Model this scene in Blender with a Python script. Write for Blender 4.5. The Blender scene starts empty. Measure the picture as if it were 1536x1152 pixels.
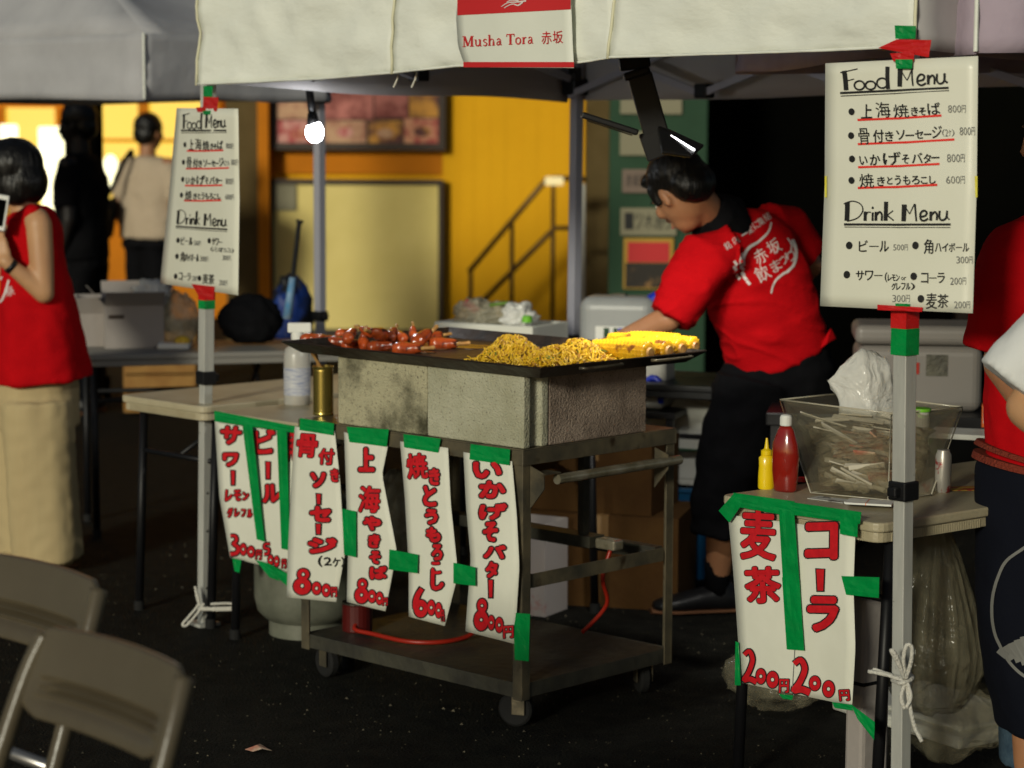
import bpy, bmesh, math, random
from mathutils import Vector, Matrix, noise
from mathutils.bvhtree import BVHTree
R = math.radians
random.seed(7)
C = bpy.context.scene.collection
SC = bpy.context.scene

# ---------------------------------------------------------------- camera, world, sun, exposure
FPX, HC = 3403.0, 1.55
TH, RO = math.atan(383 / FPX), math.atan(.0047)
cd = bpy.data.cameras.new('camera'); cam = bpy.data.objects.new('camera', cd); C.objects.link(cam)
cd.sensor_width = 36; cd.lens = FPX / 1536 * 36
cd.clip_start = .1; cd.clip_end = 400
CAMM = Matrix.Translation((0, 0, HC)) @ Matrix.Rotation(R(90) - TH, 4, 'X') @ Matrix.Rotation(RO, 4, 'Z')
cam.matrix_world = CAMM
cd.dof.use_dof = True; cd.dof.focus_distance = 5.25; cd.dof.aperture_fstop = 3.4; cd.dof.aperture_blades = 9
SC.camera = cam
SUN_AZ, SUN_EL = math.atan2(-.42, -.907), R(15)
w = bpy.data.worlds.new('World'); SC.world = w; w.use_nodes = True
nt = w.node_tree; bg = nt.nodes['Background']
sky = nt.nodes.new('ShaderNodeTexSky'); sky.sky_type = 'NISHITA'; sky.sun_disc = False
sky.sun_elevation = SUN_EL; sky.sun_rotation = SUN_AZ
nt.links.new(sky.outputs[0], bg.inputs[0]); bg.inputs[1].default_value = 0.042
sl = bpy.data.lights.new('street_light', 'SUN'); so = bpy.data.objects.new('street_light', sl); C.objects.link(so)
sl.energy = 2.12; sl.angle = R(8); sl.color = (1, .97, .79)
sdir = Vector((math.sin(SUN_AZ) * math.cos(SUN_EL), math.cos(SUN_AZ) * math.cos(SUN_EL), math.sin(SUN_EL)))
so.rotation_euler = sdir.to_track_quat('Z', 'Y').to_euler(); so.location = (-6, -8, 9)
SC.view_settings.view_transform = 'Standard'; SC.view_settings.look = 'None'
SC.view_settings.exposure = 0; SC.view_settings.gamma = 1; SC.view_settings.use_curve_mapping = False
SC.cycles.max_bounces = 8; SC.cycles.transparent_max_bounces = 16

# ---------------------------------------------------------------- placing helpers
def ray(px, py):
    v = Vector(((px - 768) / FPX, -(py - 576) / FPX, -1))
    return CAMM.to_3x3() @ v
def at(px, py, z):
    d = ray(px, py); return Vector((0, 0, HC)) + d * ((z - HC) / d.z)
def atY(px, py, Y):
    d = ray(px, py); return Vector((0, 0, HC)) + d * (Y / d.y)
def onplane(px, py, P0, n):
    d = ray(px, py); o = Vector((0, 0, HC)); return o + d * ((P0 - o).dot(n) / d.dot(n))
def lerp(a, b, t): return a + (b - a) * t
V = Vector

# ---------------------------------------------------------------- materials
def mat(name, col, rough=.6, metal=0, col2=None, nscale=8, nlo=.35, nhi=.65, bump=0, bscale=40, coat=0, trans=0, emit=None, estr=0, sss=0, ior=1.45, alpha=1, stretch=None, detail=6, rough2=None, speck=None, spec=None, vary=0):
    m = bpy.data.materials.new(name); m.use_nodes = True
    t = m.node_tree; N = t.nodes; L = t.links; p = N['Principled BSDF']
    def s(k, v):
        if k in p.inputs: p.inputs[k].default_value = v
    s('Base Color', (*col, 1)); s('Roughness', rough); s('Metallic', metal); s('IOR', ior); s('Alpha', alpha)
    s('Coat Weight', coat); s('Transmission Weight', trans); s('Coat Roughness', .08)
    s('Specular IOR Level', spec if spec is not None else (.15 if rough >= .65 else .5))
    if sss: s('Subsurface Weight', sss); s('Subsurface Scale', .01)
    if emit: s('Emission Color', (*emit, 1)); s('Emission Strength', estr)
    tc = N.new('ShaderNodeTexCoord'); src = tc.outputs['Object']
    if stretch:
        mp = N.new('ShaderNodeMapping'); mp.inputs['Scale'].default_value = stretch
        L.new(src, mp.inputs['Vector']); src = mp.outputs[0]
    if col2:
        n = N.new('ShaderNodeTexNoise'); n.inputs['Scale'].default_value = nscale; n.inputs['Detail'].default_value = detail
        n.inputs['Roughness'].default_value = .62
        L.new(src, n.inputs['Vector'])
        mr = N.new('ShaderNodeMapRange'); mr.inputs[1].default_value = nlo; mr.inputs[2].default_value = nhi
        L.new(n.outputs[0], mr.inputs[0])
        mx = N.new('ShaderNodeMix'); mx.data_type = 'RGBA'; mx.inputs[6].default_value = (*col, 1); mx.inputs[7].default_value = (*col2, 1)
        L.new(mr.outputs[0], mx.inputs[0]); out = mx.outputs[2]
        if speck:
            n2 = N.new('ShaderNodeTexNoise'); n2.inputs['Scale'].default_value = speck[0]; n2.inputs['Detail'].default_value = 2
            L.new(tc.outputs['Object'], n2.inputs['Vector'])
            m2 = N.new('ShaderNodeMapRange'); m2.inputs[1].default_value = speck[1]; m2.inputs[2].default_value = speck[2]
            L.new(n2.outputs[0], m2.inputs[0])
            x2 = N.new('ShaderNodeMix'); x2.data_type = 'RGBA'; x2.inputs[7].default_value = (*speck[3], 1)
            L.new(out, x2.inputs[6]); L.new(m2.outputs[0], x2.inputs[0]); out = x2.outputs[2]
        L.new(out, p.inputs['Base Color'])
        if rough2 is not None:
            m3 = N.new('ShaderNodeMapRange'); m3.inputs[3].default_value = rough; m3.inputs[4].default_value = rough2
            L.new(mr.outputs[0], m3.inputs[0]); L.new(m3.outputs[0], p.inputs['Roughness'])
    if bump:
        n = N.new('ShaderNodeTexNoise'); n.inputs['Scale'].default_value = bscale; n.inputs['Detail'].default_value = 5
        L.new(src, n.inputs['Vector'])
        b = N.new('ShaderNodeBump'); b.inputs['Strength'].default_value = bump; b.inputs['Distance'].default_value = .02
        L.new(n.outputs[0], b.inputs['Height']); L.new(b.outputs[0], p.inputs['Normal'])
    if vary:
        oi = N.new('ShaderNodeObjectInfo'); hs = N.new('ShaderNodeHueSaturation'); mv = N.new('ShaderNodeMapRange'); mv.inputs[3].default_value = 1 - vary; mv.inputs[4].default_value = 1 + vary
        L.new(oi.outputs['Random'], mv.inputs[0]); L.new(mv.outputs[0], hs.inputs['Value']); L.new(p.inputs['Base Color'].links[0].from_socket, hs.inputs['Color']); L.new(hs.outputs[0], p.inputs['Base Color'])
    return m
def plastic_film(name, col, clear, rough=.15, bscale=18, bump=.5):
    m = bpy.data.materials.new(name); m.use_nodes = True
    t = m.node_tree; N = t.nodes; L = t.links; p = N['Principled BSDF']; o = N['Material Output']
    p.inputs['Base Color'].default_value = (*col, 1); p.inputs['Roughness'].default_value = rough
    tr = N.new('ShaderNodeBsdfTransparent'); tl = N.new('ShaderNodeBsdfTranslucent'); tl.inputs[0].default_value = (*col, 1)
    m1 = N.new('ShaderNodeMixShader'); m1.inputs[0].default_value = .35
    L.new(p.outputs[0], m1.inputs[1]); L.new(tl.outputs[0], m1.inputs[2])
    n = N.new('ShaderNodeTexNoise'); n.inputs['Scale'].default_value = bscale; n.inputs['Detail'].default_value = 4; n.inputs['Distortion'].default_value = 1.2
    tc = N.new('ShaderNodeTexCoord'); L.new(tc.outputs['Object'], n.inputs['Vector'])
    b = N.new('ShaderNodeBump'); b.inputs['Strength'].default_value = bump; b.inputs['Distance'].default_value = .04
    L.new(n.outputs[0], b.inputs['Height']); L.new(b.outputs[0], p.inputs['Normal'])
    mr = N.new('ShaderNodeMapRange'); mr.inputs[1].default_value = .3; mr.inputs[2].default_value = .7
    mr.inputs[3].default_value = min(1, clear + .2); mr.inputs[4].default_value = max(0, clear - .2)
    L.new(n.outputs[0], mr.inputs[0])
    m2 = N.new('ShaderNodeMixShader'); L.new(mr.outputs[0], m2.inputs[0]); L.new(m1.outputs[0], m2.inputs[1]); L.new(tr.outputs[0], m2.inputs[2])
    L.new(m2.outputs[0], o.inputs[0])
    return m
def acrylic():
    m = bpy.data.materials.new('clear_acrylic'); m.use_nodes = True; t = m.node_tree; N = t.nodes; L = t.links; o = N['Material Output']; N.remove(N['Principled BSDF'])
    tr = N.new('ShaderNodeBsdfTransparent'); tr.inputs[0].default_value = (.97, .96, .92, 1); gl = N.new('ShaderNodeBsdfGlossy'); gl.inputs[1].default_value = .06; gl.inputs[0].default_value = (.9, .88, .8, 1)
    df = N.new('ShaderNodeBsdfDiffuse'); df.inputs[0].default_value = (.62, .58, .46, 1)
    fr = N.new('ShaderNodeLayerWeight'); fr.inputs[0].default_value = .12; a = N.new('ShaderNodeMixShader'); b = N.new('ShaderNodeMixShader'); a.inputs[0].default_value = .05
    L.new(tr.outputs[0], a.inputs[1]); L.new(df.outputs[0], a.inputs[2]); L.new(fr.outputs[1], b.inputs[0]); L.new(a.outputs[0], b.inputs[1]); L.new(gl.outputs[0], b.inputs[2]); L.new(b.outputs[0], o.inputs[0])
    return m
def emat(name, col, st):
    return mat(name, (.1, .1, .1), .5, emit=col, estr=st)

M = dict(
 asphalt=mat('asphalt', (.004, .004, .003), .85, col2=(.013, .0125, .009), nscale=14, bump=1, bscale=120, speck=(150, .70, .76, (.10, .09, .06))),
 canopy=mat('canopy_white', (.76, .78, .71), .6, spec=.3, col2=(.70, .72, .65), nscale=3, bump=.75, bscale=4.5, stretch=(1, 1, 2.2)),
 canopy_grey=mat('canopy_grey', (.41, .41, .43), .75, col2=(.34, .34, .36), nscale=3, bump=.5, bscale=5),
 canopy_mauve=mat('canopy_mauve', (.40, .33, .40), .75, col2=(.34, .28, .34), nscale=4, bump=.6, bscale=6),
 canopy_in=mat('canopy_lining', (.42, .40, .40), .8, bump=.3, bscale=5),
 paper=mat('paper', (.70, .70, .60), .6, spec=.25, col2=(.65, .65, .55), nscale=6, bump=.08, bscale=9),
 laminated=mat('laminated_paper', (.72, .72, .62), .35, col2=(.69, .69, .58), nscale=4, bump=.06, bscale=7),
 banner_red=mat('banner_red', (.55, .022, .025), .5),
 banner_white=mat('banner_white', (.72, .74, .66), .5, col2=(.68, .70, .62), nscale=4, bump=.15, bscale=6),
 ink_black=mat('ink_black', (.010, .010, .010), .6), ink_red=mat('ink_red', (.60, .010, .016), .5, col2=(.46, .006, .012), nscale=60),
 ink_grey=mat('ink_grey', (.16, .16, .15), .6), ink_rule=mat('ink_rule', (.75, .03, .02), .5),
 tape_green=mat('tape_green', (.0, .27, .055), .35, col2=(.0, .20, .04), nscale=14, bump=.25, bscale=30, coat=.2),
 tape_red=mat('tape_red', (.52, .012, .012), .3, bump=.25, bscale=30, coat=.3),
 tape_yellow=mat('tape_yellow', (.75, .68, .10), .4),
 alu=mat('aluminium', (.52, .52, .48), .42, .25, col2=(.42, .42, .39), nscale=30, bump=.04, bscale=90, stretch=(1, 1, .15), speck=(60, .72, .8, (.12, .11, .10))),
 steel_white=mat('painted_pole', (.36, .36, .42), .4, .2),
 black_plastic=mat('black_plastic', (.007, .007, .008), .42, spec=.35), black_rub=mat('black_rubber', (.015, .015, .015), .8),
 steel=mat('worn_steel', (.085, .078, .060), .36, .55, col2=(.22, .18, .11), nscale=7, bump=.12, bscale=25, rough2=.5, speck=(18, .62, .75, (.055, .035, .02))),
 steel_bright=mat('bright_steel', (.42, .38, .29), .24, .6, col2=(.22, .19, .12), nscale=14, bump=.05, bscale=40),
 steel_dark=mat('grimy_steel', (.055, .052, .045), .5, .6, col2=(.10, .095, .07), nscale=6, bump=.2, bscale=30),
 griddle=mat('griddle_iron', (.014, .011, .009), .38, .3, col2=(.035, .02, .012), nscale=16, bump=.15, bscale=30, rough2=.5),
 grease=mat('burnt_grease', (.10, .045, .012), .25, col2=(.045, .02, .008), nscale=30, bump=.3, bscale=50, coat=.4),
 block_a=mat('concrete_stained', (.42, .39, .26), .92, col2=(.07, .065, .04), nscale=8, nlo=.44, nhi=.68, bump=.5, bscale=170, speck=(140, .60, .74, (.13, .12, .085))),
 block_b=mat('concrete_plain', (.45, .44, .33), .92, col2=(.34, .33, .23), nscale=7, bump=.5, bscale=170, speck=(150, .62, .72, (.16, .15, .11))),
 block_c=mat('concrete_reddish', (.38, .30, .24), .92, col2=(.19, .145, .115), nscale=9, bump=.5, bscale=170, speck=(150, .60, .72, (.09, .07, .06))),  # mauve of the side light is put into this block's colour
 table=mat('table_plastic', (.42, .37, .25), .42, col2=(.36, .31, .20), nscale=9, bump=.12, bscale=140),
 table_grey=mat('table_grey', (.20, .19, .17), .5, bump=.1, bscale=90),
 table_leg=mat('table_leg_black', (.006, .006, .007), .45, spec=.3),
 chair=mat('chair_plastic', (.095, .078, .05), .28, col2=(.08, .064, .04), nscale=5, bump=.05, bscale=200),
 chair_tube=mat('chair_tube', (.32, .31, .30), .3, .8),
 skin=mat('skin', (.36, .17, .085), .5, col2=(.31, .14, .065), nscale=9, sss=.05, bump=.05, bscale=120),
 skin_f=mat('skin_fair', (.50, .28, .14), .5, col2=(.45, .24, .12), nscale=9, sss=.05),
 skin_dim=mat('skin_dark_tone', (.008, .005, .004), .6),  # near black: silhouette shade put into the skin colour
 hair=mat('hair_black', (.004, .0035, .003), .38, spec=.35, bump=.45, bscale=60, stretch=(1, 1, .15)),
 red=mat('red_cotton', (.47, .004, .007), .9, spec=.06, col2=(.39, .003, .006), nscale=5, bump=.25, bscale=14, stretch=(1, 1, 1.5)),
 print=mat('white_print', (.66, .60, .58), .8), 
 black_cloth=mat('black_cloth', (.0035, .0035, .0045), .9, spec=.08, col2=(.006, .006, .007), nscale=6, bump=.5, bscale=9),
 navy=mat('navy_cloth', (.005, .006, .011), .9, spec=.1, bump=.4, bscale=10),
 denim=mat('denim', (.03, .055, .085), .85, col2=(.05, .085, .12), nscale=40, bump=.2, bscale=120),
 beige=mat('beige_cloth', (.44, .35, .19), .85, col2=(.40, .31, .165), nscale=4, bump=.15, bscale=5, stretch=(2.5, 2.5, .3)),
 white_cloth=mat('white_cloth', (.66, .67, .66), .8, bump=.4, bscale=8),
 cream_cloth=mat('cream_cloth', (.45, .36, .26), .85, bump=.4, bscale=8),
 grey_print=mat('grey_print', (.20, .20, .21), .8), belt=mat('braided_belt', (.20, .035, .02), .7, bump=.8, bscale=120),
 eye=mat('eye_white', (.6, .58, .55), .2), iris=mat('iris', (.02, .01, .006), .2), lip=mat('lip', (.30, .09, .07), .45),
 sausage=mat('sausage_skin', (.44, .075, .014), .16, col2=(.22, .03, .007), nscale=30, coat=.6, bump=.25, bscale=45, vary=.4, speck=(42, .60, .70, (.05, .012, .005))),
 bone=mat('bone', (.48, .27, .08), .5, col2=(.30, .13, .03), nscale=60),
 noodle=mat('noodle', (.88, .58, .03), .35, col2=(.66, .38, .02), nscale=60, coat=.25),
 greens=mat('chives', (.10, .19, .02), .5), cornm=mat('corn_kernels', (.74, .44, .015), .32, col2=(.60, .30, .01), nscale=20, coat=.3, vary=.12, speck=(30, .60, .68, (.20, .07, .01))),
 gold=mat('gold_tin', (.48, .38, .10), .25, .9), clearbox=acrylic(),
 bottle=mat('bottle_milky', (.55, .54, .50), .3, trans=.35), label=mat('label_print', (.22, .25, .36), .5, col2=(.50, .50, .50), nscale=70, stretch=(.4, .4, 3)),
 white_plastic=mat('white_plastic', (.68, .68, .64), .35), styro=mat('polystyrene', (.58, .58, .52), .75, bump=.15, bscale=160),
 mustard=mat('mustard', (.80, .56, .005), .3, coat=.4), ketchup=mat('ketchup', (.26, .012, .006), .15, coat=.8, col2=(.17, .008, .005), nscale=9),
 blue=mat('blue_plastic', (.01, .03, .42), .35), blue_tub=mat('blue_tub', (.008, .085, .20), .4),
 jug=mat('jug_grey', (.30, .31, .31), .4, col2=(.26, .27, .27), nscale=5), cardboard=mat('cardboard', (.085, .042, .012), .85, col2=(.065, .03, .009), nscale=7, bump=.1, bscale=60),
 cardboard_w=mat('cardboard_white', (.30, .27, .25), .8, bump=.1, bscale=40), wood=mat('crate_wood', (.34, .19, .06), .8, col2=(.26, .13, .04), nscale=9),
 gas=mat('gas_bottle_grey', (.15, .155, .12), .45, col2=(.10, .105, .08), nscale=14), hose=mat('red_hose', (.28, .014, .005), .4),
 rope=mat('white_rope', (.60, .58, .52), .8, bump=.5, bscale=200), orange=mat('orange_print', (.75, .13, .01), .4), green_lid=mat('green_lid', (.15, .45, .03), .4),
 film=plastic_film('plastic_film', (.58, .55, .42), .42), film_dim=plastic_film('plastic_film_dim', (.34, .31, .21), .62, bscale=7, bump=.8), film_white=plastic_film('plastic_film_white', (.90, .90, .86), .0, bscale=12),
 film_clear=plastic_film('plastic_film_clear', (.60, .55, .42), .62, bscale=10),
 straw=mat('straw_wrap', (.66, .62, .54), .4), pack=mat('sauce_pack', (.45, .10, .06), .3, col2=(.60, .50, .36), nscale=22),
 wall_yellow=mat('yellow_wall', (.84, .43, .012), .8, col2=(.76, .38, .010), nscale=1.2), wall_orange=mat('orange_wall', (.62, .20, .006), .7, col2=(.50, .16, .006), nscale=1.2),
 pillar_brown=mat('brown_pillar', (.115, .080, .030), .7, col2=(.09, .06, .02), nscale=4), board_cream=mat('cream_board', (.82, .67, .25), .6, spec=.2, col2=(.72, .58, .19), nscale=1.2),
 frame_dark=mat('dark_frame', (.03, .016, .008), .5), frame2=mat('frame_black', (.02, .011, .005), .6, spec=.2), rail=mat('rail_bronze', (.16, .085, .02), .4, .3), green_wall=mat('green_partition', (.036, .078, .045), .8, col2=(.028, .062, .036), nscale=2),
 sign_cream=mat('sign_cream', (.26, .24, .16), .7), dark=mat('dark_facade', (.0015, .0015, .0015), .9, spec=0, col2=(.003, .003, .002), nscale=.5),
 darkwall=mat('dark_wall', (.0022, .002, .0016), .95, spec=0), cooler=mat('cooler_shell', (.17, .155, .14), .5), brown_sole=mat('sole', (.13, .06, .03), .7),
 lamp_glass=emat('lit_bulb', (.95, .98, 1), 26), led=emat('lit_led', (1, 1, 1), 14), window_glow=emat('window_glow', (1, .62, .04), 1.1), window_hot=emat('window_hot', (1, .93, .55), 2.2),
)
# ---------------------------------------------------------------- object helpers
def tag(o, label=None, cat=None, group=None, kind=None):
    if label: o['label'] = label
    if cat: o['category'] = cat
    if group: o['group'] = group
    if kind: o['kind'] = kind
    return o
def thing(name, label, cat, loc=(0, 0, 0), rotz=0, group=None):
    o = bpy.data.objects.new(name, None); C.objects.link(o); o.empty_display_size = .1
    o.location = loc; o.rotation_euler = (0, 0, rotz)
    return tag(o, label, cat, group)
def rootmat(o):
    m = Matrix.Identity(4)
    while o is not None:
        m = o.matrix_basis @ m; o = o.parent
    return m
class Mb:
    def __init__(s): s.v = []; s.f = []; s.mi = []
    def add(s, vs, fs, mi=0):
        b = len(s.v); s.v += [V(p) for p in vs]; s.f += [tuple(i + b for i in f) for f in fs]; s.mi += [mi] * len(fs); return s
    def T(s, m, start=0):
        for i in range(start, len(s.v)): s.v[i] = m @ s.v[i]
        return s
    def box(s, c, d, rot=None, mi=0):
        x, y, z = d[0] / 2, d[1] / 2, d[2] / 2
        vs = [V((a * x, b * y, e * z)) for a in (-1, 1) for b in (-1, 1) for e in (-1, 1)]
        if rot is not None: vs = [rot @ p for p in vs]
        vs = [p + V(c) for p in vs]
        return s.add(vs, [(0, 1, 3, 2), (4, 6, 7, 5), (0, 4, 5, 1), (2, 3, 7, 6), (0, 2, 6, 4), (1, 5, 7, 3)], mi)
    def bb(s, x0, x1, y0, y1, z0, z1, mi=0):
        return s.box(((x0 + x1) / 2, (y0 + y1) / 2, (z0 + z1) / 2), (x1 - x0, y1 - y0, z1 - z0), None, mi)
    def tube(s, pts, r, seg=10, caps=True, mi=0):
        pts = [V(p) for p in pts]; n = len(pts); rs = r if isinstance(r, (list, tuple)) else [r] * n
        b = len(s.v); up = None
        for i, p in enumerate(pts):
            t = (pts[min(i + 1, n - 1)] - pts[max(i - 1, 0)]).normalized()
            if up is None: up = t.orthogonal().normalized()
            up = (up - t * up.dot(t)).normalized(); sd = t.cross(up)
            for k in range(seg):
                a = 2 * math.pi * k / seg; s.v.append(p + (up * math.cos(a) + sd * math.sin(a)) * rs[i])
        for i in range(n - 1):
            for k in range(seg):
                k2 = (k + 1) % seg
                s.f.append((b + i * seg + k, b + i * seg + k2, b + (i + 1) * seg + k2, b + (i + 1) * seg + k)); s.mi.append(mi)
        if caps:
            s.f.append(tuple(b + k for k in range(seg))[::-1]); s.mi.append(mi)
            s.f.append(tuple(b + (n - 1) * seg + k for k in range(seg))); s.mi.append(mi)
        return s
    def lathe(s, prof, seg=20, m=None, mi=0, sq=1):
        b = len(s.v); vs = []
        for r, z in prof:
            for k in range(seg):
                a = 2 * math.pi * k / seg; vs.append(V((r * math.cos(a), r * math.sin(a) * sq, z)))
        if m is not None: vs = [m @ p for p in vs]
        s.v += vs
        for i in range(len(prof) - 1):
            for k in range(seg):
                k2 = (k + 1) % seg; s.f.append((b + i * seg + k, b + i * seg + k2, b + (i + 1) * seg + k2, b + (i + 1) * seg + k)); s.mi.append(mi)
        s.f.append(tuple(b + k for k in range(seg))[::-1]); s.mi.append(mi)
        s.f.append(tuple(b + (len(prof) - 1) * seg + k for k in range(seg))); s.mi.append(mi)
        return s
    def loft(s, secs, side, seg=24, mi=0, p=2.3):
        b = len(s.v); n = len(secs); side = V(side)
        for i, (c, ab) in enumerate(secs):
            t = (V(secs[min(i + 1, n - 1)][0]) - V(secs[max(i - 1, 0)][0])).normalized()
            x = (side - t * side.dot(t)).normalized(); y = t.cross(x)
            for k in range(seg):
                a = 2 * math.pi * k / seg; ca, sa = math.cos(a), math.sin(a)
                q = (abs(ca) ** p + abs(sa) ** p) ** (-1 / p)
                s.v.append(V(c) + x * ab[0] * ca * q + y * ab[1] * sa * q)
        for i in range(n - 1):
            for k in range(seg):
                k2 = (k + 1) % seg; s.f.append((b + i * seg + k, b + i * seg + k2, b + (i + 1) * seg + k2, b + (i + 1) * seg + k)); s.mi.append(mi)
        s.f.append(tuple(b + k for k in range(seg))[::-1]); s.mi.append(mi)
        s.f.append(tuple(b + (n - 1) * seg + k for k in range(seg))); s.mi.append(mi)
        return s
    def ell(s, c, r, rot=None, seg=20, rings=12, mi=0):
        b = len(s.v); vs = []
        r = (r, r, r) if isinstance(r, (int, float)) else r
        for i in range(rings + 1):
            th = math.pi * (i + .02) / (rings + .04)
            for k in range(seg):
                a = 2 * math.pi * k / seg
                q = V((math.sin(th) * math.cos(a) * r[0], math.sin(th) * math.sin(a) * r[1], math.cos(th) * r[2]))
                vs.append((rot @ q if rot is not None else q) + V(c))
        s.v += vs
        for i in range(rings):
            for k in range(seg):
                k2 = (k + 1) % seg; s.f.append((b + i * seg + k, b + (i + 1) * seg + k, b + (i + 1) * seg + k2, b + i * seg + k2)); s.mi.append(mi)
        s.f.append(tuple(b + k for k in range(seg))); s.mi.append(mi)
        s.f.append(tuple(b + rings * seg + k for k in range(seg))[::-1]); s.mi.append(mi)
        return s
    def cap(s, p1, r1, p2, r2, seg=14, mi=0):
        p1, p2 = V(p1), V(p2); d = (p2 - p1).normalized(); pts = []; rs = []
        for a in (80, 60, 35): pts.append(p1 - d * r1 * math.sin(R(a))); rs.append(r1 * math.cos(R(a)))
        pts += [p1, p2]; rs += [r1, r2]
        for a in (35, 60, 80): pts.append(p2 + d * r2 * math.sin(R(a))); rs.append(r2 * math.cos(R(a)))
        return s.tube(pts, rs, seg, True, mi)
    def flat(s, poly, P, ax, ay, n, t, mi=0):
        """polygon (2d) on plane P+ax*x+ay*y extruded by t along n"""
        k = len(poly); vs = [V(P) + V(ax) * x + V(ay) * y for x, y in poly]; vs += [p + V(n) * t for p in vs]
        return s.add(vs, [tuple(range(k))[::-1], tuple(range(k, 2 * k))] + [(i, (i + 1) % k, k + (i + 1) % k, k + i) for i in range(k)], mi)
def obj(name, mb, m, parent=None, world=False, bevel=0, smooth=False, kind=None, seg=2, sub=0):
    me = bpy.data.meshes.new(name)
    vs = mb.v
    if world and parent is not None:
        inv = rootmat(parent).inverted(); vs = [inv @ p for p in vs]
    me.from_pydata([tuple(p) for p in vs], [], mb.f)
    ms = m if isinstance(m, (list, tuple)) else [m]
    for q in ms: me.materials.append(q)
    if len(ms) > 1: me.polygons.foreach_set('material_index', mb.mi)
    bm = bmesh.new(); bm.from_mesh(me); bmesh.ops.recalc_face_normals(bm, faces=bm.faces); bm.to_mesh(me); bm.free()
    o = bpy.data.objects.new(name, me); C.objects.link(o)
    if parent is not None: o.parent = parent
    if smooth: me.polygons.foreach_set('use_smooth', [True] * len(me.polygons))
    if bevel:
        b = o.modifiers.new('bevel', 'BEVEL'); b.width = bevel; b.segments = seg; b.limit_method = 'ANGLE'; b.angle_limit = R(40)
        b.harden_normals = False
    if sub:
        b = o.modifiers.new('sub', 'SUBSURF'); b.levels = sub; b.render_levels = sub
    if kind: o['kind'] = kind
    return o
def smooth_by_angle(o, ang=35):
    me = o.data
    me.polygons.foreach_set('use_smooth', [True] * len(me.polygons))
    bm = bmesh.new(); bm.from_mesh(me)
    for e in bm.edges:
        if len(e.link_faces) == 2 and e.calc_face_angle(0) > R(ang): e.smooth = False
    bm.to_mesh(me); bm.free(); return o
def blob(name, mb, m, parent=None, voxel=.009, smooth=5, disp=None, world=True, kind=None):
    """fuses overlapping solids into one continuous surface"""
    me = bpy.data.meshes.new('tmp'); me.from_pydata([tuple(p) for p in mb.v], [], mb.f)
    bm = bmesh.new(); bm.from_mesh(me)
    bmesh.ops.recalc_face_normals(bm, faces=bm.faces); bm.to_mesh(me); bm.free()
    o = bpy.data.objects.new('tmp', me); C.objects.link(o)
    r = o.modifiers.new('r', 'REMESH'); r.mode = 'VOXEL'; r.voxel_size = voxel; r.use_smooth_shade = True
    if smooth:
        q = o.modifiers.new('s', 'SMOOTH'); q.factor = .5; q.iterations = smooth
    dg = bpy.context.evaluated_depsgraph_get()
    me2 = bpy.data.meshes.new_from_object(o.evaluated_get(dg)); me2.name = name
    bpy.data.objects.remove(o); bpy.data.meshes.remove(me)
    if disp:
        nr = [v.normal.copy() for v in me2.vertices]
        for v, n in zip(me2.vertices, nr): v.co = v.co + n * disp(v.co, n)
    if parent is not None and world: me2.transform(rootmat(parent).inverted())
    me2.materials.clear(); me2.materials.append(m)
    me2.polygons.foreach_set('use_smooth', [True] * len(me2.polygons))
    o = bpy.data.objects.new(name, me2); C.objects.link(o)
    if parent is not None: o.parent = parent
    if kind: o['kind'] = kind
    return o
def copy_tree(o, loc=None, rotz=None, label=None, parent=None):
    c = o.copy(); C.objects.link(c)
    if parent is not None: c.parent = parent
    if loc is not None: c.location = loc
    if rotz is not None: c.rotation_euler = (0, 0, rotz)
    if label: c['label'] = label
    for ch in list(o.children): copy_tree(ch, parent=c)
    return c
def cloth(amp, sc, st=(1, 1, 1)):
    return lambda p, n: amp * noise.noise(V((p.x * sc * st[0], p.y * sc * st[1], p.z * sc * st[2]))) + amp * .4 * noise.noise(V((p.x, p.y, p.z)) * sc * 2.7)

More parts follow.
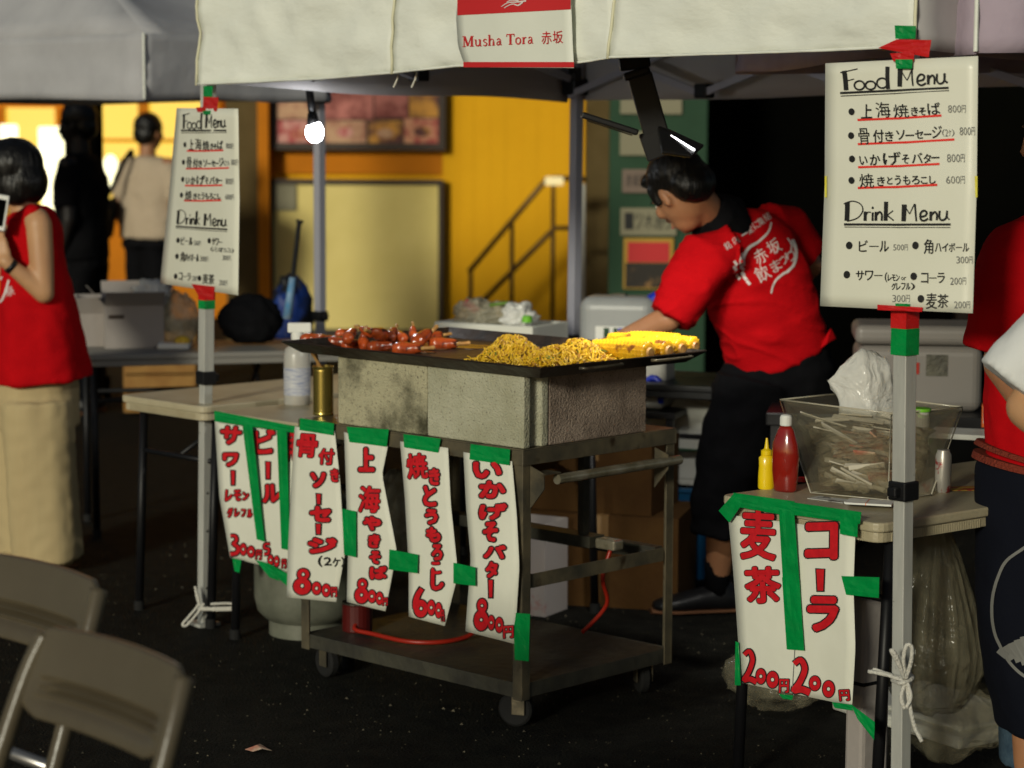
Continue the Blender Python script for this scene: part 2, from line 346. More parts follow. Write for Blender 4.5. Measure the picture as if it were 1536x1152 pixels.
# ---------------------------------------------------------------- flat sheets and writing
class Sheet:
    """a sheet lying on a real vertical plane (P0,n); rows give its left/right outline"""
    def __init__(s, rows, P0, n, bulge=None):
        s.rows = rows; s.P0 = V(P0); s.n = V(n).normalized(); s.b = bulge or (lambda u, v: 0)
    def edges(s, v):
        r = s.rows
        for i in range(len(r) - 1):
            if v <= r[i + 1][0] or i == len(r) - 2:
                t = (v - r[i][0]) / (r[i + 1][0] - r[i][0])
                a = [lerp(r[i][1][k], r[i + 1][1][k], t) for k in (0, 1)]; b = [lerp(r[i][2][k], r[i + 1][2][k], t) for k in (0, 1)]
                return a, b
    def px(s, u, v):
        a, b = s.edges(v); return lerp(a[0], b[0], u), lerp(a[1], b[1], u)
    def uv(s, x, y):
        u, v = .5, .5
        for _ in range(12):
            a, b = s.edges(min(max(v, 0), 1)); u = (x - a[0]) / (b[0] - a[0])
            y0, y1 = s.px(u, 0)[1], s.px(u, 1)[1]; cur = s.px(u, v)[1] if 0 <= v <= 1 else y0 + v * (y1 - y0)
            v += (y - cur) / (y1 - y0)
        return u, v
    def at(s, x, y, off=0):
        u, v = s.uv(x, y)
        return onplane(x, y, s.P0 + s.n * (s.b(min(max(u, 0), 1), min(max(v, 0), 1)) + off), s.n)
    def mesh(s, nu=8, nv=16, off=0, thick=.0006):
        m = Mb(); g = []
        for j in range(nv + 1):
            for i in range(nu + 1):
                u, v = i / nu, j / nv; x, y = s.px(u, v); g.append(onplane(x, y, s.P0 + s.n * (s.b(u, v) + off), s.n))
        k = len(g); g2 = [p - s.n * thick for p in g]; W = nu + 1
        fs = [(j * W + i, j * W + i + 1, (j + 1) * W + i + 1, (j + 1) * W + i) for j in range(nv) for i in range(nu)]
        fs += [tuple(k + q for q in f[::-1]) for f in fs[:nu * nv]]
        rim = [i for i in range(W)] + [j * W + nu for j in range(1, nv + 1)] + [nv * W + i for i in range(nu - 1, -1, -1)] + [j * W for j in range(nv - 1, 0, -1)]
        fs += [(rim[i], rim[(i + 1) % len(rim)], k + rim[(i + 1) % len(rim)], k + rim[i]) for i in range(len(rim))]
        return m.add(g + g2, fs)
_gc = {}
def glyph(ch, off=0):
    if (ch, off) in _gc: return _gc[(ch, off)]
    cu = bpy.data.curves.new('t', 'FONT'); cu.body = ch; cu.offset = off; cu.resolution_u = 2
    o = bpy.data.objects.new('t', cu); C.objects.link(o)
    me = bpy.data.meshes.new_from_object(o.evaluated_get(bpy.context.evaluated_depsgraph_get()))
    vs = [(v.co.x, v.co.y) for v in me.vertices]; fs = [tuple(p.vertices) for p in me.polygons]
    bpy.data.objects.remove(o); bpy.data.curves.remove(cu); bpy.data.meshes.remove(me)
    _gc[(ch, off)] = (vs, fs); return vs, fs
class Ink:
    """writing, laid on a surface given by at(x, y, lift)"""
    def __init__(s, at, lift=.0018): s.at = at; s.m = {}; s.l = lift; s.k = 0
    def lay(s, key, pts, fs, lift):
        m = s.m.setdefault(key, Mb()); s.k += 1
        q = [s.at(x, y, lift + (s.k % 24) * .00004) for x, y in pts]
        if any(p is None for p in q):
            ok = [f for f in fs if all(q[i] is not None for i in f)]; q = [p if p is not None else V((0, 0, 0)) for p in q]
            use = sorted({i for f in ok for i in f}); mp = {j: i for i, j in enumerate(use)}
            m.add([q[i] for i in use], [tuple(mp[i] for i in f) for f in ok]); return
        m.add(q, fs)
    def ch(s, c, x0, y0, x1, y1, key='black', bold=0, outline=0, rot=0, jit=0):
        b, _ = glyph(c, 0)
        if not b: return
        gx0, gx1 = min(p[0] for p in b), max(p[0] for p in b); gy0, gy1 = min(p[1] for p in b), max(p[1] for p in b)
        cx, cy = (gx0 + gx1) / 2, (gy0 + gy1) / 2; w, h = max(gx1 - gx0, 1e-3), max(gy1 - gy0, 1e-3)
        ca, sa = math.cos(R(rot)), math.sin(R(rot)); mx, my = (x0 + x1) / 2, (y0 + y1) / 2
        sx, sy = (x1 - x0) / w, (y1 - y0) / h
        a = random.uniform(-jit, jit); base = []
        for x, y in b:
            X, Y = (x - cx) * sx, -(y - cy) * sy; X += a * Y
            base.append((mx + X * ca + Y * sa, my - X * sa + Y * ca))
        fs = glyph(c, 0)[1]
        def put(r, n, key, lift):
            s.lay(key, base, fs, lift)
            for i in range(n):
                t = 2 * math.pi * i / n; dx, dy = r * math.cos(t), r * math.sin(t); s.lay(key, [(x + dx, y + dy) for x, y in base], fs, lift)
        if outline: put(bold + outline, 12, 'black', s.l); put(bold, 8, key, s.l + .0012)
        elif bold > .3: put(bold, 5, key, s.l)
        else: s.lay(key, base, fs, s.l)
    def bubble(s, c, x0, y0, x1, y1):
        """fat hand-drawn digit: black rim, red body, small white eye"""
        w, h = x1 - x0, y1 - y0; mx = (x0 + x1) / 2; B = s.l; RD = s.l + .0012; o = 1.9 if h > 30 else 1.5
        def ell(cx, cy, rx, ry, key, l):
            n = 18; s.lay(key, [(cx + rx * math.cos(2 * math.pi * i / n), cy + ry * math.sin(2 * math.pi * i / n)) for i in range(n)], [tuple(range(n))], l)
        def eye(cx, cy, r): ell(cx, cy, r + o * .75, r * 1.15 + o * .75, 'black', s.l + .0021); ell(cx, cy, r, r * 1.15, 'paper', s.l + .0031)
        if c == '0': parts = [(mx, (y0 + y1) / 2, w / 2, h / 2)]; eyes = [(mx, (y0 + y1) / 2, w * .10 + .5)]
        elif c == '8': parts = [(mx + w * .06, y0 + h * .22, w * .34, h * .22), (mx, y0 + h * .68, w * .5, h * .32)]; eyes = [(mx + w * .06, y0 + h * .22, w * .07), (mx, y0 + h * .66, w * .08)]
        elif c == '6': parts = [(mx + w * .04, y0 + h * .70, w * .46, h * .30)]; eyes = [(mx + w * .06, y0 + h * .70, w * .08)]
        for key, e, l in (('black', o, B), ('red', 0, RD)):
            for p in parts: ell(p[0], p[1], p[2] + e, p[3] + e, key, l)
            if c == '6': s.stroke([(x0 + w * .62, y0 + h * .03 - e), (x0 + w * .36, y0 + h * .22), (x0 + w * .22, y0 + h * .45), (x0 + w * .24, y0 + h * .7)], (w * .30 + 2 * e, w * .42 + 2 * e), key, l, True)
        for p in eyes: eye(*p)
    def fat(s, pts, wd):
        for key, e, l in (('black', 1.9, s.l), ('red', 0, s.l + .0012)): s.stroke(pts, (wd[0] + 2 * e, wd[1] + 2 * e), key, l, True)
    def vbar(s, c_, x0, y0, x1, y1, **k):     # the long-vowel stroke of vertical writing
        for key, e, l in (('black', 1.9, 0), (k.get('key', 'red'), 0, .0012)):
            s.lay(key, [(x0 - e + .12 * (x1 - x0), y0 - e), (x1 + e, y0 - e * .5), (x1 + e - .1 * (x1 - x0), y1 + e), (x0 - e + .25 * (x1 - x0), y1 + e)], [(0, 1, 2, 3)], s.l + l)
    def row(s, txt, boxes_x, y0, y1, **k):
        x0, x1 = boxes_x; n = len(txt); st = (x1 - x0) / n
        for i, c in enumerate(txt):
            if c == ' ': continue
            yy0, yy1 = (y0, y1) if c not in 'ー-' else ((y0 + y1) / 2 - 1.2, (y0 + y1) / 2 + 1.2)
            s.ch(c, x0 + i * st, yy0, x0 + (i + .88) * st, yy1, **k)
    def stroke(s, pts, wd, key='black', lift=None, smooth=False):
        if smooth and len(pts) > 2:
            out = []
            P = [pts[0]] + list(pts) + [pts[-1]]
            for i in range(1, len(P) - 2):
                for t in range(5):
                    t /= 5; a, b, c, d = P[i - 1:i + 3]
                    out.append(tuple(.5 * (2 * b[k] + (c[k] - a[k]) * t + (2 * a[k] - 5 * b[k] + 4 * c[k] - d[k]) * t * t + (3 * b[k] - a[k] - 3 * c[k] + d[k]) * t ** 3) for k in (0, 1)))
            pts = out + [pts[-1]]
        n = len(pts); ws = wd if isinstance(wd, (list, tuple)) else None
        vs = []
        for i, (x, y) in enumerate(pts):
            a, b = pts[max(i - 1, 0)], pts[min(i + 1, n - 1)]; dx, dy = b[0] - a[0], b[1] - a[1]; l = math.hypot(dx, dy) or 1
            wv = (lerp(ws[0], ws[1], i / (n - 1)) if ws else wd) / 2
            vs += [(x - dy / l * wv, y + dx / l * wv), (x + dy / l * wv, y - dx / l * wv)]
        s.lay(key, vs, [(2 * i, 2 * i + 1, 2 * i + 3, 2 * i + 2) for i in range(n - 1)], s.l if lift is None else lift)
    def disc(s, x, y, r, key='black', ry=None):
        ry = ry or r * 1.15; n = 14
        s.lay(key, [(x + r * math.cos(2 * math.pi * i / n), y + ry * math.sin(2 * math.pi * i / n)) for i in range(n)], [tuple(range(n))], s.l)
    def build(s, parent, name='lettering'):
        mm = dict(black=M['ink_black'], red=M['ink_red'], grey=M['ink_grey'], rule=M['ink_rule'], white=M['print'], bred=M['banner_red'], paper=M['paper'])
        tot = Mb(); ms = []
        for i, (k, m) in enumerate(s.m.items()):
            b = len(tot.v); tot.v += m.v; tot.f += [tuple(q + b for q in f) for f in m.f]; tot.mi += [i] * len(m.f); ms.append(mm[k])
        me = bpy.data.meshes.new(name); inv = rootmat(parent).inverted()
        me.from_pydata([tuple(inv @ p) for p in tot.v], [], tot.f)
        for q in ms: me.materials.append(q)
        me.polygons.foreach_set('material_index', tot.mi)
        o = bpy.data.objects.new(name, me); C.objects.link(o); o.parent = parent; return o
def px_quad_mesh(quads, P0, n, off, thick=.0005, wob=.002):
    m = Mb()
    for k, q in enumerate(quads):
        rows = [(0, q[0], q[1]), (1, q[3], q[2])]
        sh = Sheet(rows, P0, n, lambda u, v: wob * noise.noise(V((u * 3 + k, v * 3, k * 2.1))))
        g = sh.mesh(5, 5, off + k * .0005, thick); m.add(g.v, g.f)
    return m
def tapes(quads, P0, n, off, parent, m='tape_green', name='tape'):
    for k, q in enumerate(quads):
        g = px_quad_mesh([q], P0, n, off + k * .0004); obj(name, g, M[m], parent, world=True, smooth=False)
# ================================================================ THE SETTING
def struct(name, mb, m, **k): return obj(name, mb, m, kind='structure', **k)
g = Mb()
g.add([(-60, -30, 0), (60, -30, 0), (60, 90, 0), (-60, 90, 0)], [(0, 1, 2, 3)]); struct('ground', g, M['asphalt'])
g = Mb()          # loose grit on the asphalt
for i in range(2600):
    Y = random.uniform(3.2, 8.5); x = random.uniform(-.26, .26) * Y; r = random.uniform(.0012, .0035) if random.random() < .93 else random.uniform(.004, .0065)
    b = V((x, Y, .001)); a = random.random() * 6
    pts = [b + V((math.cos(a + k * 2.1) * r, math.sin(a + k * 2.1) * r * .8, 0)) for k in range(3)] + [b + V((0, 0, r * .9))]
    g.add(pts, [(0, 1, 3), (1, 2, 3), (2, 0, 3), (0, 2, 1)])
tag(obj('grit', g, mat('grit', (.13, .115, .08), .8, col2=(.045, .04, .03), nscale=3)), 'pale grit scattered over the dark asphalt', 'grit', kind='stuff')
WY = 16.5
def wx(px, Y=WY): return atY(px, 193, Y).x
def wz(py, Y=WY): return atY(768, py, Y).z
# --- shop front with the yellow cladding
shop = thing('shop_building', 'yellow clad shop front behind the stalls with an orange side wall', 'building', (0, WY, 0))
g = Mb(); g.bb(wx(408.2), wx(878), WY, WY + .3, 0, 7); obj('wall', g, M['wall_yellow'], shop, world=True)
x0, x1 = wx(664), wx(877); n = 9
for i in range(n):
    g = Mb(); a, b = lerp(x0, x1, i / n), lerp(x0, x1, (i + 1) / n); g.bb(a + .0006, b - .0006, WY - .03 - .003 * (i % 2), WY - .002, 0.02, 3.2)
    obj('cladding_panel', g, M['wall_yellow'], shop, world=True)
g = Mb(); g.bb(wx(392), wx(408), WY - .25, WY + .3, 0, 7); obj('pillar', g, M['wall_orange'], shop, world=True)
g = Mb(); g.bb(wx(342), wx(391.9), WY - .15, WY + .3, 0, 7); obj('pillar', g, M['pillar_brown'], shop, world=True)
g = Mb(); g.bb(wx(878), wx(918), WY - .3, WY + .3, 0, 7); obj('pillar', g, M['pillar_brown'], shop, world=True)
g = Mb(); g.bb(wx(395), wx(664), WY - .12, WY - .002, wz(497) - .25, wz(497)); obj('plinth', g, M['frame_dark'], shop, world=True)
g = Mb(); g.bb(wx(395), wx(664), WY - .03, WY - .002, 1.22, 1.36); obj('band', g, M['wall_orange'], shop, world=True)
# left of the pillars: recess with the orange wall and lit windows
YW2 = 18.5
g = Mb(); g.bb(wx(-420, YW2), wx(420, YW2), YW2, YW2 + .3, 0, 7); obj('side_wall', g, M['wall_orange'], shop, world=True)
for a, b, t, bt, hot in ((-260, -130, 165, 345, 0), (-110, -10, 165, 345, 0), (8, 90, 165, 345, 0), (150, 214, 150, 330, 0), (222, 330, 150, 330, 0)):
    g = Mb(); g.bb(wx(a, YW2), wx(b, YW2), YW2 - .06, YW2 - .02, wz(bt, YW2), wz(t, YW2)); wd_ = obj('window', g, M['window_glow'], shop, world=True)
    g = Mb()
    for q in (a, b): g.bb(wx(q, YW2) - .02, wx(q, YW2) + .02, YW2 - .10, YW2 - .061, wz(bt, YW2), wz(t, YW2))
    g.bb(wx(a, YW2), wx(b, YW2), YW2 - .10, YW2 - .061, wz(lerp(t, bt, .35), YW2) - .012, wz(lerp(t, bt, .35), YW2) + .012)
    obj('window_frame', g, M['wall_orange'], wd_, world=True)
for k, (a, b, t, bt) in enumerate(((-2, 26, 190, 236), (56, 97, 193, 262), (60, 92, 262, 338))):
    g = Mb(); g.bb(wx(a, 18), wx(b, 18), 18, 18.05, wz(bt, 18), wz(t, 18))
    lab = ['glowing white sign at the far left edge behind the woman', 'glowing white sign beside the dark figure, upper of two', 'glowing cream sign beside the dark figure, lower of two'][k]
    s_ = thing('lit_sign', lab, 'lit sign', (wx(a, 18), 18, 0)); obj('sign_panel', g, M['window_hot'], s_, world=True, bevel=.02)  # blown-out white of the lit windows, set as glowing panels
    g = Mb(); g.bb(wx((a + b) / 2, 18) - .02, wx((a + b) / 2, 18) + .02, 18.051, 18.09, 0, wz(bt, 18)); obj('post', g, M['frame_dark'], s_, world=True)
t = thing('wall_lamp', 'round glowing wall lamp between the dark figure and the man in the pale shirt', 'lamp', atY(166, 262, 18.3))
g = Mb(); g.ell(atY(166, 258, 18.1), (.07, .07, .14)); obj('globe', g, M['window_hot'], t, world=True, smooth=True)
g = Mb(); g.tube([atY(166, 258, 18.2), atY(166, 258, 18.48)], .02); obj('bracket', g, M['frame_dark'], t, world=True)
# --- framed cream board and framed food poster
def framed(name, label, cat, x0, y0, x1, y1, m, fr, dep=.06, Y=WY - .13):
    t = thing(name, label, cat, (wx((x0 + x1) / 2, Y), Y, wz(y1, Y)))
    X0, X1, Z0, Z1 = wx(x0, Y), wx(x1, Y), wz(y1, Y), wz(y0, Y)
    g = Mb(); g.bb(X0 + fr, X1 - fr, Y + .01, Y + .04, Z0 + fr, Z1 - fr); p = obj('panel', g, m, t, world=True)
    g = Mb(); g.bb(X0, X0 + fr, Y - .02, Y + .05, Z0, Z1); g.bb(X1 - fr, X1, Y - .02, Y + .05, Z0, Z1)
    g.bb(X0 + fr, X1 - fr, Y - .02, Y + .05, Z1 - fr, Z1); g.bb(X0 + fr, X1 - fr, Y - .02, Y + .05, Z0, Z0 + fr)
    obj('frame', g, M['frame_dark'], t, world=True); return t, X0, X1, Z0, Z1, p
t, *_ = framed('notice_board', 'large blank cream board in a dark frame on the yellow wall', 'board', 402, 270, 665, 502, M['board_cream'], .035)
g = Mb(); g.bb(wx(414), wx(446), WY - .142, WY - .125, wz(316), wz(278)); obj('paper_note', g, M['sign_cream'], t, world=True)
t, X0, X1, Z0, Z1, p = framed('food_poster', 'dark framed poster of dishes above the cream board', 'poster', 404, 128, 668, 226, M['frame_dark'], .05)
fm = [mat('poster_%s' % n, a, .5, col2=b, nscale=s, nlo=.42, nhi=.58, detail=3) for n, a, b, s in (('beef', (.35, .03, .03), (.65, .30, .16), 9), ('cream', (.55, .32, .18), (.36, .14, .08), 6), ('meat', (.22, .04, .03), (.50, .16, .13), 7), ('amber', (.62, .28, .03), (.10, .02, .015), 5), ('rose', (.42, .05, .05), (.62, .30, .25), 14))]
WYp = WY - .13
for k, (a, b, c, d) in enumerate(((416, 182, 482, 224), (486, 182, 549, 218), (553, 182, 603, 220), (606, 178, 660, 218), (416, 130, 482, 180), (484, 130, 560, 180), (562, 130, 612, 178), (614, 130, 660, 176))):
    g = Mb(); g.bb(wx(a, WYp), wx(c, WYp), WYp - .0, WYp + .008, wz(d, WYp), wz(b, WYp))
    obj('picture', g, fm[[4, 1, 3, 0, 1, 2, 2, 3][k]], p, world=True)
    g = Mb(); g.lathe([(.001, 0), (.055, 0), (.06, .004), (.001, .004)], 20, Matrix.Translation((wx((a + c) / 2, WYp), WYp - .001, wz((b + d) / 2, WYp))) @ Matrix.Rotation(R(90), 4, 'X'), sq=.6)
    if k < 4: obj('picture', g, fm[[0, 4, 1, 3][k]], p, world=True)
# --- stair handrail
YR = 15.6
t = thing('handrail', 'bronze stair handrail rising to a post before the yellow wall', 'handrail', (wx(705, YR), YR, 0))
A = lambda x, y: atY(x, y, YR)
for a, b in ((A(830, 266), (A(830, 266).x, YR, 0)), (A(706, 405), (A(706, 405).x, YR, 0)), (A(768, 335), (A(768, 335).x, YR, 0))):
    g = Mb(); g.tube([a, b], .016); obj('post', g, M['rail'], t, world=True, smooth=True)
for pts in ([A(703, 408), A(820, 269), A(835, 267), A(880, 269)], [A(706, 470), A(832, 342), A(880, 342)]):
    g = Mb(); g.tube(pts, .019); obj('rail', g, M['rail'], t, world=True, smooth=True)
g = Mb(); g.bb(A(819, 0).x, A(847, 0).x, YR - .05, YR - .02, A(0, 274).z, A(0, 261).z); obj('end_plate', g, emat('lit_plate', (1, .8, .35), .9), t, world=True, bevel=.01)  # bright rail end: the light falling on it is put in as glow
t = thing('white_post', 'pale slim post between yellow wall and green partition', 'post', (wx(873, 15), 15, 0))
g = Mb(); g.bb(wx(867, 15), wx(879, 15), 15, 15.08, 0, wz(275, 15)); obj('shaft', g, M['styro'], t, world=True, bevel=.01)
g = Mb(); g.bb(wx(862, 15), wx(884, 15), 14.96, 15.12, 0, .04); obj('foot', g, M['steel_dark'], t, world=True)
# --- green partition with its signs
YG = 12.0
t = thing('green_partition', 'green partition wall with notices posted on it', 'partition', (wx(985, YG), YG, 0))
g = Mb(); g.bb(wx(915, YG), wx(1062, YG), YG, YG + .12, 0, 3.2); obj('panel', g, M['green_wall'], t, world=True, bevel=.01)
G_at = lambda off0: (lambda x, y, o: onplane(x, y, V((0, YG - off0 - o, 0)), V((0, -1, 0))))
def notice(lab, x0, y0, x1, y1, m, txt, key='black', ty0=0, ty1=0):
    s_ = thing('wall_notice', lab, 'notice', (wx(x0, YG), YG - .02, wz(y1, YG)))
    g = Mb(); g.bb(wx(x0, YG), wx(x1, YG), YG - .022, YG - .003, wz(y1, YG), wz(y0, YG)); obj('notice_panel', g, m, s_, world=True)
    if txt:
        k = Ink(G_at(.022), .002); k.row(txt, (x0 + 5, x1 - 5), ty0 or y0 + 8, ty1 or y1 - 8, key=key, bold=.02); k.build(s_)
    return s_
notice('beige notice at the top of the green partition', 930, 140, 1022, 170, M['sign_cream'], '')
notice('beige oval topped notice second from the top of the green partition', 930, 196, 985, 232, M['sign_cream'], '')
notice('short pinkish notice with heavy dark characters on the green partition', 934, 253, 985, 288, mat('notice_pink', (.20, .15, .12), .7), '赤坂飲食')
notice('wide beige notice with small dark characters on the green partition', 932, 311, 1016, 352, M['sign_cream'], '一ツ木通り')
s_ = notice('red and yellow poster with a dark picture at the bottom of the green partition', 937, 356, 1012, 432, mat('poster_yellow', (.45, .26, .03), .6), '')
g = Mb(); g.bb(wx(943, YG), wx(1006, YG), YG - .026, YG - .0225, wz(392, YG), wz(362, YG)); obj('headline', g, M['banner_red'], s_, world=True)
g = Mb(); g.bb(wx(940, YG), wx(1009, YG), YG - .026, YG - .0225, wz(430, YG), wz(393, YG)); obj('picture', g, mat('poster_dark', (.02, .015, .01), .5, col2=(.25, .13, .04), nscale=12, nlo=.55, nhi=.7), s_, world=True)
t = thing('dark_pillar', 'black pillar behind the passer-by in black at the left', 'pillar', (wx(125, 12.9), 12.9, 0))
g = Mb(); g.bb(wx(101, 12.9), wx(150, 12.9), 12.8, 13.0, 0, 3.2); obj('shaft', g, M['dark'], t, world=True, bevel=.01)
g = Mb(); g.bb(wx(97, 12.9), wx(154, 12.9), 12.77, 13.03, 0, .12); obj('base', g, M['dark'], t, world=True)
# --- dark buildings
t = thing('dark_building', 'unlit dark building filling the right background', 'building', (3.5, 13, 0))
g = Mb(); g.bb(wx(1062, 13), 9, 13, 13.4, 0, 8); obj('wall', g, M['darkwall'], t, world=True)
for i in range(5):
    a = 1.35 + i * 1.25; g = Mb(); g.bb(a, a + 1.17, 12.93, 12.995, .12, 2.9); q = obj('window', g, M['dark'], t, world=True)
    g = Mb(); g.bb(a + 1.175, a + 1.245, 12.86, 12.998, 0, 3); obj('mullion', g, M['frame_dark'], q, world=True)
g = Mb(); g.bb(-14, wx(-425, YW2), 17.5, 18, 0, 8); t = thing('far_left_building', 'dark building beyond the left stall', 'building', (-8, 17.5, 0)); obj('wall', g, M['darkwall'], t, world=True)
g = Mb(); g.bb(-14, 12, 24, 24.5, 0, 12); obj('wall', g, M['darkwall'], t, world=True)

# ================================================================ TENTS
TLc, TRc = V((-.962, 6.98, 0)), V((.855, 4.83, 0))          # front legs of the main tent
TD = (TRc - TLc).normalized(); TN = V((TD.y, -TD.x, 0)); TN = TN if TN.y < 0 else -TN
TB = -TN; BACK = 1.62
tent = thing('canopy_tent', 'main white canopy tent over the food stall', 'tent', TLc)
def wrinkle(a, seed=0, f=7):
    return lambda u, v: a * noise.noise(V((u * f + v * 2.2, v * 2.6 - u * 1.5, seed))) + a * .5 * noise.noise(V((u * f * 2.3 - v * 3, v * 5, seed + 5)))
P0 = TLc + TN * .03
bot = [(302, 128), (400, 124), (480, 120), (595, 111), (690, 101), (770, 99), (860, 97), (925, 88), (1080, 83), (1235, 78), (1376, 71)]
def botz(px):
    for a, b in zip(bot, bot[1:]):
        if a[0] <= px <= b[0]: return lerp(a[1], b[1], (px - a[0]) / (b[0] - a[0]))
def panel_between(x0, x1, seed):
    g = Mb(); nu, nv = 36, 14; f = wrinkle(.015, seed, 5); W = nu + 1
    for j in range(nv + 1):
        for i in range(nu + 1):
            px = lerp(x0, x1, i / nu); b0 = onplane(px, botz(px), P0, TN); z = lerp(b0.z, 1.99 + .01 * math.sin(i * .4), j / nv)
            g.v.append(V((b0.x, b0.y, z)) + TN * (f(i / nu + seed, 1 - j / nv) + .012 * (1 - j / nv)))
    g.f = [(j * W + i, j * W + i + 1, (j + 1) * W + i + 1, (j + 1) * W + i) for j in range(nv) for i in range(nu)]; g.mi = [0] * len(g.f)
    return g
for k, (a, b) in enumerate(((302, 595), (595, 922), (922, 1376))):
    o = obj('valance', panel_between(a, b, k * 3.3), M['canopy'], tent, world=True, smooth=True)
    so_ = o.modifiers.new('th', 'SOLIDIFY'); so_.thickness = .0015; so_.offset = -1
    g = Mb(); pts = []
    for px in (a, b) if k == 2 else (a,):
        b0 = onplane(px, botz(px) + .5, P0, TN); f = wrinkle(.015, k * 3.3, 5)
        g.tube([V((b0.x, b0.y, lerp(b0.z, 1.99, j / 8))) + TN * (f((0 if px == a else 1) + k * 3.3, 1 - j / 8) + .012 * (1 - j / 8) + .003) for j in range(9)], .004, 6)
    obj('seam', g, mat('seam_cream', (.66, .64, .46), .7), tent, world=True, smooth=True)
g = Mb(); pts = []
for i in range(120):
    px = lerp(302, 1376, i / 119); k = 0 if px < 595 else 1 if px < 922 else 2; r = ((302, 595), (595, 922), (922, 1376))[k]
    b0 = onplane(px, botz(px) - 2, P0, TN); pts.append(b0 + TN * (wrinkle(.015, k * 3.3, 5)((px - r[0]) / (r[1] - r[0]) + k * 3.3, 1) + .0135))
g.tube(pts, .0035, 5); obj('hem', g, M['canopy'], tent, world=True, smooth=True)
TLv = onplane(303, 128, P0, TN); TLv.z = 0; TRv = onplane(1373, 71, P0, TN); TRv.z = 0
BL = V((.222, 8.3, 0)); BR = TRc + (BL - TLc)
def side_valance(name, a, b, za, zb, m, parent, seed, top=1.99, n=TN):
    g = Mb(); nu, nv = 24, 8; W = nu + 1; d = (b - a); nn = V((d.y, -d.x, 0)).normalized()
    for j in range(nv + 1):
        for i in range(nu + 1):
            u, v = i / nu, j / nv; p = a + d * u
            g.v.append(V((p.x, p.y, lerp(lerp(za, zb, u) + .006 * math.sin(u * 9 + seed), top, v))) + nn * (.016 * noise.noise(V((u * 4 + v, v * 5 - u * 2, seed))) * (1.2 - v)))
    g.f = [(j * W + i, j * W + i + 1, (j + 1) * W + i + 1, (j + 1) * W + i) for j in range(nv) for i in range(nu)]; g.mi = [0] * len(g.f)
    o = obj(name, g, m, parent, world=True, smooth=True); s = o.modifiers.new('th', 'SOLIDIFY'); s.thickness = .0015; return o
e = .035
side_valance('valance', TLv + TD * .004, BL - TD * .04, 1.675, 1.648, M['canopy_in'], tent, 1)
side_valance('valance', BL + TB * e, BR + TB * e, 1.648, 1.69, M['canopy_in'], tent, 2)
side_valance('valance', TRv + TD * .0, BR + TD * .05, 1.72, 1.69, M['canopy_in'], tent, 3)
def roof(parent, cs, z0, zp, m):
    c = sum(cs, V((0, 0, 0))) / len(cs); pk = V((c.x, c.y, zp)); g = Mb()
    for i in range(len(cs)):
        a, b = cs[i], cs[(i + 1) % len(cs)]; n = 8; base = len(g.v)
        for j in range(n + 1):
            t = j / n
            for k in range(n + 1):
                p = lerp(lerp(a, b, k / n), V((pk.x, pk.y, 0)), t); sag = -.07 * math.sin(math.pi * t) * math.sin(math.pi * k / n)
                g.v.append(V((p.x, p.y, lerp(z0, zp, t) + sag)))
        for j in range(n):
            for k in range(n): g.f.append((base + j * (n + 1) + k, base + j * (n + 1) + k + 1, base + (j + 1) * (n + 1) + k + 1, base + (j + 1) * (n + 1) + k)); g.mi.append(0)
    o = obj('roof', g, m, parent, world=True, smooth=True); s = o.modifiers.new('th', 'SOLIDIFY'); s.thickness = .0015; return o
roof(tent, [TLv, TRv, BR + TD * .05, BL + TB * .03], 1.99, 2.75, M['canopy'])
def leg(parent, base, top, w_=.036, m='alu', clamp=.78, foot=True, ang=None):
    base, top = V(base), V(top); d = (top - base).normalized(); a = math.atan2(TD.y, TD.x) if ang is None else ang
    rot = d.to_track_quat('Z', 'Y').to_matrix() @ Matrix.Rotation(a, 3, 'Z')
    mid = lerp(base, top, clamp / (top - base).length)
    g = Mb(); L = (mid - base).length; g.box((base + mid) / 2, (w_ * .86, w_ * .86, L), rot)
    l = obj('leg', g, M[m], parent, world=True, bevel=.002)
    g = Mb(); L2 = (top - mid).length; g.box((top + mid) / 2, (w_, w_, L2), rot); u_ = obj('upper_tube', g, M[m], l, world=True, bevel=.002)
    g = Mb(); g.box(mid, (w_ * 1.35, w_ * 1.35, .042), rot); g.box(mid + rot @ V((w_ * .85, 0, 0)), (w_ * .6, w_ * .7, .022), rot); obj('clamp', g, M['black_plastic'], l, world=True, bevel=.004)
    if foot:
        g = Mb(); g.box(base + V((0, 0, .006)), (.075, .075, .01), rot); obj('foot_plate', g, M['alu'], l, world=True)
    g = Mb()
    for zz in (.12, .3, .42): g.tube([base + d * zz + rot @ V((0, -w_ * .434, 0)), base + d * zz + rot @ V((0, -w_ * .445, 0))], .004, 8)
    obj('pin_hole', g, M['black_plastic'], l, world=True)
    return l
lt = atY(315, 130, 6.98); leg(tent, TLc, V((lt.x, 6.98, 1.95)))
rt = atY(1358, 470, 4.83); rb = atY(1351, 1150, 4.83); s = (rt - rb) / (rt.z - rb.z)
leg(tent, rb - s * rb.z, rb + s * (1.95 - rb.z), .036)
leg(tent, BL, V((BL.x + .01, BL.y, 1.95)), .036, 'steel_white')
leg(tent, BR, V((BR.x, BR.y, 1.95)), .036)
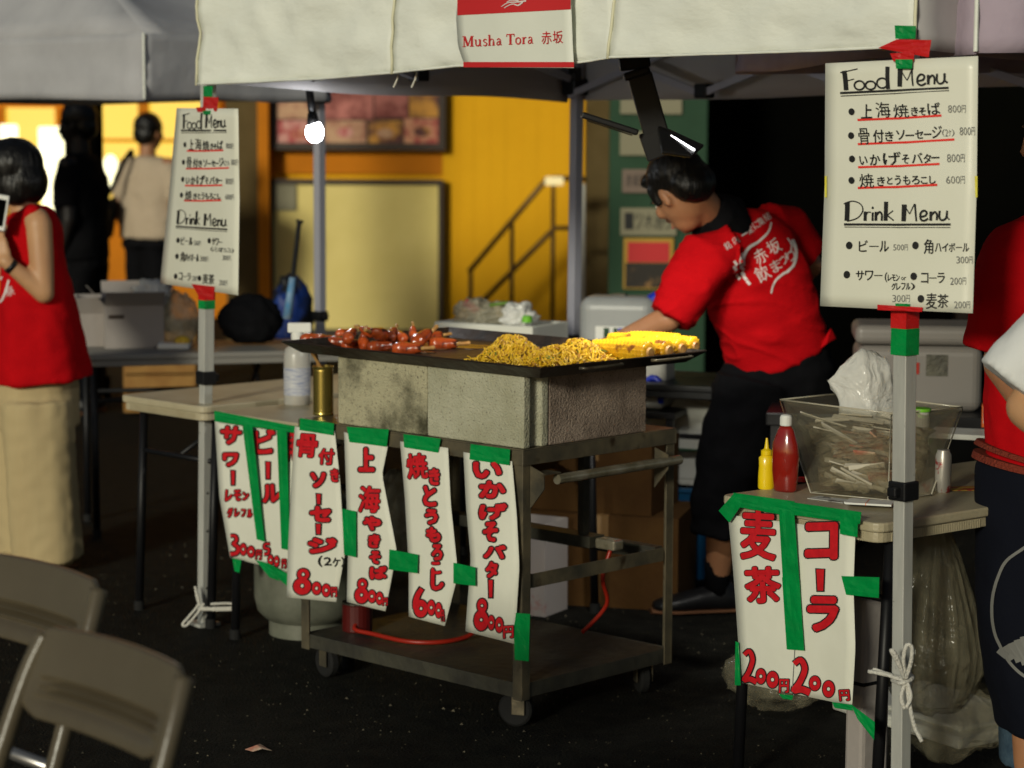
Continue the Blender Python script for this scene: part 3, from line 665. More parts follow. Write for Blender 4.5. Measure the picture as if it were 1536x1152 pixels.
def truss(a, b, z, parent, n=4, m='steel_white', h=.20):
    """scissor truss of the folding frame between two leg heads"""
    d = (b - a) / n
    for i in range(n):
        g = Mb()
        for k in (0, 1):
            p, q = a + d * i, a + d * (i + 1); zz = (z + h, z) if (i + k) % 2 else (z, z + h); off = TN * .012 * (k * 2 - 1)
            p, q = V((p.x, p.y, zz[0])) + off, V((q.x, q.y, zz[1])) + off; dd = (q - p)
            rot = dd.to_track_quat('X', 'Z').to_matrix(); g.box((p + q) / 2, (dd.length, .012, .024), rot)
        o = obj('truss_bar', g, M[m], parent, world=True)
        g = Mb(); p = a + d * (i + 1); c = V((p.x, p.y, z + .01)); g.box(c, (.06, .045, .05), Matrix.Rotation(math.atan2(d.y, d.x), 3, 'Z')); g.box(V((p.x, p.y, z + h)), (.05, .04, .04))
        obj('joint', g, M['black_plastic'], o, world=True, bevel=.006)
f0, f1 = TLv + TD * .07 + TB * .06, TRv - TD * .07 + TB * .06
truss(f0, f1, 1.745, tent, 4); truss(BL - TB * .04, BR - TB * .04, 1.67, tent, 4); truss(f1, BR, 1.74, tent, 2); truss(f0, BL, 1.72, tent, 2)
for p, q in ((BL, V((BL.x, BL.y, 1.70))), (TRc, TRv + V((0, 0, 1.80)) - TD * .08 + TB * .08), (TLc, TLv + V((0, 0, 1.78)) + TD * .09 + TB * .08), (BR, BR + V((0, 0, 1.72)))):
    g = Mb(); g.box(q, (.075, .075, .06), Matrix.Rotation(R(-45), 3, 'Z')); g.box(q + V((0, 0, .05)), (.05, .05, .05)); obj('corner_joint', g, M['black_plastic'], tent, world=True, bevel=.008)
g = Mb()
for x in (598, 625):
    b0 = onplane(x, 108, P0 - TN * .03, TN); g.tube([b0, b0 + V((-.004, 0, -.02)), b0 + V((-.014, 0, -.042))], .003, 6)
obj('tie_cord', g, M['rope'], tent, world=True)
# hanging banner over the valance
ban = thing('shop_banner', 'white and red shop banner hung over the front of the main tent valance', 'banner', onplane(770, 102, P0, TN))
bs = Sheet([(0, (690, -32), (853, -40)), (.4, (684, 25), (857, 15)), (.75, (687, 70), (859, 68)), (1, (698, 101), (861, 102))], P0 + TN * .036, TN, lambda u, v: .006 * math.sin(u * 5) + .012 * (1 - abs(2 * u - 1)) * .4)
o = obj('banner_cloth', bs.mesh(14, 14), M['banner_white'], ban, world=True, smooth=True)
g = Mb()
def patch(sheet, x0, y0, x1, y1, off, nu=10, nv=3, dy=0):
    g = Mb(); W = nu + 1
    for j in range(nv + 1):
        for i in range(nu + 1):
            x = lerp(x0, x1, i / nu); y = lerp(y0, y1, j / nv) + dy * i / nu; g.v.append(sheet.at(x, y, off))
    g.f = [(j * W + i, j * W + i + 1, (j + 1) * W + i + 1, (j + 1) * W + i) for j in range(nv) for i in range(nu)]; g.mi = [0] * len(g.f); return g
obj('red_band', patch(bs, 686, -38, 856, 23, .0012, 10, 5, -9), M['banner_red'], ban, world=True, smooth=True)
obj('red_band', patch(bs, 695, 93, 861, 101, .0012, 10, 2, 0), M['banner_red'], ban, world=True, smooth=True)
k = Ink(bs.at, .002)
def serif(k, ch, x, y, h, sl, key='bred'):
    """roman letters with thick stems, hairlines and serifs; x,y = baseline start, h = cap height"""
    xh = h * .64; T_, t_ = h * .19, h * .065
    def S(p, w): k.stroke([(x + a * h, y - b * h + sl * (a * h)) for a, b in p], w, key, smooth=len(p) > 2)
    def sf(a, b, L=.17): S([(a - L, b), (a + L, b)], t_)
    if ch == 'M':
        S([(.16, 0), (.16, 1)], t_ * 1.3); S([(.20, 1), (.52, .06)], T_); S([(.52, .06), (.84, 1)], t_ * 1.2); S([(.90, 0), (.90, 1)], T_); sf(.16, .02); sf(.90, .02, .2); sf(.1, .98, .12); sf(.95, .98, .13); return 1.13
    if ch == 'u': S([(.13, .62), (.13, .18), (.25, .03), (.42, .08), (.5, .2)], h * .12); S([(.52, .64), (.52, 0)], T_ * .8); sf(.07, .62, .09); sf(.46, .62, .09); sf(.58, .02, .1); return .72
    if ch == 's': S([(.42, .56), (.26, .63), (.13, .52), (.18, .38), (.38, .28), (.43, .12), (.28, .0), (.1, .08)], h * .10); return .54
    if ch == 'h': S([(.13, 0), (.13, 1.03)], T_ * .8); S([(.17, .46), (.32, .62), (.48, .56), (.52, .3)], h * .08); S([(.52, .38), (.52, 0)], T_ * .8); sf(.13, .02, .13); sf(.52, .02, .13); sf(.07, 1.0, .08); return .72
    if ch == 'a': S([(.12, .5), (.26, .63), (.41, .52), (.41, .15)], h * .09); S([(.41, .4), (.41, .12)], T_ * .75); S([(.41, .36), (.18, .3), (.1, .13), (.2, .01), (.4, .12)], h * .09); S([(.41, .1), (.48, .01), (.56, .05)], t_); return .62
    if ch == 'T': S([(.42, .98), (.42, 0)], T_); S([(.05, .97), (.79, .97)], h * .09); S([(.06, .98), (.06, .76)], t_); S([(.78, .98), (.78, .76)], t_); sf(.42, .02, .17); return .84
    if ch == 'o': S([(.3, .63), (.12, .52), (.08, .31), (.14, .1), (.3, 0), (.46, .1), (.52, .31), (.47, .52), (.3, .63)], h * .11); return .64
    if ch == 'r': S([(.15, 0), (.15, .62)], T_ * .8); S([(.18, .42), (.28, .6), (.42, .6)], h * .09); sf(.15, .02, .14); sf(.09, .61, .09); return .5
    return .34
x, y, hh = 693.5, 70.3, 15.6
for c in 'Musha Tora':
    adv = serif(k, c, x, y, hh, -.05) * hh * 1.03; x += adv; y -= .05 * adv
k.ch('赤', 812, 47, 827, 66, key='bred', rot=2); k.ch('坂', 829, 46, 844, 65, key='bred', rot=2)
for p in ([(752, 10), (762, 4), (776, 3), (789, 1)], [(756, 12), (768, 6), (777, 8), (784, 3)], [(760, 3), (768, 0), (778, 1)], [(764, -8), (772, -14), (782, -9), (776, -4)]): k.stroke(p, (1, 2.6), 'white', smooth=True)
k.build(ban)

# left neighbour tent
def tent2(label, A0, dirs, zb, m, mr, top, pk, lens, polem='steel_white', posts=None):
    t = thing('canopy_tent', label, 'tent', A0)
    d1, d2 = dirs; a = A0; b = A0 + d1 * lens[0]; c = A0 + d1 * lens[0] + d2 * lens[1]; d = A0 + d2 * lens[1]
    for i, (p, q) in enumerate(((a, b), (b, c), (c, d), (d, a))): side_valance('valance', p, q, zb, zb, m, t, i + zb * 7, top)
    g = Mb()
    for p in (a, b): g.tube([p + V((0, 0, zb)) - d2 * .004 - d1 * .004, p + V((0, 0, top)) - d2 * .004 - d1 * .004], .005, 6)
    obj('seam', g, M['canopy'], t, world=True)
    roof(t, [a, b, c, d], top, pk, mr)
    for p in posts if posts else (a, b, c, d):
        cc = (a + c) / 2; p2 = p + (cc - p).normalized() * .05; leg(t, V((p2.x, p2.y, 0)), V((p2.x, p2.y, top)), .036, polem, ang=math.atan2(d1.y, d1.x))
        g = Mb(); g.box(p2 + V((0, 0, zb + .03)), (.09, .09, .07)); obj('corner_joint', g, M['black_plastic'], t, world=True, bevel=.01)
    return t
D2 = V((.692, .722, 0)); D1 = V((-.722, .692, 0))
A0 = atY(217, 148, 8.62)
t2 = tent2('grey canopy tent at the left, beside the main tent', V((A0.x, A0.y, 0)), (D1, D2), A0.z - .002, M['canopy_grey'], M['canopy_grey'], A0.z + .245, 2.62, (3.0, .93), 'steel_white', [V((A0.x, A0.y, 0)) + D2 * .93, V((A0.x, A0.y, 0)) + D1 * 3, V((A0.x, A0.y, 0)) + D1 * 3 + D2 * .93])
A1 = V((.97, 4.80, 0))
t3 = tent2('mauve canopy tent at the right edge, beside the main tent', A1, (V((.985, .17, 0)), V((-.17, .985, 0)) * 1), 1.715, M['canopy_mauve'], M['canopy_mauve'], 2.0, 2.7, (2.6, 1.9), 'alu', [A1 + V((.985, .17, 0)) * 2.6, A1 + V((.985, .17, 0)) * 2.6 + V((-.17, .985, 0)) * 1.9])
# ================================================================ CART, BLOCKS, GRIDDLE
CA = math.atan2(-.692, .722); CO = V((-.599, 6.304, 0)); CL, CW, CH = .869, .61, .74
cart = thing('steel_cart', 'worn stainless steel trolley carrying the griddle, price strips taped along its front', 'trolley', CO, CA)
CM = rootmat(cart); FN = (CM.to_3x3() @ V((0, -1, 0))).normalized(); RN = (CM.to_3x3() @ V((1, 0, 0))).normalized()
def loc(p): return CM.inverted() @ V(p)
g = Mb(); g.bb(0, CL, 0, CW, CH - .004, CH); g.bb(0, CL, 0, .003, CH - .042, CH - .004); g.bb(0, CL, CW - .003, CW, CH - .042, CH - .004)
g.bb(0, .003, .003, CW - .003, CH - .042, CH - .004); g.bb(CL - .003, CL, .003, CW - .003, CH - .042, CH - .004); obj('worktop', g, M['steel'], cart, bevel=.0015)
def angle_leg(x, y, sx, sy):
    g = Mb(); g.bb(min(x, x + sx * .032), max(x, x + sx * .032), min(y, y + sy * .003), max(y, y + sy * .003),   .085, CH - .042)
    g.bb(min(x, x + sx * .003), max(x, x + sx * .003), min(y + sy * .003, y + sy * .032), max(y + sy * .003, y + sy * .032),   .085, CH - .042); return g
for x, y, sx, sy in ((.004, .004, 1, 1), (CL - .004, .004, -1, 1), (.004, CW - .004, 1, -1), (CL - .004, CW - .004, -1, -1)):
    obj('leg', angle_leg(x, y, sx, sy), M['steel'], cart, bevel=.001)
SZ = .128
g = Mb(); g.bb(.008, CL - .008, .008, CW - .008, SZ - .003, SZ); g.bb(.0075, CL - .0075, .0076, .010, SZ - .038, SZ + .001); g.bb(CL - .010, CL - .0076, .0101, CW - .0101, SZ - .038, SZ + .001)
g.bb(.0076, .010, .0101, CW - .0101, SZ - .038, SZ + .001); g.bb(.0075, CL - .0075, CW - .010, CW - .0076, SZ - .038, SZ + .001); obj('bottom_shelf', g, M['steel_dark'], cart, bevel=.001)
for x in (CL - .014, .010):
    g = Mb(); g.bb(x, x + .004, .036, CW - .036, .375, .412); g.bb(x - .02, x, .036, CW - .036, .375, .378); obj('crossbar', g, M['steel'], cart, bevel=.001)
g = Mb(); g.bb(.03, CL - .03, CW - .05, CW - .02, .375, .412); obj('crossbar', g, M['steel_dark'], cart)
for (x, y) in ((.06, .06), (CL - .06, .06), (.06, CW - .06), (CL - .06, CW - .06)):
    an = random.uniform(-.9, .9); m = Matrix.Translation((x, y, 0)) @ Matrix.Rotation(an, 4, 'Z')
    g = Mb(); g.box((0, 0, .119), (.07, .06, .006)); g.box((0, .022, .082), (.035, .003, .07)); g.box((0, -.022, .082), (.035, .003, .07)); g.lathe([(.018, .112), (.018, .1155)], 12); g.T(m)
    g.v = [V((p.x, p.y, p.z * .74)) for p in g.v]
    cs = obj('caster', g, M['steel'], cart, bevel=.001)
    g = Mb(); g.lathe([(.012, -.014), (.040, -.014), (.046, -.009), (.046, .009), (.040, .014), (.012, .014)], 22, Matrix.Translation((-.012, 0, .046)) @ Matrix.Rotation(R(90), 4, 'X')); g.T(m)
    obj('wheel', g, M['black_rub'], cs, smooth=False)
# handle along the right end
pa, pb = CL + .040, .640
g = Mb(); g.tube([(pa, .085, pb + .02), (pa, CW - .035, pb + .02)], .0135, 16); hd = obj('handle', g, M['steel_bright'], cart, smooth=False); smooth_by_angle(hd)
for y in (.03, CW - .09):
    g = Mb(); g.add([(CL - .002, y, .695), (pa + .006, y, .680), (pa + .006, y, .640), (CL - .002, y, .585)] + [(CL - .002, y + .003, .695), (pa + .006, y + .003, .680), (pa + .006, y + .003, .640), (CL - .002, y + .003, .585)], [(0, 1, 2, 3), (7, 6, 5, 4), (0, 4, 5, 1), (1, 5, 6, 2), (2, 6, 7, 3), (3, 7, 4, 0)])
    if y < .1: g.bb(CL + .002, pa + .008, y + .0031, y + .062, .676, .679)
    obj('handle_bracket', g, M['steel'], hd)
# concrete blocks
def block(label, x, y, alongx, m, L=.352):
    W_, H_ = .092, .185
    t = thing('concrete_block', label, 'concrete block', CM @ V((x, y, CH)), CA + (0 if alongx else R(90)), 'concrete blocks under the griddle')
    pr = []                              # plan outline with mortar grooves in both ends
    for sx in (1, -1):
        e = sx * L / 2; pr += [(e, -sx * W_ / 2), (e, -sx * .022), (e - sx * .012, -sx * .014), (e - sx * .012, sx * .014), (e, sx * .022), (e, sx * W_ / 2)]
    g = Mb(); g.flat(pr, (0, 0, .001), (1, 0, 0), (0, 1, 0), (0, 0, 1), H_)
    obj('block_body', g, m, t, bevel=.004)
    return t
by = .052
block('stained concrete block, left one of the two along the front', .160 + .176, by, True, M['block_a'])
block('pale clean concrete block, right one of the two along the front', .160 + .352 + .002 + .176, by, True, M['block_b'])
block('reddish concrete block along the right end of the trolley', .866 - .047, by + .047 + .195, False, M['block_c'], .385)
block('stained concrete block along the left end of the trolley, behind the gold tin', .160 + .047, by + .047 + .195, False, M['block_a'], .385)
# griddle
GA, GB, GC_ = loc(at(430, 510, .962)), loc(at(800, 552, .962)), loc(at(1053, 524, .962))
gx0, gx1, gy0, gy1 = GA.x, GB.x + .004, (GA.y + GB.y) / 2, GC_.y
grid = thing('griddle', 'large black iron griddle with flared rim on concrete blocks', 'griddle', CM @ V(((gx0 + gx1) / 2, (gy0 + gy1) / 2, .929)), CA)
GM = rootmat(grid).inverted() @ CM
zb, zt, fl = .929, .962, .040
def ring(i, z): return [V((gx0 + i, gy0 + i, z)), V((gx1 - i, gy0 + i, z)), V((gx1 - i, gy1 - i, z)), V((gx0 + i, gy1 - i, z))]
g = Mb(); g.add(ring(fl, zb) + ring(fl, zb + .006) + ring(.002, zt) + ring(0, zt - .004), [(3, 2, 1, 0), (4, 5, 6, 7)] + [(4 + i, 8 + i, 8 + (i + 1) % 4, 4 + (i + 1) % 4) for i in range(4)] + [(8 + i, 12 + i, 12 + (i + 1) % 4, 8 + (i + 1) % 4) for i in range(4)] + [(12 + i, i, (i + 1) % 4, 12 + (i + 1) % 4) for i in range(4)])
g.T(GM); obj('pan', g, M['griddle'], grid, bevel=.0015)
g = Mb()
for _ in range(14):
    c = CM.inverted() @ at(random.uniform(600, 760), random.uniform(512, 530), .937); r = random.uniform(.03, .08)
    g.ell((c.x, c.y, .9365), (r, r * .7, .0022), None, 12, 4)
g.T(GM); obj('burnt_grease', g, M['grease'], grid, smooth=True)
for y in (.14, .42):
    g = Mb(); P = [(gx1 + .002, gy0 + y, zt - .012), (gx1 + .018, gy0 + y + .01, zt - .012), (gx1 + .018, gy0 + y + .15, zt - .012), (gx1 + .002, gy0 + y + .16, zt - .012)]
    g.tube(P, .004, 8); g.T(GM); obj('handle', g, M['steel'], grid, smooth=True)
# sausages on bones: (px, py of body, heading in degrees on screen, z, size)
ZS = .948
sau = [(470, 508, 4, 0, 1.0), (487, 511, 10, 0, 1.05), (508, 513, -4, 0, .95), (527, 504, 40, .026, 1.0), (531, 517, 12, 0, 1.0), (549, 511, 80, .012, 1.0), (566, 501, -150, .034, 1.2), (571, 520, 8, 0, 1.05), (590, 502, 55, .026, .95), (597, 514, -6, 0, 1.1), (604, 505, 130, .020, .9), (610, 523, -4, 0, 1.15), (634, 508, 25, .016, 1.25), (664, 516, -4, 0, 1.15), (648, 504, 10, .0, 1.0), (579, 508, 160, .0, 1.0), (622, 500, 110, .012, .8), (517, 500, 20, .0, .9), (553, 497, 165, .04, .8)]
sp = None
saul = ['at the far left tip of the griddle', 'second from the left tip of the griddle', 'third from the left, low by the front rim', 'glossy, lying raised in the left part of the heap', 'by the front rim under the raised left one', 'standing almost upright in the heap', 'long, topmost, with its bone pointing left', 'by the front rim right of the upright one', 'small dark, near the heap top at its centre', 'in the middle of the heap, lying level', 'with its bone pointing up and left', 'long, by the front rim with its bone pointing right', 'large, with its bone pointing up and right', 'rightmost, apart from the heap, with a long bone', 'behind the large right one', 'half hidden in the centre of the heap', 'behind, with a dark bone sticking up', 'at the back of the left part of the heap', 'small, at the very top next to a left pointing bone']
for i, (x, y, a, dz, s) in enumerate(sau):
    c = at(x, y, ZS + dz); c2 = at(x + 20 * math.cos(R(a)), y - 6 * math.sin(R(a)), ZS + dz)
    h = V((c2.x - c.x, c2.y - c.y, 0)).normalized(); tilt = .35 if dz > .01 else .04
    if 60 < a < 120: tilt = .55
    h = (h * math.cos(tilt) + V((0, 0, math.sin(tilt)))).normalized()
    if a > 125 or a < -100: h = V((h.x, h.y, abs(h.z) * .6)).normalized()
    root = thing('sausage', 'glossy bone-in sausage ' + saul[i], 'sausage', c, 0, 'bone-in sausages heaped on the griddle')
    root.rotation_euler = h.to_track_quat('X', 'Z').to_euler()
    if sp is None:
        g = Mb(); n = 14; pts = []; rs = []
        for k in range(n + 1):
            t = k / n; pts.append(V((-.036 + .078 * t, .006 * math.sin(t * 3.1), 0))); rs.append(.0175 * (math.sin(math.pi * min(1, t * .93 + .07)) ** .55) * (1 - .30 * t) * (1 + .10 * math.sin(t * 9)) + .002)
        g.tube(pts, rs, 18)
        g.v = [p + p.normalized() * (.0030 * noise.noise(p * 60)) for p in g.v]; sm = obj('casing', g, M['sausage'], root, smooth=True)
        g = Mb(); g.tube([(.036, 0, 0), (.050, .001, 0), (.066, .002, .001), (.070, .002, .001)], [.0055, .0042, .0055, .003], 8); bo = obj('bone', g, M['bone'], root, smooth=True); sp = (sm, bo)
    else:
        for q in sp:
            c_ = q.copy(); C.objects.link(c_); c_.parent = root
    root.scale = (s * .98, s * .98, s * .98)
# noodles
def noodle_pile(label, spec, ns, seed):
    rnd = random.Random(seed); c0 = at(spec[0][0], spec[0][1], .937)
    t = thing('noodle_pile', label, 'fried noodles', c0, 0, 'noodle piles on the griddle')
    def hgt(x, y):
        z = 0
        for (cx, cy, rx, ry, h) in blobs:
            d = ((x - cx) / rx) ** 2 + ((y - cy) / ry) ** 2
            if d < 1: z = max(z, h * (1 - d) ** .62)
        return z
    blobs = []
    for px, py, r, h in spec:
        c = at(px, py, .937); blobs.append((c.x, c.y, r, r * .85, h))
    g = Mb(); N_ = 30; x0 = min(b[0] - b[2] for b in blobs); x1 = max(b[0] + b[2] for b in blobs); y0 = min(b[1] - b[3] for b in blobs); y1 = max(b[1] + b[3] for b in blobs)
    for j in range(N_ + 1):
        for i in range(N_ + 1):
            x, y = lerp(x0, x1, i / N_), lerp(y0, y1, j / N_); g.v.append(V((x, y, .936 + hgt(x, y) * .90)))
    g.f = [(j * (N_ + 1) + i, j * (N_ + 1) + i + 1, (j + 1) * (N_ + 1) + i + 1, (j + 1) * (N_ + 1) + i) for j in range(N_) for i in range(N_)]; g.mi = [0] * len(g.f)
    obj('mound', g, mat('noodle_core', (.16, .075, .01), .6, bump=.8, bscale=200), t, world=True, smooth=True)
    g = Mb(); g3 = Mb(); gg = Mb(); gp = Mb()
    for i in range(ns):
        b = rnd.choice(blobs); x = b[0] + rnd.gauss(0, .45) * b[2]; y = b[1] + rnd.gauss(0, .45) * b[3]; a = rnd.random() * 6.28; da = rnd.gauss(0, .55); pts = []
        lift = rnd.uniform(0, .012) ; n = rnd.randint(6, 11)
        for k in range(n):
            z = hgt(x, y)
            if z <= 0 and k > 2: z = 0
            pts.append(V((x, y, .940 + z + lift * math.sin(k * .9 + i) + lift * .5))); x += math.cos(a) * .0065; y += math.sin(a) * .0065; a += da + rnd.gauss(0, .3)
        (g if i % 7 else g3).tube(pts, .0015, 4, False)
    for i in range(ns // 14):
        b = rnd.choice(blobs); x = b[0] + rnd.gauss(0, .4) * b[2]; y = b[1] + rnd.gauss(0, .4) * b[3]; a = rnd.random() * 6.28; p = V((x, y, .945 + hgt(x, y)))
        (gg if rnd.random() < .6 else gp).tube([p, p + V((math.cos(a) * .014, math.sin(a) * .014, -.002)), p + V((math.cos(a + .3) * .026, math.sin(a + .3) * .026, -.008))], .0017, 5)
    obj('noodles', g, M['noodle'], t, world=True, kind='stuff', smooth=True); obj('browned_noodles', g3, mat('noodle_brown', (.42, .19, .02), .35, coat=.3), t, world=True, kind='stuff', smooth=True)
    obj('chives', gg, M['greens'], t, world=True, kind='stuff'); obj('meat_scraps', gp, M['grease'], t, world=True, kind='stuff')
noodle_pile('taller mound of yellow fried noodles, left of the two on the griddle', [(768, 539, .064, .050), (788, 543, .050, .037), (742, 541, .040, .022), (808, 547, .032, .022)], 760, 3)
noodle_pile('lower spreading mound of yellow fried noodles beside the corn', [(866, 538, .054, .037), (835, 543, .058, .027), (888, 540, .034, .026), (814, 547, .040, .022)], 700, 5)
# corn cobs
cp = None
cl = ['nearest to the griddle corner, front of the lower row', 'second of the lower row from the front rim', 'third of the lower row from the front rim', 'fourth of the lower row, at the far right corner', 'behind the front row, the left one', 'behind the front row, the right one']
for i, (x, y, dz, s) in enumerate(((932, 525, 0, 1.22), (960, 522, 0, 1.2), (983, 519, 0, 1.16), (1002, 516, 0, 1.12), (952, 514.5, .003, 1.1), (980, 512.5, .003, 1.1))):
    c = at(x, y, .963); c.z += dz
    root = thing('corn_cob', 'grilled yellow corn cob ' + cl[i], 'corn cob', c, CA + random.uniform(-.07, .07), 'grilled corn cobs on the right of the griddle')
    root.rotation_euler = (i * .9, 0, CA + random.uniform(-.06, .06))
    if cp is None:
        g = Mb(); nr, seg = 60, 42; vs = []
        for k in range(nr + 1):
            t = k / nr; r = .0215 * (1 - .28 * t ** 3) * (1 if 0 < k < nr else .7)
            for q in range(seg):
                a = 2 * math.pi * q / seg; bmp = .0030 * abs(math.sin(a * 7)) ** .5 * abs(math.sin(t * math.pi * 15 + (math.floor(a * 7 / math.pi) % 2) * .8)) ** .5
                vs.append(((t - .5) * -.165, math.cos(a) * (r + bmp), math.sin(a) * (r + bmp)))
        fs = [(k * seg + q, k * seg + (q + 1) % seg, (k + 1) * seg + (q + 1) % seg, (k + 1) * seg + q) for k in range(nr) for q in range(seg)]
        g.add(vs, fs + [tuple(range(seg))[::-1], tuple(nr * seg + q for q in range(seg))])
        a_ = obj('kernels', g, M['cornm'], root, smooth=True)
        g = Mb(); g.tube([(.0826, 0, 0), (.0875, 0, 0)], [.012, .010], 14); b_ = obj('core', g, M['bone'], root); cp = (a_, b_)
    else:
        for q in cp:
            c_ = q.copy(); C.objects.link(c_); c_.parent = root
    root.scale = (s, s, s)

# ================================================================ PRICE STRIPS ON THE CART
PF = CM @ V((0, -.006, 0))
def pull(a, b=0): return lambda u, v: a * math.sin(v * 2.9) * (.4 + .6 * u) + b * math.sin(u * math.pi) * (.3 + v)
strips = [
 ('price_strip', 'long white price strip with 骨付きソーセージ in red, leftmost strip on the trolley', [(0, (442, 640), (502, 646)), (.3, (437, 720), (510, 722)), (.72, (432, 822), (517, 833)), (1, (430, 896), (504, 903))], pull(.012, .006),
  [('骨', 444, 650, 477, 687), ('付', 477, 672, 502, 698), ('き', 495, 702, 509, 724), ('ソ', 464, 707, 490, 733), ('|', 474, 741, 481, 756), ('セ', 463, 758, 498, 784), ('|', 473, 786, 481, 801), ('ジ', 460, 805, 507, 832), ('(', 477, 834, 483, 850, 'black'), ('2', 486, 836, 497, 848, 'black'), ('ケ', 499, 837, 510, 850, 'black'), (')', 512, 836, 517, 850, 'black'), ('8', 439, 853, 467, 892), ('0', 467, 873, 482, 892), ('0', 482, 876, 496, 895), ('円', 496, 880, 506, 896)]),
 ('price_strip', 'long white price strip with 上海やきそば in red, second strip from the left on the trolley', [(0, (516, 648), (582, 668)), (.2, (518, 700), (573, 712)), (.65, (522, 825), (595, 826)), (1, (520, 903), (578, 917))], pull(.016, .008),
  [('上', 536, 670, 563, 709), ('海', 537, 728, 571, 770), ('や', 543, 773, 573, 797), ('き', 551, 800, 571, 823), ('そ', 553, 825, 572, 847), ('ば', 553, 848, 582, 870), ('8', 531, 868, 553, 905), ('0', 551, 885, 564, 904), ('0', 563, 888, 575, 907), ('円', 573, 896, 582, 909)]),
 ('price_strip', 'long white price strip with 焼きとうもろこし in red, third strip from the left on the trolley', [(0, (600, 662), (672, 672)), (.35, (607, 745), (676, 755)), (.7, (613, 850), (687, 862)), (1, (613, 925), (667, 939))], pull(.014, .007),
  [('焼', 609, 679, 642, 719), ('き', 642, 701, 661, 729), ('と', 633, 727, 656, 761), ('う', 636, 762, 658, 788), ('も', 638, 789, 662, 815), ('ろ', 646, 815, 665, 842), ('こ', 646, 842, 662, 862), ('し', 645, 853, 667, 887), ('6', 618, 882, 642, 926), ('0', 640, 900, 653, 923), ('0', 652, 904, 663, 927), ('円', 661, 914, 667, 933)]),
 ('price_strip', 'long white price strip with いかげそバター in red, rightmost strip on the trolley', [(0, (695, 678), (768, 692)), (.3, (699, 760), (775, 772)), (.62, (706, 838), (779, 850)), (1, (698, 947), (772, 966))], pull(.010, .010),
  [('い', 708, 691, 754, 719), ('か', 717, 720, 760, 749), ('げ', 717, 754, 762, 781), ('そ', 723, 781, 748, 814), ('バ', 724, 816, 760, 839), ('タ', 727, 841, 748, 868), ('|', 732, 870, 739, 896), ('8', 710, 898, 733, 946), ('0', 731, 923, 742, 945), ('0', 742, 926, 755, 949), ('円', 754, 938, 771, 958)])]
def write(k, its, bold=2.2, outline=0):
    for it in its:
        c, x0, y0, x1, y1 = it[:5]
        if c == '|': k.vbar('|', x0, y0, x1, y1); continue
        if len(it) > 5: k.ch(c, x0, y0, x1, y1, key='black', bold=.5)
        elif c in '086': k.bubble(c, x0 + 1, y0, x1 - .5, y1)
        elif c == '2': w, h = x1 - x0, y1 - y0; k.fat([(x0 + w * .15, y0 + h * .16), (x0 + w * .5, y0 + h * .05), (x0 + w * .72, y0 + h * .3), (x0 + w * .45, y0 + h * .65), (x0 + w * .15, y0 + h * .86), (x0 + w * .55, y0 + h * .84), (x1, y0 + h * .93)], (w * .26, w * .36))
        elif c == '3': w, h = x1 - x0, y1 - y0; k.fat([(x0 + w * .1, y0 + h * .08), (x0 + w * .6, y0 + h * .1), (x0 + w * .7, y0 + h * .32), (x0 + w * .4, y0 + h * .46), (x0 + w * .85, y0 + h * .62), (x0 + w * .75, y0 + h * .88), (x0 + w * .1, y0 + h * .95)], (w * .25, w * .38))
        elif c == '5': w, h = x1 - x0, y1 - y0; k.fat([(x1, y0 + h * .05), (x0 + w * .25, y0 + h * .08), (x0 + w * .2, y0 + h * .42), (x0 + w * .8, y0 + h * .5), (x0 + w * .7, y0 + h * .9), (x0 + w * .1, y0 + h * .95)], (w * .25, w * .35))
        else:
            r = random.uniform(-4, 4)
            sz = min(x1 - x0, y1 - y0); dense = c in '骨海焼付麦茶円角'; b_ = min(bold, sz * (.035 if dense else .075)); o_ = 1.2 if dense or sz < 18 else 1.9
            e = b_ + o_ * .6; k.ch(c, x0 + e, y0 + e, x1 - e, y1 - e, key='red', bold=b_, outline=o_, rot=r, jit=.06)
toptape = [[(450, 627), (501, 635), (500, 653), (449, 645)], [(520, 640), (583, 644), (580, 670), (524, 663)], [(605, 651), (661, 658), (657, 679), (606, 671)], [(706, 666), (765, 674), (764, 698), (704, 689)]]
for i, (nm, lab, rows, f, its) in enumerate(strips):
    sh = Sheet(rows, PF, FN, f); t = thing(nm, lab, 'price sign', onplane(rows[-1][1][0], rows[-1][1][1], PF, FN), 0, 'price strips hung on the trolley')
    obj('paper', sh.mesh(8, 22), M['paper'], t, world=True, smooth=True)
    k = Ink(sh.at); write(k, its); k.build(t)
    q = toptape[i]
    tapes([q], PF, FN, .006, t)
for i, (q, lab) in enumerate((([(513, 763), (534, 767), (534, 836), (516, 832)], 'green tape strip joining the first and second price strips'), ([(584, 824), (627, 832), (626, 860), (583, 854)], 'green tape strip joining the second and third price strips'), ([(680, 844), (713, 851), (713, 879), (680, 875)], 'green tape strip joining the third and fourth price strips'), ([(770, 919), (795, 921), (793, 992), (772, 990)], 'green tape strip fixing the rightmost price strip to the trolley leg'))):
    t = thing('tape_strip', lab, 'tape', onplane(*q[3], PF, FN), 0, 'green tape strips'); g = px_quad_mesh([q], PF, FN, .022 if i < 3 else .006); obj('tape', g, M['tape_green'], t, world=True)
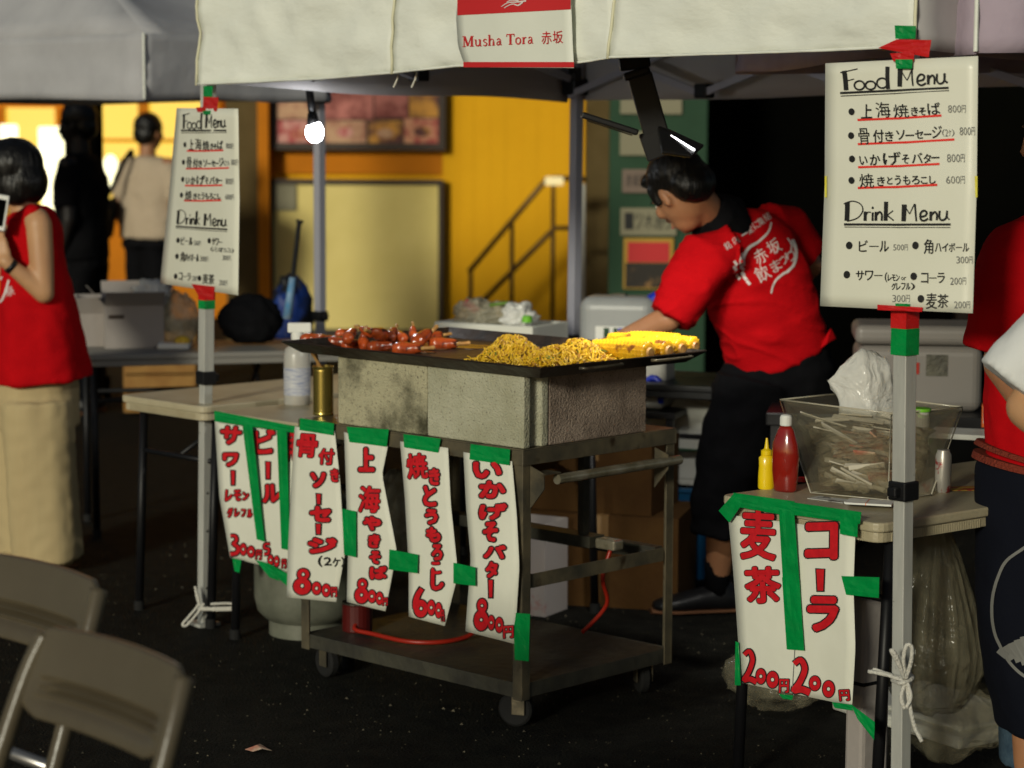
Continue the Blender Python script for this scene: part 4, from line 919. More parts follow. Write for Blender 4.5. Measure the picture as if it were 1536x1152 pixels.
# things on and below the cart
hz = SZ + .006
t = thing('gas_hose', 'orange red rubber hose curling over the bottom shelf of the trolley', 'hose', CM @ V((.2, .3, SZ)))
g = Mb(); P = [at(560, 905, .20), at(545, 925, .17), at(532, 943, .145), at(560, 951, .140), at(610, 962, .139), at(660, 963, .139), at(700, 955, .141), at(720, 940, .16)]
def spl(P, n=6):
    out = []; Q = [P[0]] + list(P) + [P[-1]]
    for i in range(1, len(Q) - 2):
        for t in range(n):
            t /= n; a, b, c, d = Q[i - 1:i + 3]; out.append(.5 * (2 * b + (c - a) * t + (2 * a - 5 * b + 4 * c - d) * t * t + (3 * b - a - 3 * c + d) * t ** 3))
    return out + [P[-1]]
g.tube(spl(P), .0065, 8); obj('tube', g, M['hose'], t, world=True, smooth=True)
t = thing('red_can', 'dark red round can standing on the trolley bottom shelf behind the strips', 'can', at(536, 945, SZ + .001)); c = rootmat(t)
g = Mb(); g.lathe([(.042, 0), (.043, .003), (.043, .075), (.040, .078)], 22); obj('can_body', g, mat('dark_red', (.07, .005, .004), .4), t); g = Mb(); g.lathe([(.043, .078), (.043, .083), (.02, .085)], 22); obj('lid', g, M['steel_dark'], t)
def cyl_bottle(name, lab, cat, p, prof, m, extra=None, seg=28):
    t = thing(name, lab, cat, p); g = Mb(); g.lathe(prof, seg); o = obj('vessel', g, m, t); smooth_by_angle(o, 30); return t
gp = at(462, 948, 0)
t = thing('gas_cylinder', 'grey propane cylinder on the ground behind the left trolley leg', 'gas cylinder', gp)
g = Mb(); g.lathe([(.12, .0), (.12, .045), (.13, .05), (.155, .075), (.165, .12), (.165, .34), (.15, .40), (.10, .445), (.05, .455)], 32); o = obj('vessel', g, M['gas'], t); smooth_by_angle(o, 50)
g = Mb(); g.lathe([(.09, .45), (.095, .47), (.095, .56), (.085, .56), (.085, .47), (.05, .456)], 24); obj('collar', g, M['gas'], t)
g = Mb(); g.lathe([(.018, .45), (.018, .52), (.03, .525), (.03, .54), (.01, .545)], 12); obj('valve', g, M['gold'], t)
def carton(name, label, cat, c, size, rz, m, flaps=True, group=None, mark=None):
    t = thing(name, label, cat, c, rz, group); L, W_, H_ = size; g = Mb(); th = .004
    g.bb(-L/2, L/2, -W_/2, W_/2, 0, th); g.bb(-L/2, L/2, -W_/2, -W_/2+th, th, H_); g.bb(-L/2, L/2, W_/2-th, W_/2, th, H_); g.bb(-L/2, -L/2+th, -W_/2+th, W_/2-th, th, H_); g.bb(L/2-th, L/2, -W_/2+th, W_/2-th, th, H_)
    obj('box_body', g, m, t)
    if flaps == 'open':
        for s, ax in ((-1, 0), (1, 0), (-1, 1), (1, 1)):
            g = Mb(); a = random.uniform(.2, .9)
            if ax: g.box((0, s * (W_ / 2 + W_ * .25 * math.sin(a)), H_ + W_ * .25 * math.cos(a)), (L, .003, W_ * .5), Matrix.Rotation(-s * a, 3, 'X'))
            else: g.box((s * (L / 2 + W_ * .25 * math.sin(a)), 0, H_ + W_ * .25 * math.cos(a)), (.003, W_, W_ * .5), Matrix.Rotation(s * a, 3, 'Y'))
            obj('flap', g, m, t)
    elif flaps:
        g = Mb(); g.bb(-L/2, -.002, -W_/2, W_/2, H_ + .0002, H_ + .003); g.bb(.002, L/2, -W_/2, W_/2, H_ + .0002, H_ + .003); obj('flap', g, m, t)
        g = Mb(); g.bb(-.03, .03, -W_/2-.001, W_/2+.001, H_+.0032, H_+.0038); g.bb(-.03, .03, -W_/2-.0012, -W_/2-.0004, H_*.75, H_+.0038); obj('packing_tape', g, mat('packing_tape', (.26, .15, .06), .25), t)
    return t
cb = at(905, 915, 0)
carton('cardboard_box', 'large brown cardboard box on the ground behind the trolley, lower of two', 'cardboard box', cb + V((.03, .22, 0)), (.52, .36, .30), R(-14), M['cardboard'])
carton('cardboard_box', 'brown cardboard box stacked on the larger brown box behind the trolley', 'cardboard box', cb + V((.01, .24, .305)), (.42, .32, .23), R(-20), M['cardboard'], group=None)
carton('cardboard_box', 'small pale box with reddish marks on the ground seen through the trolley', 'cardboard box', at(800, 925, 0) + V((0, .1, 0)), (.17, .15, .30), R(-30), mat('pale_carton', (.42, .38, .36), .8, col2=(.40, .14, .12), nscale=7, nlo=.60, nhi=.68), False)
t = thing('burner', 'dark gas burner hanging under the griddle inside the trolley', 'gas burner', CM @ V((.5, .42, .42)), CA)
g = Mb(); g.bb(-.25, .25, -.03, .03, 0, .03); obj('burner_bar', g, M['steel_dark'], t)
for s_ in (-.2, .2):
    g = Mb(); g.bb(s_ - .01, s_ + .01, -.012, .012, .03, .257); obj('hanger', g, M['steel_dark'], t)
g = Mb(); g.bb(.26, .33, -.02, .02, .0, .028); obj('regulator', g, M['steel_bright'], t, bevel=.005)
g = Mb(); g.tube(spl([V((.3, 0, .0)), V((.29, -.02, -.08)), V((.27, .02, -.16)), V((.2, 0, -.245))]), .006, 8); obj('feed_hose', g, M['hose'], t, smooth=True)
def drape(name, label, cat, c, r, m, seed):
    t = thing(name, label, cat, (c[0], c[1], c[2] - r[2])); g = Mb(); g.ell((0, 0, 0), 1, None, 72, 36)
    for i, p in enumerate(g.v):
        a = math.atan2(p.y, p.x); z = p.z; k = (.35 + .65 * min(1, (1 - z) * .75)) / max(.35, math.hypot(p.x, p.y) ** .5) if abs(z) < .97 else .6
        k *= 1 + .16 * (1 - abs(noise.noise(V((math.cos(a) * 3, math.sin(a) * 3, seed + z * .35)))) * 3.5) + .05 * noise.noise(p * 5)
        g.v[i] = V((c[0] + p.x * r[0] * k, c[1] + p.y * r[1] * k, c[2] + z * r[2] + .012 * noise.noise(V((a * 2, seed, z)))))
    obj('bag_skin', g, m, t, world=True, smooth=True); return t
def crumple(name, label, cat, c, r, m, seed, amp=.25, part='bag_skin', flat=0, fr=3.2, parent=None):
    t = parent or thing(name, label, cat, (c[0], c[1], c[2] - r[2])); g = Mb(); g.ell(c, r, None, 40, 28)
    for i, p in enumerate(g.v):
        d = (p - V(c)); q = V((d.x / r[0], d.y / r[1], d.z / r[2])); n = q.normalized()
        k = 1 + amp * noise.noise(n * fr + V((seed, 0, 0))) + amp * .6 * abs(noise.noise(n * fr * 2.6 + V((0, seed, 0)))) - amp * .5 * abs(noise.noise(n * fr * 1.4 + V((0, 0, seed))))
        p2 = V(c) + V((d.x * k, d.y * k, d.z * k)); p2.z = max(p2.z, c[2] - r[2] * .92); g.v[i] = p2
    obj(part, g, m, t, world=True, smooth=True); return t
c = at(592, 775, .5) + V((0, .25, 0)); crumple('plastic_bag', 'limp clear plastic bag hanging behind the strips inside the trolley', 'plastic bag', (c.x, c.y, .46), (.07, .06, .13), M['film'], 3)
t = thing('wrapper', 'small crumpled pale wrapper lying on the asphalt', 'litter', at(388, 1126, 0)); g = Mb(); pts = [(-.035, 0, .003), (.0, .028, .010), (.02, .01, .004), (.036, -.012, .003), (.01, -.016, .009), (-.012, -.02, .003), (-.005, .003, .014)]
g.add(pts, [(0, 6, 1), (1, 6, 2), (2, 6, 3), (3, 6, 4), (4, 6, 5), (5, 6, 0)]); obj('foil', g, M['pack'], t)
# ================================================================ TABLES
def folding_table(label, corner, ang, L, W_, H_, m, legs=True, ribs=True, group=None):
    """corner = near left corner; local x along the end (W_), local y along the length (L)"""
    t = thing('folding_table', label, 'table', corner, ang, group)
    def rr(x0, x1, y0, y1, r, n=4):
        out = []
        for cx, cy, a0 in ((x1 - r, y1 - r, 0), (x0 + r, y1 - r, 90), (x0 + r, y0 + r, 180), (x1 - r, y0 + r, 270)):
            for k in range(n + 1): a = R(a0 + 90 * k / n); out.append((cx + r * math.cos(a), cy + r * math.sin(a)))
        return out
    g = Mb(); g.flat(rr(0, W_, 0, L, .03), (0, 0, H_ - .022), (1, 0, 0), (0, 1, 0), (0, 0, 1), .022); top = obj('tabletop', g, m, t, bevel=.005, seg=3)
    g = Mb(); g.flat(rr(.008, W_ - .008, .008, L - .008, .028), (0, 0, H_ - .046), (1, 0, 0), (0, 1, 0), (0, 0, 1), .0238); obj('skirt', g, m, top, bevel=.003)
    if ribs:
        g = Mb(); n = int(W_ / .006)
        for i in range(n): x = .05 + i * .006; (x < W_ - .05) and g.bb(x, x + .003, .0062, .0079, H_ - .045, H_ - .026)
        for i in range(int(.3 / .006)): y = .05 + i * .006; g.bb(W_ - .0079, W_ - .0062, y, y + .003, H_ - .045, H_ - .026)
        obj('ribs', g, m, top, kind='stuff')
    if legs:
        for y in (.075, L - .12):
            for x in (.032, W_ - .032):
                g = Mb(); g.tube([(x, y, H_ - .047), (x, y - .03 if y < .2 else y + .03, .012)], .0135, 12); l = obj('leg', g, M['table_leg'], t, smooth=True)
                g = Mb(); q = y - .03 if y < .2 else y + .03; g.tube([(x, q, 0), (x, q, .03)], .017, 12); obj('rubber_foot', g, M['black_rub'], l)
            g = Mb(); g.tube([(.045, y - .008 if y < .2 else y + .008, .52), (W_ - .045, y - .008 if y < .2 else y + .008, .52)], .009, 8); obj('stretcher', g, M['table_leg'], t, smooth=True)
            g = Mb(); g.tube([(W_ / 2, y, .52), (W_ / 2, y + (.25 if y < .2 else -.25), H_ - .05)], .008, 8); obj('brace', g, M['table_leg'], t, smooth=True)
    return t
# drinks table at the right
TA = at(1078, 742, .70); TB_ = at(1312, 785, .70); a_ = math.atan2(TB_.y - TA.y, TB_.x - TA.x)
rtab = folding_table('beige folding table at the right with the tea and cola price sheet', V((TA.x, TA.y, 0)), a_, 1.8, .50, .70, M['table'])
RM = rootmat(rtab); TFN = (RM.to_3x3() @ V((0, -1, 0))).normalized()
PT = RM @ V((0, -.004, 0))
sh = Sheet([(0, (1092, 772), (1283, 797)), (.35, (1100, 860), (1280, 880)), (.7, (1106, 945), (1283, 972)), (1, (1111, 1024), (1278, 1059))], PT, TFN, lambda u, v: .010 * math.sin(v * 2.6) + .006 * math.sin(u * 6.28) * v)
t = thing('price_sheet', 'white price sheet with 麦茶 and コーラ in red, taped to the right table', 'price sign', onplane(1111, 1024, PT, TFN))
obj('paper', sh.mesh(12, 18), M['paper'], t, world=True, smooth=True)
k = Ink(sh.at); write(k, [('麦', 1110, 763, 1165, 841), ('茶', 1116, 849, 1172, 906), ('コ', 1206, 782, 1258, 841), ('|', 1223, 854, 1236, 886), ('ラ', 1209, 893, 1259, 949), ('2', 1113, 974, 1135, 1027), ('0', 1133, 1003, 1149, 1026), ('0', 1149, 1007, 1168, 1032), ('円', 1168, 1018, 1184, 1040), ('2', 1187, 987, 1215, 1043), ('0', 1213, 1014, 1231, 1036), ('0', 1233, 1021, 1252, 1046), ('円', 1258, 1034, 1275, 1052)], 3.2)
k.stroke([(1192, 975), (1188, 1041)], 1, 'grey'); k.build(t)
tapes([[(1100, 739), (1192, 752), (1190, 775), (1104, 760)], [(1186, 753), (1292, 768), (1290, 786), (1186, 772)], [(1101, 740), (1116, 752), (1094, 784), (1078, 766)], [(1260, 768), (1287, 772), (1286, 806), (1260, 801)], [(1168, 764), (1191, 768), (1199, 872), (1174, 868)], [(1173, 866), (1199, 870), (1206, 976), (1180, 974)], [(1262, 864), (1319, 866), (1318, 897), (1269, 892)], [(1103, 962), (1108, 964), (1111, 1028), (1102, 1028)], [(1168, 1041), (1190, 1043), (1188, 1050), (1174, 1048)], [(1248, 1053), (1277, 1057), (1279, 1066), (1252, 1062)], [(1276, 1056), (1312, 1083), (1311, 1110), (1286, 1078)]], PT, TFN, .014, t)
k = None
# things on the right table
def ont(px, py, z=.70): return at(px, py, z)
t = thing('mustard_bottle', 'yellow squeeze mustard bottle with pointed nozzle beside the ketchup', 'squeeze bottle', ont(1149, 733))
g = Mb(); g.lathe([(.018, 0), (.0195, .004), (.0195, .03), (.018, .055), (.0185, .075), (.012, .082)], 20, sq=.8); o = obj('vessel', g, M['mustard'], t); smooth_by_angle(o, 50)
g = Mb(); g.lathe([(.0135, .082), (.0135, .092), (.006, .097), (.0025, .122)], 16); obj('nozzle', g, M['mustard'], t)
t = thing('ketchup_bottle', 'red ketchup squeeze bottle with white cap, left of the clear tub', 'squeeze bottle', ont(1177, 737), R(-30))
g = Mb(); pr = [(.026, 0), (.030, .006), (.0325, .05), (.034, .085), (.030, .115), (.019, .148), (.012, .158)]
g.lathe(pr, 28, sq=.62); g.v = [p + V((0, 0, 0)) for p in g.v]
for i, p in enumerate(g.v):
    f = 1 + .10 * noise.noise(V((p.x * 30, p.y * 30, p.z * 22))); g.v[i] = V((p.x * f, p.y * f, p.z))
o = obj('vessel', g, M['ketchup'], t, smooth=True); g = Mb(); g.lathe([(.0135, .157), (.0145, .16), (.0145, .176), (.012, .182), (.005, .184)], 20); obj('cap', g, M['white_plastic'], t)
# clear tapered tub
zt0, zt1 = .703, .868
fb = [at(1228, 742, zt0), at(1352, 754, zt0)]; tb0 = [at(1173, 599, zt1), at(1376, 636, zt1), at(1440, 612, zt1)]
cx = RM @ V((.21, .235, 0))
b4 = [ont(1216, 739, .704), ont(1332, 750, .704), ont(1397, 742, .704)]; b4.append(b4[0] + b4[2] - b4[1])
zr = .704 + .155
t4 = [at(1174, 601, zr), at(1372, 620, zr), at(1440, 612, zr)]
def px_(v): return None
t4 = [at(1174, 602, .86), at(1336, 622, .86), at(1440, 613, .86), at(1268, 592, .86)]
tub = thing('clear_tub', 'clear flared acrylic tub full of wrapped straws and packets on the right table', 'tub', sum(b4, V()) / 4)
cen = sum(t4, V()) / 4
def inset(P, d):
    c = sum(P, V()) / len(P); return [p + (c - p).normalized() * d for p in P]
def lift(P, z): return [V((p.x, p.y, p.z + z)) for p in P]
bi, ti = lift(inset(b4, .005), .004), inset(t4, .0045)
to = [p + (p - cen).normalized() * .006 for p in t4]; to2 = lift(to, .004)
g = Mb(); g.add(b4 + lift(t4, -.001) + lift(to, -.001) + to2 + lift(ti, .003) + bi, [(3, 2, 1, 0)] + [(i, (i + 1) % 4, 4 + (i + 1) % 4, 4 + i) for i in range(4)] + [(4 + i, 4 + (i + 1) % 4, 8 + (i + 1) % 4, 8 + i) for i in range(4)] + [(8 + i, 8 + (i + 1) % 4, 12 + (i + 1) % 4, 12 + i) for i in range(4)] + [(12 + i, 12 + (i + 1) % 4, 16 + (i + 1) % 4, 16 + i) for i in range(4)] + [(16 + i, 16 + (i + 1) % 4, 20 + (i + 1) % 4, 20 + i) for i in range(4)] + [(20, 21, 22, 23)])
obj('tub_shell', g, M['clearbox'], tub, world=True, bevel=.0012)
for i in range(4):
    j = (i + 1) % 4
    for a, b, r in ((to2[i], to2[j], .0022), (b4[i], to[i], .0018), (b4[i], b4[j], .0018)):
        g = Mb(); g.tube([a, b], r, 6); obj('edge', g, mat('acrylic_edge', (.62, .58, .46), .15, trans=.4) if i + r == .0022 else bpy.data.materials['acrylic_edge'], tub, world=True, smooth=True)
rnd = random.Random(11)
def intub(u, v, w, m=.12):
    u = m + u * (1 - 2 * m); v = m + v * (1 - 2 * m)
    a = lerp(lerp(bi[0], bi[1], u), lerp(bi[3], bi[2], u), v); b = lerp(lerp(ti[0], ti[1], u), lerp(ti[3], ti[2], u), v); return lerp(a, b, w)
for i in range(40):
    u, v, w_ = rnd.random() * .6, rnd.random() ** 2.2, rnd.uniform(.12, .9); p = intub(u, v, w_, .05); q = intub(min(1, u + rnd.uniform(.3, .5)), min(1, max(0, v + rnd.uniform(-.2, .3))), max(.06, w_ + rnd.uniform(-.22, .08)))
    t = thing('wrapped_straw', 'white wrapped straw lying in the heap inside the clear tub', 'straw', (p + q) / 2, 0, 'wrapped straws in the clear tub'); g = Mb(); d = (q - p); rot = d.to_track_quat('X', 'Z').to_matrix() @ Matrix.Rotation(rnd.random() * 3, 3, 'X')
    g.box((p + q) / 2, (d.length, .012, .003), rot); obj('sleeve', g, M['straw'], t, world=True)
for i in range(26):
    p = intub(rnd.random(), rnd.random(), rnd.uniform(.05, .72), .2); rot = Matrix.Rotation(rnd.random() * 6, 3, 'Z') @ Matrix.Rotation(rnd.uniform(-.9, .9), 3, 'X'); t = thing('sauce_packet', 'red and cream sauce packet among the straws in the clear tub', 'sauce packet', p, 0, 'sauce packets in the clear tub')
    g = Mb(); g.box(p, (.060, .042, .005), rot); obj('sachet', g, M['pack'], t, world=True, bevel=.0015)
t = thing('plastic_bag', 'creamy clear bag filling the clear tub around the straws', 'plastic bag', intub(.5, .5, 0)); g = Mb()
g.ell((0, 0, 0), 1, None, 48, 32)
for i, p in enumerate(g.v):
    m_ = max(abs(p.x), abs(p.y), abs(p.z)); q = p / m_ * (.55 + .45 * p.length); q = V([max(-1, min(1, c_ * 1.0)) for c_ in q]); k_ = .93 + .12 * noise.noise(q * 2.2) - .10 * abs(noise.noise(q * 4.5))
    g.v[i] = intub(.5 + q.x * .5 * k_, .5 + q.y * .5 * k_, .40 + q.z * .37 * k_ + .08 * noise.noise(q * 3), .05)
obj('bag_skin', g, plastic_film('tub_film', (.66, .58, .40), .55, bscale=22, bump=.9), t, world=True, smooth=True)
# white bag sticking out of the tub
cc = intub(.42, .55, 1.02)
bag = thing('white_bag', 'crumpled white plastic bag sticking out of the clear tub', 'plastic bag', cc); g = Mb()
cps = [(1293, 521, 0), (1241, 572, .01), (1258, 598, .0), (1294, 548, -.045), (1331, 537, .0), (1336, 561, -.02), (1344, 592, .0), (1346, 630, .0), (1281, 572, -.035), (1264, 602, -.015), (1305, 588, -.055), (1262, 640, -.01), (1300, 645, -.04), (1320, 560, -.03), (1325, 600, -.035)]
tris = [(0, 1, 3), (1, 8, 3), (1, 2, 8), (0, 3, 4), (3, 13, 4), (4, 13, 5), (3, 8, 10), (3, 10, 13), (13, 10, 14), (13, 14, 5), (5, 14, 6), (6, 14, 7), (8, 9, 10), (8, 2, 9), (9, 11, 12), (9, 12, 10), (10, 12, 14), (14, 12, 7), (2, 11, 9)]
bm = bmesh.new(); vf = [bm.verts.new(atY(x, y, cc.y + d)) for x, y, d in cps]; vb = [bm.verts.new(atY(x, y, cc.y - d * .8 + .03)) for x, y, d in cps]
for a, b, c in tris: bm.faces.new((vf[a], vf[b], vf[c])); bm.faces.new((vb[c], vb[b], vb[a]))
rm = [0, 1, 2, 11, 12, 7, 6, 5, 4]
for i in range(len(rm)): a, b = rm[i], rm[(i + 1) % len(rm)]; bm.faces.new((vf[a], vb[a], vb[b], vf[b]))
bmesh.ops.subdivide_edges(bm, edges=bm.edges, cuts=4, use_grid_fill=True); bmesh.ops.recalc_face_normals(bm, faces=bm.faces)
for _ in range(2): bmesh.ops.smooth_vert(bm, verts=bm.verts, factor=.25, use_axis_x=True, use_axis_y=True, use_axis_z=True)
for v in bm.verts: v.co += v.normal * (.008 * noise.noise(v.co * 30) + .006 * (abs(noise.noise(v.co * 55)) - .3))
bm.transform(rootmat(bag).inverted()); me = bpy.data.meshes.new('bag_skin'); bm.to_mesh(me); bm.free(); me.materials.append(M['film_white'])
me.polygons.foreach_set('use_smooth', [True] * len(me.polygons)); o = bpy.data.objects.new('bag_skin', me); C.objects.link(o); o.parent = bag
t = thing('drink_can', 'slim printed can with red mark standing behind the right of the clear tub', 'can', ont(1414, 738), R(20)); g = Mb(); g.lathe([(.016, 0), (.019, .004), (.019, .088), (.015, .098), (.015, .101)], 24); o = obj('can_body', g, mat('can_print', (.42, .40, .36), .35, .4, col2=(.30, .03, .03), nscale=30, nlo=.55, nhi=.6), t); smooth_by_angle(o, 40)
t = thing('green_lid', 'bright green round lid behind the pole above the tub', 'lid', at(1381, 617, .86)); g = Mb(); g.lathe([(.024, 0), (.025, .002), (.025, .008), (.01, .009)], 24); obj('lid_disc', g, M['green_lid'], t)
g = Mb(); g.lathe([(.022, -.152), (.022, -.0003)], 20); obj('jar', g, M['bottle'], t)
for i in range(3):
    lab = ['bottom white card of the banded stack in front of the clear tub', 'middle white card of the banded stack in front of the clear tub', 'top white card of the banded stack with a thin orange band'][i]
    t = thing('paper_card', lab, 'card', ont(1305, 755, .7005 + i * .0048), a_ + R(24 + i * 5), 'banded white cards'); g = Mb(); g.bb(-.052, .052, -.030, .030, 0, .0042); obj('card', g, M['white_plastic'], t)
    if i == 2: g = Mb(); g.bb(-.006, -.0045, -.0305, .0305, -.0005, .005); obj('rubber_band', g, M['orange'], t)
t = thing('leaflet', 'printed leaflet with small pictures lying left of the white cards', 'leaflet', ont(1250, 750, .7005), a_ + R(10)); g = Mb(); g.bb(-.055, .055, -.025, .025, 0, .0012); obj('sheet', g, mat('leaflet_print', (.55, .55, .50), .5, col2=(.15, .14, .13), nscale=28, nlo=.52, nhi=.58), t)
t = thing('leaflet', 'colourful yellow and red leaflet at the right edge of the right table', 'leaflet', ont(1446, 733, .7005), a_ + R(60)); g = Mb(); g.bb(-.04, .04, -.03, .03, 0, .0012); obj('sheet', g, mat('leaflet_print_red', (.62, .40, .05), .5, col2=(.50, .04, .03), nscale=30, nlo=.48, nhi=.54), t)
t = thing('bottle_cap', 'small red bottle cap beside the ketchup on the table', 'bottle cap', ont(1203, 722)); g = Mb(); g.lathe([(.013, 0), (.013, .008), (.010, .010)], 16); obj('cap_disc', g, M['tape_red'], t)
# under the right table
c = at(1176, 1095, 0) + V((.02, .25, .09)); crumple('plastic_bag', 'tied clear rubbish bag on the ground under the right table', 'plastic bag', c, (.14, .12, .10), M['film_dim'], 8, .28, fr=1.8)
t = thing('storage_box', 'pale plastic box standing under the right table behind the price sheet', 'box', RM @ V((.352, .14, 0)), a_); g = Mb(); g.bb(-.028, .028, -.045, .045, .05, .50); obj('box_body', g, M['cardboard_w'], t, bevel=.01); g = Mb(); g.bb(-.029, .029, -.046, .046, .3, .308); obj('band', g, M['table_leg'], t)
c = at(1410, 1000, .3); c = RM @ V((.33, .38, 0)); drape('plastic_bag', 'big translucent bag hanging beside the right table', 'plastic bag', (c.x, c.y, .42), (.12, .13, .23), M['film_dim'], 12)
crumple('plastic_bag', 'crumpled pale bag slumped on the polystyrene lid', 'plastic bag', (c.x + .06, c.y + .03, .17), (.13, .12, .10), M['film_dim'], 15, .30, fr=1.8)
t = thing('polystyrene_board', 'white polystyrene box lid lying on the ground beyond the rope bow', 'foam lid', at(1405, 1085, .02) + V((.03, .1, -.02)), a_ + R(-5)); g = Mb(); g.bb(-.24, .24, -.17, .17, .002, .035); g.bb(-.21, .21, -.14, .14, .035, .05); obj('lid_slab', g, M['styro'], t, bevel=.008)
# ---- rope bow on the right pole and rope at left pole
def ropething(lab, paths, anchor, r=.0042):
    t = thing('rope', lab, 'rope', anchor)
    for p in paths:
        g = Mb(); g.tube(spl([V(q) for q in p], 7), r, 7); obj('strand', g, M['rope'], t, world=True, smooth=True)
YP = 4.80
A = lambda x, y, d=0: atY(x, y, YP - d)
ropething('white cord tied in a bow round the right tent pole', [[A(1303, 1007, -.05), A(1330, 1012, -.02), A(1352, 1020, .01), A(1362, 1022, .02)], [A(1310, 1004, -.05), A(1340, 1014, -.02), A(1358, 1018, .02)],
  [A(1358, 1022, .03), A(1350, 1000, .05), A(1337, 976, .06), A(1345, 985, .06), A(1357, 1018, .035)], [A(1358, 1020, .03), A(1366, 995, .05), A(1368, 972, .06), A(1360, 968, .06), A(1355, 990, .05), A(1359, 1018, .035)],
  [A(1359, 1022, .03), A(1352, 1045, .04), A(1358, 1062, .04), A(1366, 1045, .04), A(1361, 1024, .035)], [A(1360, 1024, .03), A(1365, 1060, .035), A(1372, 1090, .03), A(1383, 1112, .03)],
  [A(1338, 1020, -.02), A(1352, 1025, .035), A(1368, 1018, .02), A(1364, 1012, -.03), A(1345, 1014, -.03), A(1338, 1020, -.02)]], A(1358, 1021), .0048)
A = lambda x, y, d=0: atY(x, y, 6.93 - d)
ropething('white cord looped round the foot of the left tent pole', [[A(306, 905), A(296, 920), A(280, 938), A(274, 936), A(284, 924), A(298, 905), A(294, 885), A(293, 880), A(296, 898), A(300, 908)], [A(302, 912), A(330, 912), A(360, 911)], [A(316, 906), A(340, 905), A(350, 906)], [A(302, 914), A(330, 915), A(356, 914)]], A(306, 912), .0042)

